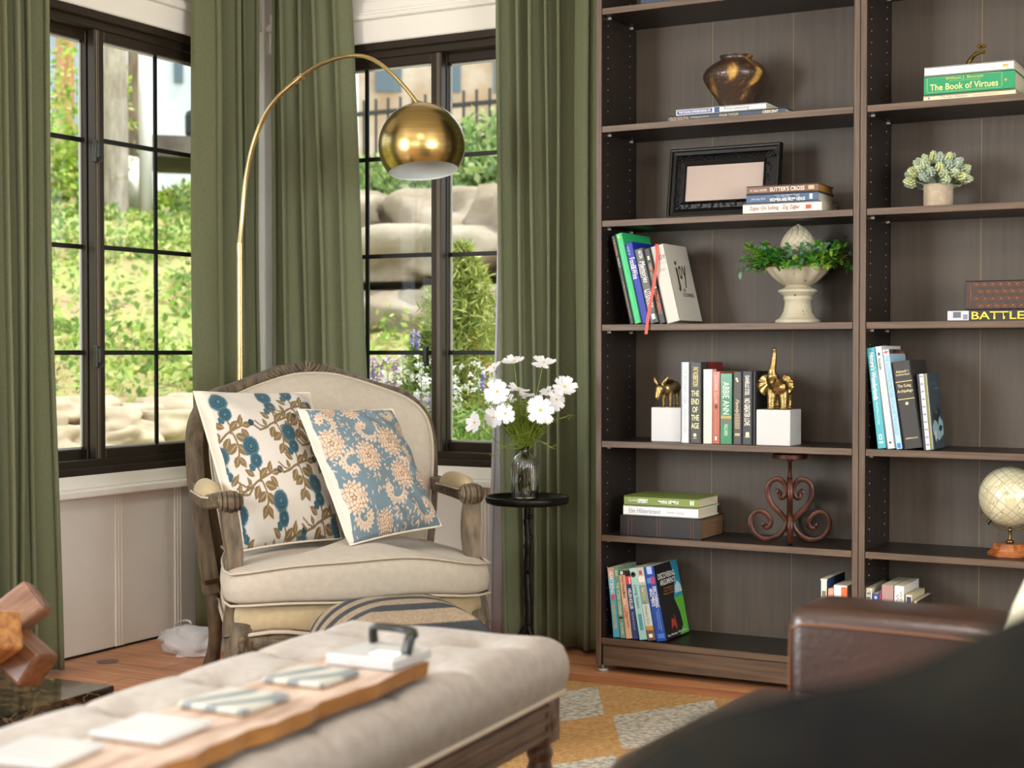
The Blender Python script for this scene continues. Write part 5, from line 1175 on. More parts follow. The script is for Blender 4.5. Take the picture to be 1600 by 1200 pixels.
# --- flat stacks
G5 = 'stack of books under the bronze-glazed vase'
_, z = lying('dark blue photo book of the old south at the bottom of the stack', 1043, 1227.5, 179.3, 188, .20, '2b3a4c', [('OLD SOUTH', .02, .18, .5, .6, 'cfae76'), ('A Photographic Journey', .20, .36, .5, .42, 'c9b48e', 0, .3), ('FRANK TAYLOR', .45, .61, .5, .48, 'd9b97c'), ('CRESCENT', .81, .94, .5, .5, 'e6dcb4', .02)], z=SZ[1], group=G5, Y=4.135)
_, z = lying('white astronomy book with a blue title band, lying under the vase', 1056.5, 1197, 170.2, 180.0, .20, 'eceae6', [('THE YOUNG OXFORD BOOK OF', .03, .39, .5, .34, WH, .02), ('Astronomy', .53, .82, .5, .72, '2d3a52')], [(.01, .41, .2, .80, '2c4588'), (.43, .49, .05, .95, '2b4766')], z=z, group=G5, Y=4.137)
ZV = z
G6 = 'three novels stacked in front of the black picture frame'
_, z = lying('cream book about selling, bottom of three beside the ornate frame', 1160.5, 1284, 316.6, 332.6, .155, 'd9cbc1', [('Ziglar On Selling', .09, .46, .5, .5, '7a4a3c'), ('Zig Ziglar', .51, .73, .5, .5, '7a4a3c')], [(.80, .87, .3, .7, 'b04a3a')], z=SZ[2], group=G6)
_, z = lying('blue book in the middle of the three novels beside the frame', 1166, 1278.6, 300, 314.7, .145, '35506f', [('John Gray, Ph.D.', .07, .27, .45, .28, 'cfd8e2', 0, .3), ('MEN ARE FROM MARS', .40, .75, .72, .3, '9aa7b4', .01), ('WOMEN ARE FROM VENUS', .33, .82, .32, .36, WH, .012)], [(.88, .92, .25, .8, 'd7dde4')], z=z, group=G6)
_, z = lying('brown novel on top of the three beside the ornate frame', 1166.5, 1279, 287, 300, .145, '6b4838', [('W. DALE CRAMER', .05, .29, .45, .3, 'e5d8c0'), ("SUTTER'S CROSS", .33, .81, .5, .5, 'efe4cc', .01)], [(.86, .94, .3, .75, 'c9a87c')], z=z, group=G6, pages=mk('amber_pages', 'b98338', 'a0702c', rough=.8, scale=4, stretch=(160, 1, 1)))
G7 = 'stack of two novels and a binder in the scroll candle holder shelf'
bl_, z = lying('black leather binder with raised bands, bottom of the stack', 968.8, 1095.5, 803, 835.2, .185, '231f1d', bands=[(.10, .105, 0, 1, '6a3a26'), (.145, .15, 0, 1, '6a3a26'), (.46, .465, 0, 1, '6a3a26'), (.50, .505, 0, 1, '6a3a26'), (.87, .875, 0, 1, '6a3a26'), (.905, .91, 0, 1, '6a3a26')], z=SZ[5], group=G7, rough=.3, pages=mk('brown_pages', '7c5b41', '66482f', rough=.9, scale=4, stretch=(160, 1, 1)))
_, z = lying('white novel in the middle of the stack above the black binder', 973.8, 1090.8, 785, 800.5, .165, 'e3e1db', [('Elin Hilderbrand', .08, .50, .5, .5, '7a8aa6'), ('Swan Song', .58, .82, .45, .42, '9aa4b8', 0, .3)], z=z, group=G7)
_, z = lying('olive green novel on top of the stack above the black binder', 974.8, 1091.4, 770, 785, .165, '74853a', [('Today Will Be', .06, .18, .5, .3, WH), ('DIFFERENT', .19, .33, .5, .42, WH, .03), ('MARIA SEMPLE', .47, .74, .5, .34, WH, .02)], [(.89, .91, .3, .75, 'e6ead2'), (.92, .94, .3, .75, 'e6ead2')], z=z, group=G7)
G8 = 'stack of books under the bronze figurine'
_, z = lying('thin cream book, bottom of the stack at upper right', 1442.9, 1587, 144, 152.8, .20, 'dcc9a6', [('The Last Olympian', .19, .49, .5, .6, '7a9a9a'), ('MICHAEL BAIGENT', .55, .82, .5, .3, 'c0ac88')], [(.05, .07, .3, .7, '4a86a0')], z=SZ[1], group=G8)
_, z = lying('thick green book of virtues with gold lettering', 1443.4, 1586, 113.4, 143.4, .20, '1f8a5a', [('William J. Bennett', .24, .66, .80, .18, 'c9c56a'), ('The Book of Virtues', .07, .82, .40, .34, 'dfd28a', .01), ('SIMON', .885, .915, .5, .12, 'd8cc80')], [(.04, .855, .145, .16, '9fb868'), (.04, .855, .93, .945, '9fb868'), (.035, .04, .2, .9, '9fb868'), (.855, .86, .2, .9, '9fb868'), (.28, .63, .665, .675, 'b9c46a')], z=z, group=G8, rough=.55)
_, z = lying('white book on top of the green book of virtues', 1444.4, 1584, 99.2, 113.4, .19, 'e6e2df', [('CHRISTIE & ROSS', .06, .56, .45, .4, 'd2ccc8')], [(.03, .035, .1, .85, 'b9b2ad'), (.57, .573, .4, .85, 'b9b2ad'), (.84, .843, .2, .9, 'b9b2ad'), (.88, .94, .35, .65, 'c9a13c')], z=z, group=G8)
ZFIG = z
G9 = 'pair of dark books lying in the right bookcase'
_, z = lying('black book with a yellow title battle and a grey picture at its end', 1480.5, 1660, 484.5, 501.5, .20, '181716', [('BATTLE', .215, .675, .5, .72, 'dfc23c', .01)], [(.0, .19, .06, .94, 'b9bcc4'), (.05, .12, .3, .85, '5c5f66'), (.14, .18, .15, .6, '7c7f88')], z=SZ[3], group=G9, soft=True)
ab, z2 = lying('thick brown book with gold arabesque pattern on its spine', 1508.5, 1650, 438.5, 484.2, .17, '34221a', z=z, group=G9)
bm = nb(); a = on(1508.5, 484, Y=YS); b_ = on(1650, 484, Y=YS); L_ = b_.x-a.x; t_ = z2-z
for s_ in (.06, .94): tube(bm, [(0+.002, -.0003, s_*L_), (t_-.002, -.0003, s_*L_)], .0009, 5)
for k in range(9):
    for j in range(4):
        cz = (.11+.09*k+(0.045 if j % 2 else 0))*L_; cx_ = t_*(.14+.24*j)
        for sg in (-1, 1):
            tube(bm, [(cx_+sg*.006*(1-q/11)*math.cos(q*.65), -.0004, cz+.008*(1-q/11)*math.sin(q*.65)*sg+.002*sg) for q in range(10)], .0006, 4, cap=False)
        ell(bm, (cx_, -.0002, cz), (.0022, .0006, .0032), seg=6)
link('gold_arabesques', bm, mk('copper_gilt', 'a8673a', rough=.45, metal=.5), ab)
lying('dark blue book glimpsed on the top shelf edge', 1001, 1048, -8, 7.5, .18, '24344d', z=SZ[0], Y=4.14)

# ================================================================== ornaments
gold = mk('antique_gold', '8c7346', 'b39b66', rough=.30, metal=.95, scale=60, bump=.5, bscale=160, bdist=.0015)
bron = mk('dark_bronze', '4a3a1f', '7d622c', rough=.35, metal=.9, scale=50, bump=.4, bscale=150)
mcube = mk('bookend_marble', 'bdbbb9', 'a3a2a0', rough=.35, scale=12, distort=1.5, lo=.55, hi=.9)
RM = lambda vs: [('REMESH', {'mode': 'VOXEL', 'voxel_size': vs, 'use_smooth_shade': True}), ('SMOOTH', {'factor': .5, 'iterations': 2})]
def bookend(px0, px1, yt, yb2, Y, lab, D=.098):
    a = on(px0, yb2, Y=Y); b2_ = on(px1, yb2, Y=Y); zt = on(px0, yt, Y=Y).z; e = empty('bookend', ((a.x+b2_.x)/2, Y, SZ[4]+.0006), label=lab, cat='bookend', group='marble block bookends with golden animals')
    w_ = b2_.x-a.x; bm = nb(); box(bm, -w_/2, w_/2, 0, D, 0, zt-SZ[4], bev=.0015); link('marble_block', bm, mcube, e); return e, zt-SZ[4], w_
e, hh, w_ = bookend(1017.5, 1063.6, 636.5, 689.5, 4.155, 'white marble block bookend with the golden donkey')
S = .0019
bm = nb(); Mz = Matrix.Rotation(.12, 4, 'Z')
def T_(p): return Mz @ Vector(p)
o_y = .045; B0 = Vector((-.006, o_y, hh))
# donkey: body runs back to the right, head lowered towards the viewer, two long ears
limb(bm, [B0+T_(p) for p in ((-.004, -.022, .056), (.0, .0, .062), (.004, .035, .058))], [.019, .021, .020])
limb(bm, [B0+T_(p) for p in ((-.006, -.026, .058), (-.012, -.036, .060), (-.018, -.046, .052))], [.015, .012, .013])
limb(bm, [B0+T_(p) for p in ((-.018, -.046, .055), (-.021, -.052, .042), (-.023, -.056, .030))], [.014, .011, .008])
for sx, tx in ((-1, -.034), (1, .004)): limb(bm, [B0+T_(p) for p in ((-.018+sx*.006, -.044, .064), (-.018+sx*.014, -.044, .078), (tx+sx*.002, -.042, .090))], [.0045, .0068, .0030], 8)
for (x, y) in ((-.013, -.022), (.008, -.020), (-.009, .034), (.013, .036)):
    limb(bm, [B0+T_(p) for p in ((x*.8, y, .045), (x, y-.002, .022), (x, y, .005))], [.0095, .0060, .0052], 8); ell(bm, B0+T_((x, y-.002, .003)), (.0075, .009, .0045), seg=8)
limb(bm, [B0+T_(p) for p in ((.004, .052, .060), (.008, .060, .045), (.006, .060, .030))], [.004, .003, .004], 6)
o = link('donkey_figure', bm, gold, e, mods=RM(.0018), label='golden donkey figure')
bm = nb()
for sx in (-1, 1): ell(bm, B0+T_((-.020+sx*.008, -.0585, .050)), (.002, .0015, .0022), seg=6)
link('eye', bm, bron, o)
e, hh, w_ = bookend(1181.6, 1234.6, 640, 695.5, 4.126, 'white marble block bookend with the golden elephant raising its trunk')
bm = nb(); B0 = Vector((-.002, .048, hh)); Mz = Matrix.Rotation(.25, 4, 'Z')
limb(bm, [B0+T_(p) for p in ((.0, -.020, .060), (.004, .0, .062), (.010, .022, .058))], [.024, .026, .023])
limb(bm, [B0+T_(p) for p in ((-.003, -.026, .066), (-.008, -.036, .078), (-.010, -.040, .086))], [.019, .017, .015])
limb(bm, [B0+T_(p) for p in ((-.011, -.042, .088), (-.012, -.046, .104), (-.009, -.044, .125), (-.007, -.042, .150), (-.008, -.044, .162))], [.0125, .0095, .0068, .0050, .0052], 10)
limb(bm, [B0+T_(p) for p in ((-.010, -.050, .084), (-.011, -.058, .076), (-.012, -.060, .073))], [.008, .006, .0045], 8)
for sx in (-1, 1): limb(bm, [B0+T_(p) for p in ((-.010+sx*.008, -.048, .086), (-.010+sx*.011, -.058, .088))], [.0025, .0012], 6)
for (x, y, yy) in ((-.014, -.024, -.004), (.013, -.022, -.004), (-.006, .026, .002), (.022, .026, .002)):
    limb(bm, [B0+T_(p) for p in ((x*.85, y, .050), (x, y+yy, .026), (x, y+yy, .007))], [.0135, .0095, .0090], 10); ell(bm, B0+T_((x, y+yy-.001, .004)), (.0105, .0115, .0055), seg=10)
limb(bm, [B0+T_(p) for p in ((.014, .044, .066), (.018, .052, .052), (.017, .052, .036))], [.003, .0022, .003], 6)
for v in bm.verts: v.co = B0 + Vector(((v.co.x-B0.x)*1.32, (v.co.y-B0.y)*1.12, (v.co.z-B0.z)*1.05))
ef = link('elephant_figure', bm, gold, e, mods=RM(.0019), label='golden elephant figure')
for sx in (-1, 1):
    bm = nb()
    def ear(u, v):
        a = (u-.5)*2.7; r__ = v*.029*(1-.22*math.sin(a)*(1 if a < 0 else .3)); q_ = T_((-.006+sx*(.013+r__*math.cos(a)*.95), -.022+.006*v+.0015*math.cos(u*26)*v, .076-.002+r__*math.sin(a)-.004*v)); return B0+Vector((q_.x*1.32, q_.y*1.12, q_.z*1.05))
    grid(bm, ear, 26, 8); link('ear', bm, gold, ef, smooth=True, mods=[('SOLIDIFY', {'thickness': .0022})])
# glazed vase
a = on(1150, 160, Y=4.225); bm = nb(); s_ = (on(1198.5, 125, Y=4.225).x-on(1101.5, 125, Y=4.225).x)/2
vz = mk('bronze_glaze', '3a2b22', 'b8944e', rough=.30, scale=9, detail=10, distort=.8, lo=.50, hi=.62, coat=.3, bump=.7, bscale=110, bdist=.004, c3='6b4a2a')
zt = on(1150, 88, Y=4.225).z-ZV
pr = [(.40, 0), (.45, .02), (.50, .08), (.62, .2), (.80, .36), (.94, .50), (1.0, .60), (.985, .66), (.90, .75), (.75, .83), (.60, .885), (.50, .91), (.475, .93), (.485, .965), (.51, .995), (.49, 1.0), (.44, .985), (.42, .94), (.42, .9), (.7, .8), (.6, .3), (.3, .06), (.02, .05)]
VT = empty('vase', (a.x, 4.225, ZV+.0006), label='squat bronze-glazed ceramic vase on the astronomy book', cat='vase')
pc_ = catmull([Vector((r*s_, 0, z*zt)) for r, z in pr[:16]], 3)
lathe(bm, [(p.x, p.z) for p in pc_]+[(r*s_, z*zt) for r, z in pr[16:]], 56, fn=lambda a, r, z: r*(1+.008*math.sin(3*a+z*40))); link('vase_body', bm, vz, VT, smooth=True)
# ornate black frame leaning on the back panel
fa, fb = on(1043, 338, Y=4.20), on(1217, 338, Y=4.20); FWd = fb.x-fa.x; ftop = on(1046, 236, Y=4.23).z-SZ[2]; FH = ftop/math.cos(9*D2R)
FR = empty('picture_frame', (fa.x, 4.205, SZ[2]+.0006), label='ornate carved black picture frame leaning in the left bookcase', cat='picture frame'); FR.rotation_euler = (-9*D2R, 0, 0)
blk = mk('carved_black_lacquer', '050504', '0d0c0a', rough=.36, spec=.25, scale=60, bump=.3, bscale=200); gil = mk('frame_gilt_wear', '5f5a38', rough=.4, metal=.5)
bm = nb(); prof = [(0, 0), (0, -.016), (.004, -.021), (.009, -.020), (.011, -.014), (.020, -.013), (.028, -.018), (.040, -.020), (.050, -.014), (.053, -.008), (.053, .0)]
cor = [(0, 0, 1, 1), (FWd, 0, -1, 1), (FWd, FH, -1, -1), (0, FH, 1, -1)]; rg_ = [[bm.verts.new((x+sx*o1, y1, z+sz*o1)) for o1, y1 in prof] for x, z, sx, sz in cor]
for i in range(4):
    A_, B_ = rg_[i], rg_[(i+1) % 4]
    for k in range(len(prof)): bm.faces.new((A_[k], A_[(k+1) % len(prof)], B_[(k+1) % len(prof)], B_[k]))
fr_o = link('moulding', bm, blk, FR)
bm = nb(); rg = random.Random(2)
def scr(cx_, cz, r__, sg, a0): tube(bm, [(cx_+r__*(1-q/15)*math.cos(a0+q*.55*sg), -.0195-.002*math.sin(q*.4), cz+r__*(1-q/15)*math.sin(a0+q*.55*sg)) for q in range(13)], .0016, 5, cap=False)
n_ = 9
for k in range(n_):
    x = .03+(FWd-.06)*k/(n_-1)
    for z in (.036, FH-.036): scr(x, z, .012, 1 if k % 2 else -1, k*1.3); ell(bm, (x+.009, -.019, z), (.007, .003, .004), Matrix.Rotation(k*.9, 3, 'Y'), 6)
for k in range(5):
    z = .036+(FH-.072)*k/4
    for x in (.036, FWd-.036): scr(x, z, .012, 1 if k % 2 else -1, k*1.7); ell(bm, (x, -.019, z+.008), (.004, .003, .007), seg=6)
link('carved_scrolls', bm, blk, fr_o, smooth=True)
bm = nb()
for q in range(72):
    x = .005+(FWd-.01)*q/71
    for z in (.0055, FH-.0055): ell(bm, (x, -.0210, z), (.0016, .0012, .0016), seg=5)
for q in range(40):
    z = .005+(FH-.01)*q/39
    for x in (.0055, FWd-.0055): ell(bm, (x, -.0210, z), (.0016, .0012, .0016), seg=5)
link('beading', bm, gil, fr_o)
bm = nb(); box(bm, .045, FWd-.045, -.006, -.002, .045, FH-.045); link('picture', bm, mk('blush_blank_picture', 'a89689', 'a29085', rough=.35, scale=6, coat=.3), FR)
bm = nb(); box(bm, .010, FWd-.010, -.0015, .001, .010, FH-.010); link('backing_board', bm, blk, FR)
# urn planter
ua = on(1244, 500, Y=4.20); ur = .0019*1.02
UM = empty('urn_planter', (ua.x, 4.215, SZ[3]+.0006), label='distressed cream urn with a scaly artichoke finial', cat='urn')
dis = mk('distressed_cream_plaster', 'b9b19a', 'a89e86', rough=.8, scale=18, bump=.3, bscale=60)
nt = dis.node_tree; N = nt.nodes; L = nt.links; n5 = N.new('ShaderNodeTexNoise'); n5.inputs['Scale'].default_value = 42; n5.inputs['Detail'].default_value = 6; tcx = N.new('ShaderNodeTexCoord'); mpx = N.new('ShaderNodeMapping'); mpx.inputs['Scale'].default_value = (1, 1, .45); L.new(tcx.outputs['Object'], mpx.inputs[0]); L.new(mpx.outputs[0], n5.inputs[0])
gt = N.new('ShaderNodeMath'); gt.operation = 'GREATER_THAN'; gt.inputs[1].default_value = .665; L.new(n5.outputs['Fac'], gt.inputs[0]); mxx = N.new('ShaderNodeMix'); mxx.data_type = 'RGBA'; L.new(gt.outputs[0], mxx.inputs[0])
old = N['Principled BSDF'].inputs['Base Color'].links[0].from_socket; L.new(old, mxx.inputs[6]); mxx.inputs[7].default_value = (*lin('5a5040'), 1); L.new(mxx.outputs[2], N['Principled BSDF'].inputs['Base Color'])
k_ = (on(1244, 420, Y=4.215).z-SZ[3])/84.     # metres per pixel here
pr = [(0, 0), (34, 0), (34.5, 2), (33.5, 5), (30, 6), (26, 10), (22, 18), (20.5, 26), (20, 34), (21, 35), (22, 38), (21.5, 41), (22.5, 42), (28, 46), (30, 48), (29.5, 51), (22, 54), (19, 56), (20, 58), (24, 59), (33, 66), (41, 74), (47, 82), (48.5, 84), (47, 86), (44, 85), (30, 78), (0, 76)]
bm = nb()
def lobed(a, r, z):
    zz = z/k_
    return r*(1+.05*math.cos(a*12)*max(0, min(1, (zz-58)/20))*(1 if zz < 86 else 1)) if 58 < zz < 85.5 else r
lathe(bm, [(max(r*k_, .0005), z*k_) for r, z in pr], 96, fn=lobed); link('urn_body', bm, dis, UM, smooth=True, auto=50)
bm = nb(); bz = 95*k_; ell(bm, (0, 0, 122*k_), (24*k_, 24*k_, 27*k_), seg=20)
for ring in range(9):
    th = (ring+.6)/9*math.pi*.60+.10; n_ = max(3, int(14*math.sin(th)))
    for j in range(n_):
        a = 2*math.pi*(j+.5*(ring % 2))/n_; nx, ny, nz_ = math.sin(th)*math.cos(a), math.sin(th)*math.sin(a), math.cos(th)
        Q = Vector((nx, ny, nz_*.9)).to_track_quat('Z', 'Y').to_matrix(); c = Vector((nx*25*k_, ny*25*k_, 121*k_+nz_*27*k_)); ell(bm, c, (6.4*k_, 6.4*k_, 3.2*k_), Q, 8)
ell(bm, (0, 0, 149*k_), (4*k_, 4*k_, 4*k_), seg=8)
for v in bm.verts:
    q_ = max(0, (v.co.z/k_-118)/32); v.co.x *= 1-.30*q_; v.co.y *= 1-.30*q_
link('artichoke_finial', bm, dis, UM, smooth=True)
# wreath: twig ring and leaves
WR = empty('leaf_wreath', (ua.x-.006, 4.215, SZ[3]+86*k_), label='green leafy wreath on a twig ring resting on the cream urn', cat='wreath')
bm = nb(); rg = random.Random(5)
for q in range(14):
    ph = rg.uniform(0, 6); rr_ = rg.uniform(.078, .092); tube(bm, [((rr_+.004*math.sin(a*5+ph))*math.cos(a), (rr_+.004*math.sin(a*5+ph))*math.sin(a)*.85, .006+.005*math.sin(a*3+ph)+rg.uniform(-.001, .001)) for a in [2*math.pi*i/40 for i in range(40)]], .0014, 5, closed=True)
link('twig_ring', bm, mk('twig_brown', '6b4026', '8a5c3a', rough=.8, scale=60), WR)
lm = [mk('wreath_leaf_%d' % i, a_, b2_, rough=.5, scale=30, transl=.25) for i, (a_, b2_) in enumerate((('4c8f2c', '64a838'), ('88b840', 'a8cc52'), ('2f6b30', '3f7f3a'), ('6a9c70', '86b088')))]
def leaf(bm, p, d, n_, L_, w_, mi):
    d = d.normalized(); s_ = d.cross(n_)
    if s_.length < 1e-5: return
    s_.normalize(); nn = s_.cross(d); pts = [(0, 0), (.3, .42), (.62, .5), (1, 0), (.62, -.5), (.3, -.42)]
    vs = [bm.verts.new(p+d*(L_*a)+s_*(w_*b2_)-nn*(.18*L_*a*a)+nn*(abs(b2_)*.18*w_)) for a, b2_ in pts]; c = bm.verts.new(p+d*(L_*.55)-nn*(.06*L_))
    for i in range(6): f = bm.faces.new((vs[i], vs[(i+1) % 6], c)); f.material_index = mi; f.smooth = True
bm = nb(); nst = 140
for q in range(nst):
    a = 2*math.pi*q/nst+rg.uniform(-.08, .08); rad_ = Vector((math.cos(a), math.sin(a)*.85, 0)); p0 = rad_*.080+Vector((0, 0, .010)); out_len = rg.uniform(.04, .088)
    dirv = (rad_*rg.uniform(.3, 1.0)+Vector((-math.sin(a), math.cos(a), 0))*rg.uniform(-.9, .9)+Vector((0, 0, rg.uniform(-.22, .75)))).normalized()
    if (ua.x-.006+p0.x+dirv.x*out_len) > -1.199: dirv.x *= .2; dirv.normalize()
    mi = rg.choice((0, 0, 1, 1, 2, 3)); P = catmull([p0, p0+dirv*out_len*.5+Vector((0, 0, .003)), p0+dirv*out_len+Vector((0, 0, -.003 if dirv.z < .3 else .002))], 4)
    for j, p in enumerate(P):
        for s_ in range(2):
            ld = (dirv*.7+Vector((rg.uniform(-1, 1), rg.uniform(-1, 1), rg.uniform(-.5, .9)))*.8).normalized()
            if WR.location.y+p.y+ld.y*.02 > 4.352: ld.y = -abs(ld.y)
            leaf(bm, p, ld, Vector((rg.uniform(-.3, .3), rg.uniform(-.3, .3), 1)), rg.uniform(.017, .026), rg.uniform(.008, .0125), mi)
    leaf(bm, P[-1], dirv, Vector((0, 0, 1)), .023, .012, mi)
for v in bm.verts:
    wx_, wy_ = v.co.x+WR.location.x, v.co.y+WR.location.y
    if wx_ > -1.194: v.co.x = -1.194-WR.location.x
    if wy_ > 4.356: v.co.y = 4.356-WR.location.y
link('leaves', bm, lm, WR)
# scroll candle holder
ca = on(1233, 845, Y=4.21); CHo = empty('candle_holder', (ca.x, 4.215, SZ[5]+.0006), label='rusty brown wrought-iron scroll candle holder', cat='candle holder')
rust = mk('brown_wrought_iron', '34190f', '5c3425', rough=.38, metal=.35, scale=30, bump=.35, bscale=80)
kk = .00193/7.5
pts = [(150, 590), (128, 600), (108, 582), (112, 550), (90, 528), (60, 545), (40, 590), (42, 650), (80, 715), (140, 742), (205, 715), (245, 640), (240, 540), (190, 440), (120, 370), (55, 300), (30, 260), (55, 185), (110, 120), (180, 80), (250, 66), (330, 80), (400, 140), (435, 225), (425, 310), (370, 372), (295, 372), (235, 320), (205, 260), (225, 205), (262, 195), (285, 220), (275, 245)]
for k in range(4):
    a = k*math.pi/2+.34; bm = nb(); P = catmull([Vector((x*kk*math.cos(a), x*kk*math.sin(a), (z-36)*kk)) for x, z in pts], 4); n_ = len(P)
    tube(bm, P, [.0060+.0014*(math.sin(i/n_*math.pi)) + (.0022 if i < 5 or i > n_-6 else 0) for i in range(n_)], prof=[(-1, -.8), (-.8, -1), (.8, -1), (1, -.8), (1, .8), (.8, 1), (-.8, 1), (-1, .8)]); link('scroll', bm, rust, CHo, smooth=True, auto=50)
bm = nb(); tube(bm, [(0, 0, 210*kk), (0, 0, 930*kk)], .0055, 10); lathe(bm, [(.008, 905*kk), (.009, 915*kk), (.007, 930*kk)], 16); link('stem', bm, rust, CHo, smooth=True)
bm = nb(); lathe(bm, [(.001, 930*kk), (.045, 932*kk), (.0495, 940*kk), (.050, 985*kk), (.0475, 990*kk), (.045, 965*kk), (.001, 958*kk)], 40, fn=lambda a, r, z: r); link('candle_plate', bm, rust, CHo, smooth=True, auto=50)
# potted faux succulent
sa = on(1466, 319, Y=4.205); PT = empty('potted_plant', (sa.x, 4.205, SZ[2]+.0006), label='frosted pale green succulent bush in a small beige pot', cat='potted plant')
pr_ = (on(1489, 300, Y=4.205).x-on(1444, 300, Y=4.205).x)/2; ph = on(1466, 289, Y=4.205).z-SZ[2]
bm = nb(); lathe(bm, [(.001, 0), (pr_*.95, 0), (pr_, .004), (pr_*1.02, ph*.95), (pr_, ph), (pr_*.93, ph), (pr_*.9, ph*.85), (.001, ph*.85)], 48); link('pot', bm, mk('beige_pot', 'b5a48c', 'a3927a', rough=.75, scale=60, bump=.2, bscale=120), PT, smooth=True, auto=50)
rg = random.Random(12); sm_ = [mk('frosted_leaf_%d' % i, a_, b2_, rough=.8, scale=90) for i, (a_, b2_) in enumerate((('93a07c', 'b9c2a2'), ('a3ad7c', 'c3c98e'), ('7f9080', 'aab6a4')))]
bm = nb(); stems = []
while len(stems) < 46:
    th = math.acos(rg.uniform(-.12, 1)); a = rg.uniform(0, 6.283); dv = Vector((math.sin(th)*math.cos(a)*1.18, math.sin(th)*math.sin(a)*.95, math.cos(th)*.98)); c = Vector((0, 0, ph+.012))+dv*.066
    if all((c-s_[0]).length > .0145 for s_ in stems): stems.append((c, dv.normalized()))
    elif rg.random() < .002: break
for c, dv in stems:
    mi = rg.choice((0, 0, 1, 2)); Q = dv.to_track_quat('Z', 'Y').to_matrix(); tube(bm, [Vector((0, 0, ph*.9)), c-dv*.008], .0012, 4, mi=2, cap=False)
    for ring, (zz, rr_, n_) in enumerate(((-.012, .0080, 6), (-.004, .0105, 7), (.004, .0085, 6), (.010, .0048, 4))):
        for j in range(n_):
            b3 = 2*math.pi*(j+.5*(ring % 2))/n_; ell(bm, c+Q @ Vector((rr_*math.cos(b3), rr_*math.sin(b3), zz)), (.0042, .0042, .0062), Q, 6, mi)
    ell(bm, c+Q @ Vector((0, 0, .014)), (.003, .003, .005), Q, 6, mi)
link('succulent_leaves', bm, sm_, PT)
# globe
ga = on(1578, 862, Y=4.215); GB = empty('globe', (ga.x, 4.215, SZ[5]+.0006), label='antique cream globe on a brass arm and stepped wooden base', cat='globe')
gr = (on(1578, 776, Y=4.215).x-on(1529.5, 776, Y=4.215).x)*1.0; gz = on(1578, 776, Y=4.215).z-SZ[5]
gm = mk('globe_map', 'cfc5a2', 'bdb48e', rough=.35, scale=6, coat=.4)
bm = nb(); TL_ = Matrix.Translation((0, 0, gz)) @ Matrix.Rotation(-.15, 4, 'X') @ Matrix.Rotation(38*D2R, 4, 'Y')
NG = 200; ug, vg = np.meshgrid(np.linspace(0, 2*np.pi, NG), np.linspace(.001, np.pi-.001, NG//2), indexing='ij'); U = ug.ravel(); Vv = vg.ravel()
V0 = np.stack([gr*np.sin(Vv)*np.cos(U), gr*np.sin(Vv)*np.sin(U), gr*np.cos(Vv)], -1); R3 = np.array(TL_.to_3x3()); V0 = V0 @ R3.T + np.array([0, 0, gz])
colg = np.tile(np.array(lin('d6cdab')), (len(U), 1)); nse = np.array([noise.noise(Vector((math.sin(b2_)*math.cos(a_), math.sin(b2_)*math.sin(a_), math.cos(b2_)))*2.1+Vector((3, 1, 0)))+.4*noise.noise(Vector((math.sin(b2_)*math.cos(a_), math.sin(b2_)*math.sin(a_), math.cos(b2_)))*6) for a_, b2_ in zip(U, Vv)])
colg[nse > .08] = lin('c9bf9c'); colg[abs(nse-.08) < .022] = lin('7f7c66')
lon = np.mod(U/(np.pi/12), 1); lat = np.mod(Vv/(np.pi/12), 1); colg[(np.minimum(lon, 1-lon)*np.sin(Vv) < .05) | (np.minimum(lat, 1-lat) < .045)] = np.array(lin('a59f85'))
idx = np.arange(NG*(NG//2)).reshape(NG, NG//2); q = np.stack([idx[:-1, :-1], idx[1:, :-1], idx[1:, 1:], idx[:-1, 1:]], -1).reshape(-1, 4)
me = np_mesh('ball', V0, q, colg); link('ball', me, mk_attr('globe_print', rough=.32, coat=.4), GB, smooth=True)
ab_ = mk('aged_brass', '6f5c34', '8d7646', rough=.3, metal=.9, scale=30)
bm = nb(); ga_ = gr*1.10; ax = 38*D2R
tube(bm, [(ga_*math.cos(t), 0, gz+ga_*math.sin(t)) for t in [(-90-58+i*(52+58+38)/30)*D2R for i in range(31)]], .0026, 8); t0 = (-90-58)*D2R
ell(bm, (0, 0, gz-ga_), .0065, seg=12); link('arm', bm, ab_, GB, smooth=True)
bm = nb()
for sg in (1, -1):
    dv = Vector((math.sin(ax), 0, math.cos(ax)))*sg; c0 = Vector((0, 0, gz))+dv*gr*.985; tube(bm, [c0, c0+dv*.016], [.011, .007] if sg > 0 else [.005, .0055], 12)
link('axis_knob', bm, mk('knob_black', '0d0c0b', rough=.3), GB, smooth=True, auto=40)
bm = nb(); zb_ = .034; lathe(bm, [(.010, zb_), (.011, zb_+.006), (.006, zb_+.008), (.0042, zb_+.012), (.0042, gz-ga_)], 20); link('post', bm, ab_, GB, smooth=True)
bm = nb(); nrm8 = [(.058, 0), (.059, .003), (.059, .009), (.056, .012), (.050, .016), (.042, .030), (.040, .0335), (.001, .034)]; lathe(bm, nrm8, 8, M=Matrix.Rotation(22.5*D2R, 4, 'Z')); o = link('base', bm, mk('polished_rosewood', '7a3f1c', 'a8663a', rough=.25, scale=5, stretch=(3, 12, 12), coat=.4, distort=1), GB)
for p in o.data.polygons: p.use_smooth = False
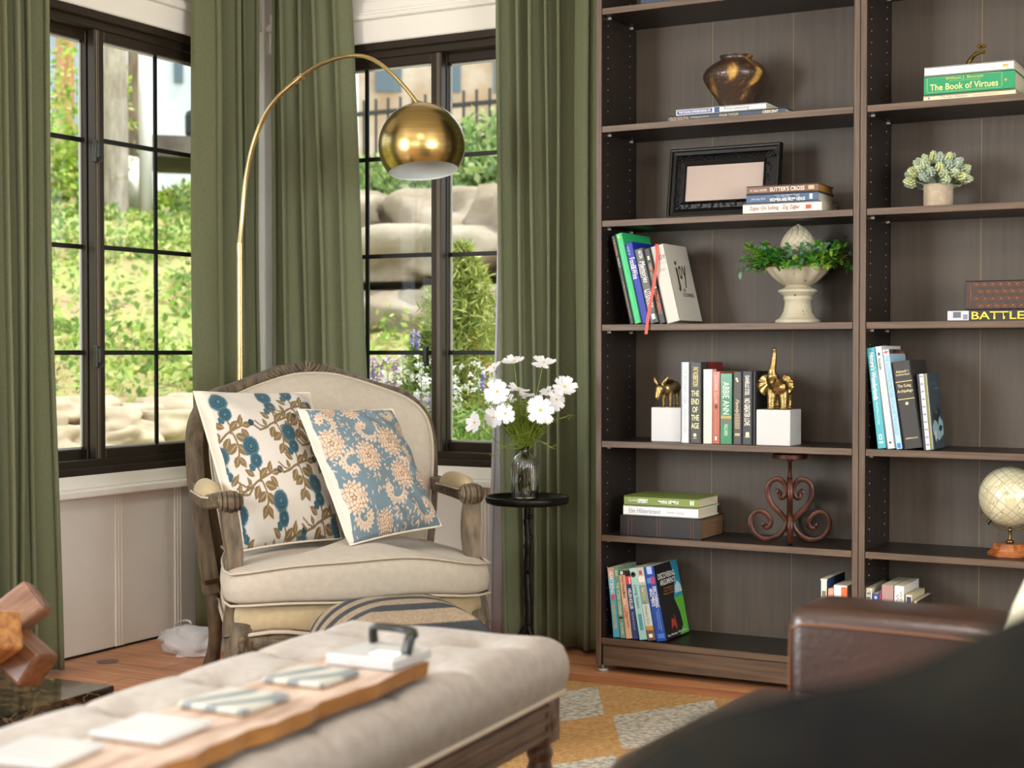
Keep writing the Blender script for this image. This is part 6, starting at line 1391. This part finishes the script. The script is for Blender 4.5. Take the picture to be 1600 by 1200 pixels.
# bronze figurine on the top right stack: bent tail-like arm holding a lotus
fa = on(1520, 90, Y=4.20); FG = empty('figurine', (fa.x, 4.195, ZFIG+.0006), label='small dark bronze curved figurine holding a lotus cup, on the stacked books', cat='figurine')
kz = .00192; bm = nb()
limb(bm, [(-.006, 0, .004), (-.010, 0, .012), (-.004, 0, .024), (.008, -.002, .034), (.022, -.002, .038), (.032, 0, .038)], [.009, .0078, .0062, .005, .0038, .003], 10)
limb(bm, [(.032, 0, .038), (.031, 0, .044), (.029, 0, .050)], [.003, .002, .0022], 8); limb(bm, [(.006, 0, .036), (.008, 0, .042), (.013, 0, .046)], [.0022, .0016, .0014], 8)
limb(bm, [(-.012, 0, .004), (.004, 0, .003), (.020, 0, .003)], [.006, .004, .005], 8); ell(bm, (.018, 0, .008), (.010, .008, .006), seg=10)
for q in range(6): ell(bm, (.010+.0032*q, -.004, .011+.001*math.sin(q*2)), (.0022, .002, .003), seg=6)
fo = link('figure', bm, bron, FG, mods=RM(.0014))
bm = nb()
for ring, (rr_, zz, tilt) in enumerate(((.005, .055, .4), (.008, .054, .8))):
    for q in range(7):
        a = 2*math.pi*(q+.5*ring)/7; ell(bm, (.024+rr_*math.cos(a), rr_*math.sin(a), zz), (.0026, .0026, .0062), Matrix.Rotation(a, 3, 'Z') @ Matrix.Rotation(tilt, 3, 'Y'), 8)
ell(bm, (.024, 0, .050), (.005, .005, .004), seg=8); link('lotus_cup', bm, bron, fo, smooth=True)
# ================================================================== the garden outside
def hill(x, y):
    s_ = max(XL-.14-x, 0); v = max(y-(YB+.14), 0); s_ = math.sqrt(s_*s_+v*v*.9) if (s_ > 0 and v > 0) else max(s_, v)
    if s_ < .4: h = -.02
    elif s_ < 1.4: h = -.02+(s_-.4)*.42
    elif s_ < 5.4: h = .40+(s_-1.4)*.375
    else: h = 1.90+(s_-5.4)*.05
    return h + .10*noise.noise(Vector((x*.6, y*.6, 0)))*min(1, s_) + .035*noise.noise(Vector((x*2.3, y*2.3, 4)))*min(1, s_)
soil = mk('hill_soil', 'a08b68', '9aa35c', rough=1, scale=1.6, detail=6, lo=.35, hi=.6, bump=.5, bscale=12, bdist=.03)
bm = nb(); x0, x1, y0, y1 = -24, 3, 2.0, 24
def outside(x, y): return x < XL-.15 or y > YB+.15
nx_, ny_ = 110, 96; VV = [[None]*ny_ for _ in range(nx_)]
for i in range(nx_):
    for jj in range(ny_):
        x = XL-.15-(19.5*((80-i)/80)**1.7) if i <= 80 else XL-.15+6.5*(i-80)/29
        y = (YB+.15+17*((jj-34)/61)**1.6) if jj >= 34 else -2.5+(YB+.15+2.5)*jj/34
        VV[i][jj] = bm.verts.new((x, y, hill(x, y)))
for i in range(nx_-1):
    for jj in range(ny_-1):
        c = [VV[i][jj], VV[i+1][jj], VV[i+1][jj+1], VV[i][jj+1]]; mx_ = sum(v.co.x for v in c)/4; my_ = sum(v.co.y for v in c)/4
        if outside(mx_, my_): f = bm.faces.new(c); f.smooth = True
for v in [v for v in bm.verts if not v.link_faces]: bm.verts.remove(v)
tag(link('hillside', bm, soil), kind='structure')
# ground cover: leaves beyond counting
def leaf_cloud(name, pts, nrm_amt, size, cols, label, cat='ground cover', parent=None, kind='stuff', seed=0, asp=.55):
    rs = np.random.RandomState(seed); n = len(pts); P = np.array(pts); d = rs.normal(size=(n, 3)); d /= np.linalg.norm(d, axis=1)[:, None]
    e = np.cross(d, rs.normal(size=(n, 3))); e /= np.linalg.norm(e, axis=1)[:, None]; L_ = rs.uniform(.6, 1.3, n)*size; d *= L_[:, None]; e *= (L_*asp)[:, None]*.5
    V = np.stack([P, P+d*.5+e, P+d, P+d*.5-e], 1).reshape(-1, 3); F_ = np.arange(4*n).reshape(n, 4)
    ci = rs.randint(0, len(cols), n); C = np.array([lin(c) for c in cols])[ci]*rs.uniform(.75, 1.25, (n, 1)); C = np.repeat(C, 4, 0)
    me = np_mesh(name, V, F_, C.astype(np.float32)); o = link(name, me, leafm_attr, parent)
    if parent is None: tag(o, label, cat, kind=kind)
    return o
leafm_attr = mk('leaf_any', (.3, .4, .1), rough=.6, transl=.35)
nt = leafm_attr.node_tree; a_ = nt.nodes.new('ShaderNodeAttribute'); a_.attribute_name = 'Col'; nt.links.new(a_.outputs['Color'], nt.nodes['Principled BSDF'].inputs['Base Color'])
for x in nt.nodes:
    if x.type == 'BSDF_TRANSLUCENT': nt.links.new(a_.outputs['Color'], x.inputs[0])
rs = np.random.RandomState(3); pts = []
while len(pts) < 46000:
    if rs.rand() < .6: x = XL-.15-rs.uniform(1.6, 7.0); y = rs.uniform(2.5, 13)
    else: x = rs.uniform(-11, -1); y = YB+.15+rs.uniform(1.5, 5.6)
    cl_ = noise.noise(Vector((x*1.1, y*1.1, 9)))
    if cl_ < -.16 and rs.rand() < .8: continue
    if hill(x, y) < .62 or (y > 7.6 and x > -6.8): continue
    pts.append((x, y, hill(x, y)+rs.rand()**1.5*(.08+.16*max(0, cl_+.2))))
leaf_cloud('ground_cover', pts, 0, .058, ('93ad4c', 'b3c468', '7c9a48', 'c5cf86', '6d8a44', 'c9b882'), 'bright green ivy-like ground cover over the hillside outside the windows', seed=1)
rock_m = mk('pale_garden_rock', '98866f', 'bcab93', rough=.9, scale=3, detail=6, bump=.6, bscale=8, bdist=.02)
rock_g = mk('grey_boulder', '7d7264', 'a39786', rough=.9, scale=2, detail=7, bump=.7, bscale=6, bdist=.03, c3='94836f')
def rock(x, y, z, sx, sy, sz, seed, mt, label, group, name='rock', rz=0):
    bm = nb(); bmesh.ops.create_icosphere(bm, subdivisions=4, radius=1)
    for v in bm.verts:
        n_ = noise.noise(v.co*1.3+Vector((seed*7.1, 0, 0)))*.45+noise.noise(v.co*3+Vector((0, seed*3.3, 0)))*.18; c = v.co*(1+n_); c.z = max(-.6, min(.8, c.z)); v.co = Vector((c.x*sx, c.y*sy, c.z*sz))
    o = link(name, bm, mt, None, smooth=True, loc=(x, y, z)); o.rotation_euler = (0, 0, rz); return tag(o, label, 'rock', group)
ORDR = ['first', 'second', 'third', 'fourth', 'fifth', 'sixth', 'seventh', 'eighth', 'ninth', 'tenth', 'eleventh', 'twelfth', 'thirteenth', 'fourteenth']
rg = random.Random(21)
def dirpt(px, L_): v = on(px, 551, d=1)-EYE; v.z = 0; v.normalize(); return (v.x*L_, v.y*L_)
k = 0
RK = sorted(((40, 6.6, .2), (88, 6.55, .2), (105, 6.9, .17), (118, 6.5, .13), (170, 7.0, .20), (192, 6.9, .17), (212, 7.05, .15), (232, 7.2, .17), (252, 7.1, .18), (272, 7.3, .19), (296, 7.4, .16), (100, 6.3, .15), (140, 6.8, .16), (183, 6.6, .12)))
for px, L_, s_ in RK:
    L_ += .72 if px < 130 else .5; s_ *= 1.15
    x, y = dirpt(px, L_); k += 1
    rock(x, y, hill(x, y)+s_*.2, s_*1.15, s_*.8, s_*.55, k, rock_m, '%s pale rock from the left edging the hillside, low in the left window' % ORDR[k-1], 'rocks edging the foot of the hillside', rz=rg.uniform(0, 3))
x, y = dirpt(203, 12.6); rock(x, y, hill(x, y)+.28, .20, .25, .36, 77, mk('white_boulder', 'ddd6cc', 'f2ece2', rough=.9, scale=4), 'tall egg-shaped white boulder at the foot of the tree trunks', None, rz=.4)
# retaining boulders behind the right window
ORD = ['first', 'second', 'third', 'fourth', 'fifth', 'sixth', 'seventh', 'eighth', 'ninth', 'tenth', 'eleventh', 'twelfth', 'thirteenth', 'fourteenth', 'fifteenth']
for row, (zz, y_, n_) in enumerate(((1.20, 7.95, 5), (1.50, 8.15, 5), (1.80, 8.40, 5))):
    for j in range(n_):
        x = -6.4+j*.60+.4*(row % 2)+rg.uniform(-.1, .1); k += 1
        rock(x, y_+rg.uniform(-.1, .15), zz+rg.uniform(-.06, .06), rg.uniform(.34, .42), .4, rg.uniform(.22, .30), k, rock_g, '%s tan boulder from the left, %s row of the garden retaining wall' % (ORD[j], ('lowest', 'middle', 'top')[row]), 'boulders of the garden retaining wall', name='boulder', rz=rg.uniform(-.3, .3))
bark = mk('pale_bark', '8d7e6e', 'b6a894', rough=.95, scale=4, stretch=(4, 4, 1), bump=.8, bscale=14, bdist=.02)
def trunk(px, L_, r_, lab, mt, px2=None, h=5.5, name='tree_trunk', cat='tree'):
    x, y = dirpt(px, L_); x2, y2 = dirpt(px2 or px, L_); z0 = hill(x, y)-.1; bm = nb()
    P = catmull([(0, 0, 0), ((x2-x)*.3+.02, (y2-y)*.3, h*.35), ((x2-x)*.7-.02, (y2-y)*.7, h*.7), (x2-x, y2-y, h)], 6); tube(bm, P, [r_*(1.25-.06*i) if i < 4 else r_*(1.03-.012*i) for i in range(len(P))], 14)
    o = link(name, bm, mt, None, smooth=True, loc=(x, y, z0)); return tag(o, lab, cat)
trunk(180, 12.0, .092, 'thick pale grey tree trunk seen through the left window', bark, 176)
trunk(208, 13.2, .055, 'slender brownish tree trunk right of the thick pale one', mk('brown_bark', '6f5c4b', '8f7a66', rough=.95, scale=5, stretch=(4, 4, 1), bump=.5), 212)
trunk(100, 14.0, .085, 'rusty orange tree trunk in the left-hand pane', mk('rust_bark', 'b07a50', 'c99a70', rough=.95, scale=5, stretch=(4, 4, 1)), 106)
x, y = dirpt(229, 12.2); e = empty('utility_pole', (x, y, hill(x, y)-.05), label='orange-brown wooden pole with a white lower half outside the left window', cat='pole')
bm = nb(); tube(bm, [(0, 0, 1.55), (.01, 0, 5)], .058, 14); link('upper_pole', bm, mk('orange_wood_pole', 'b56c34', 'cf8848', rough=.8, scale=6, stretch=(6, 6, 1)), e)
bm = nb(); tube(bm, [(0, 0, 0), (0, 0, 1.55)], .052, 14); link('lower_sleeve', bm, mk('white_sleeve', 'd9d2c8', rough=.7), e)
def house(px0, px1, L_, z0, z1, mt, lab, depth=3, roof=None, windows=()):
    a = Vector((*dirpt(px0, L_), 0)); b_ = Vector((*dirpt(px1, L_), 0)); d = (b_-a); W = d.length; rz = math.atan2(d.y, d.x)
    e = empty('house', (a.x, a.y, z0), rz=rz, label=lab, cat='house'); bm = nb(); box(bm, 0, W, 0, depth, 0, z1-z0); link('wall', bm, mt, e)
    if roof:
        bm = nb(); prism(bm, [(-.2, z1-z0), (W/2, z1-z0+roof), (W+.2, z1-z0)], -.2, depth+.2); link('roof', bm, mk('grey_roof', '7c7670', rough=.8), e)
    for (x0_, x1_, c0, c1) in windows:
        bm = nb(); box(bm, x0_*W, x1_*W, -.03, .01, c0, c1); link('window', bm, mk('house_window_dark', '5c6a74', rough=.2), e)
    return e
house(246, 345, 17, 1.6, 8, mk('pale_siding', 'c9cdd2', 'd9dde0', rough=.8, scale=2), 'pale grey sided house behind the deck, outside the left window', windows=((.28, .42, 2.3, 3.7),))
house(20, 128, 19, 1.6, 4.9, mk('light_blue_siding', '9fb4c4', 'b5c6d2', rough=.8, scale=2), 'light blue house behind the trees at far left', roof=.8, windows=((.45, .6, 1.6, 2.4),))
house(560, 900, 19, 2.0, 8.0, mk('tan_brick_far', 'b3947a', 'd0bfae', rough=.9, scale=2.2, detail=5), 'tan brick house on the hill behind the right window', windows=((.08, .2, 2.2, 3.4), (.36, .47, 2.2, 3.4), (.62, .74, 2.2, 3.4)))
# deck on posts
a = Vector((*dirpt(248, 12.6), 0)); dk = empty('deck', (a.x, a.y, 0), rz=48*D2R, label='dark wooden deck on posts with a slanted rail outside the left window', cat='deck'); dw = mk('weathered_deck_wood', '5c5048', '75685d', rough=.9, scale=6)
bm = nb(); box(bm, -.15, 1.6, 0, 1.2, 2.55, 2.72); link('platform', bm, dw, dk)
for x in (-.05, .55, 1.4):
    bm = nb(); box(bm, x-.05, x+.05, .05, .15, 1.75, 2.55); link('post', bm, dw, dk)
bm = nb(); tube(bm, [(.25, -.05, 1.8), (1.3, -.05, 2.4)], .035, 8); link('stair_rail', bm, mk('stair_rail_grey', 'a5a19c', rough=.6), dk)
a2 = a + Vector((.15, .35, 0)); bm = nb(); box(bm, -.2, .2, -.2, .2, 0, .26, bev=.06); tag(link('grill', bm, mk('grill_black', '2c2c2c', rough=.6), loc=(a2.x, a2.y+.2, 2.722)), 'dark covered grill on the wooden deck outside', 'grill')
# shrubs, hedges
def bush(name, c, r, n, cols, lab, cat='shrub', size=.09, group=None, stem=True, seed=0, cone=False):
    e = empty(name, c, label=lab, cat=cat, group=group); rs = np.random.RandomState(seed); v = rs.normal(size=(n, 3)); v /= np.linalg.norm(v, axis=1)[:, None]; k_ = rs.rand(n)**.4
    if cone:
        h_ = rs.rand(n); P = np.stack([v[:, 0]*r[0]*(1-h_)**.55*k_*(.75+.5*abs(np.sin(h_*17+v[:, 0]*3))), v[:, 1]*r[1]*(1-h_)**.55*k_, h_*r[2]+.05], -1)
    else:
        b_ = 1+.25*np.sin(v[:, 0]*4+seed)*np.cos(v[:, 2]*5); P = v*(k_*b_)[:, None]*np.array(r); P[:, 2] += r[2]*.8
    o = leaf_cloud('leaves', P, 0, size, cols, None, parent=e, seed=seed+1, asp=.16 if cone else .55)
    bm = nb(); tube(bm, [(0, 0, -.15), (0, 0, r[2]*(.85 if not cone else .9))], [.03, .01], 6); link('stem', bm, bark, e); return e
for j, (x, y, r, z) in enumerate(((-7.35, 9.5, (.75, .5, .42), 1.80), (-6.6, 9.6, (.75, .5, .36), 1.80), (-5.3, 9.3, (.80, .55, .47), 1.80), (-3.9, 9.4, (.75, .6, .45), 1.85))):
    bush('hedge_bush', (x, y, z), r, 5200, ('7f9a58', '9db068', '6a8450', 'b4bf80'), ['rounded hedge bush above the boulders, furthest left', 'low hedge bush above the boulders, behind the shade of the brass lamp', 'large green hedge bush above the boulders, right of the brass lamp shade', 'hedge bush above the boulders, behind the right green curtain'][j], seed=30+j, size=.075)
for j, (px, L_, r, lab) in enumerate(((85, 12.2, (.5, .5, .5), 'loose yellow-green shrub in the left-hand pane'), (264, 12.9, (.34, .34, .22), 'low bright shrub beneath the wooden deck'), (298, 12.6, (.4, .4, .26), 'low shrub behind the left-wall curtain edge'), (60, 12.6, (.8, .8, .9), 'tall pale shrub at the far left outside'))):
    x, y = dirpt(px, L_); bush('shrub', (x, y, hill(x, y)-.1), r, 3600, ('9db83f', 'b7ca52', '7a9d38', 'c7c27a'), lab, seed=50+j, size=.06)
# fence on the hill
fe = empty('iron_fence', (-9.5, 12.2, 2.2), label='thin dark iron fence behind the hedge on the hill', cat='fence'); ir = mk('fence_iron', '3a3633', rough=.6)
bm = nb(); box(bm, 0, 8, -.02, .02, .15, .19); box(bm, 0, 8, -.02, .02, 1.05, 1.09); link('rail', bm, ir, fe)
bm = nb()
for q in range(57): box(bm, q*.14+.03, q*.14+.05, -.01, .01, 0, 1.2)
link('bars', bm, ir, fe)
# conifer and ornament behind the right window
x, y = dirpt(722, 6.5); bush('conifer', (x, y, hill(x, y)-.05), (.38, .34, 1.18), 17000, ('b4ba62', '9ba856', '7f9048', 'c9cc80'), 'yellow-green conifer standing outside the right window', cat='conifer', seed=70, size=.05, cone=True)
x, y = dirpt(664, 6.45); bush('conifer', (x, y, hill(x, y)-.1), (.24, .22, .92), 9000, ('8fa04a', '7c913f', '657c38'), 'smaller conifer shoot left of the window mullion', cat='conifer', seed=71, size=.045, cone=True)
x, y = dirpt(741, 7.6); bm = nb(); lathe(bm, [(.001, 0), (.11, 0), (.10, .18), (.05, .34), (.001, .42)], 16); tag(link('garden_ornament', bm, mk('terracotta_orange', 'c9622e', rough=.8), loc=(x, y, hill(x, y)+.10)), 'small orange cone-shaped garden ornament behind the conifer', 'garden ornament')
# planter of lavender and white flowers right outside the window
pl = empty('window_planter', (-3.68, 4.86, 0), label='long wooden planter under the right window, outside', cat='planter')
bm = nb(); box(bm, -.15, 1.15, 0, .26, .30, .52); link('trough', bm, mk('planter_wood', '7a5c42', '94755a', rough=.85, scale=5, stretch=(1, 8, 8)), pl)
bm = nb(); box(bm, -.12, 1.12, .03, .23, .519, .527); link('soil', bm, mk('potting_soil', '3f3022', rough=1), pl)
for x in (-.10, 1.10):
    for y in (.02, .24):
        bm = nb(); box(bm, x-.03, x+.03, y-.02, y+.02, -.05, .30); link('leg', bm, dw, pl)
bm = nb()
for zz in (.575, .60): tube(bm, [(-.15, .0, zz), (1.15, .0, zz)], .0045, 6)
for q in range(14):
    x = -.13+q*.098; tube(bm, [(x, 0, .50), (x, 0, .605)], .003, 5)
link('wire_trim', bm, mk('rusty_wire', '6b4a34', rough=.7), pl)
lav = [mk('lavender_flower', '8d83c4', 'b3aadb', rough=.8, scale=60), mk('white_tiny_flower', 'f4f2f0', rough=.8, transl=.3), mk('pink_lilac_flower', 'c4a2c4', rough=.8)]
grn = mk('silvery_green_stem', '7f9c5a', 'a3ba78', rough=.8, scale=30, transl=.3)
rg = random.Random(33); n_pl = 0
for j in range(56):
    x = -3.76+rg.uniform(0, 1.2); y = 4.90+rg.uniform(0, .2); kind = rg.choice((0, 1, 1, 1, 2)) ; hgt = rg.uniform(.18, .42)
    if j == 0: x, hgt, kind = -3.25, .51, 0
    if j == 1: x, hgt, kind = -3.16, .50, 0
    bm = nb(); tp_ = Vector((rg.uniform(-.05, .05), rg.uniform(-.03, .03), hgt)); tube(bm, catmull([(0, 0, 0), tp_*.5+Vector((rg.uniform(-.01, .01), 0, 0)), tp_], 3), .0018, 4, cap=False)
    for q in range(9):
        p = tp_*(q/11+.05); d_ = Vector((rg.uniform(-1, 1), rg.uniform(-1, 1), rg.uniform(.2, 1))); leaf(bm, p, d_, Vector((0, 0, 1)), rg.uniform(.02, .05), .006, 0)
    e = link('flowering_stem', bm, grn, None, loc=(x, y, .528))
    tag(e, ['lavender spike', 'stem of tiny white blossoms', 'stem of pale pink-lilac blossoms'][kind]+' growing in the planter outside the right window', 'garden flower', ['lavender spikes in the window planter', 'white blossoms in the window planter', 'pink-lilac blossoms in the window planter'][kind])
    bm = nb()
    if kind == 0:
        for q in range(16): ell(bm, tp_+Vector((rg.uniform(-.006, .006), rg.uniform(-.006, .006), -.05+q*.004)), (.006, .006, .006), seg=5)
    else:
        for q in range(22):
            c = tp_+Vector((rg.uniform(-.035, .035), rg.uniform(-.03, .03), rg.uniform(-.10, .02))); d_ = Vector((rg.uniform(-1, 1), rg.uniform(-1, 1), rg.uniform(-.3, 1))).normalized()
            for w_ in range(3): leaf(bm, c, Matrix.Rotation(w_*2.1, 3, d_) @ d_.orthogonal(), d_, .014, .010, 0)
    link('blossom', bm, lav[kind], e)
rs = np.random.RandomState(8); pts = [(-3.78+rs.rand()*1.25, 4.88+rs.rand()*.24, .53+rs.rand()*.22) for _ in range(2600)]
leaf_cloud('planter_greenery', pts, 0, .05, ('8fb85a', 'a9c46c', '6f9a52', 'c3d08c'), 'fine green leaves filling the planter outside the right window', cat='greenery', seed=5, asp=.2)
for j, (px, L_) in enumerate(((735, 5.75), (760, 5.9))):
    x, y = dirpt(px, L_); bm = nb(); rg = random.Random(j)
    for q in range(60):
        a = rg.uniform(0, 6.28); r__ = rg.uniform(.03, .22); h_ = rg.uniform(.45, .72); tube(bm, catmull([(0, 0, 0), (r__*.3*math.cos(a), r__*.3*math.sin(a), h_*.6), (r__*math.cos(a), r__*math.sin(a), h_)], 3), [.004, .004, .004, .003, .003, .002, .001], 3, cap=False)
    tag(link('grass_tuft', bm, mk('bright_grass', 'a5c93c', 'c0d955', rough=.7, scale=20, transl=.3), loc=(x, y, hill(x, y))), ['tuft of long bright grass outside, right of the window mullion', 'tuft of long bright grass outside, nearest the white curtain lining'][j], 'grass tuft', None)
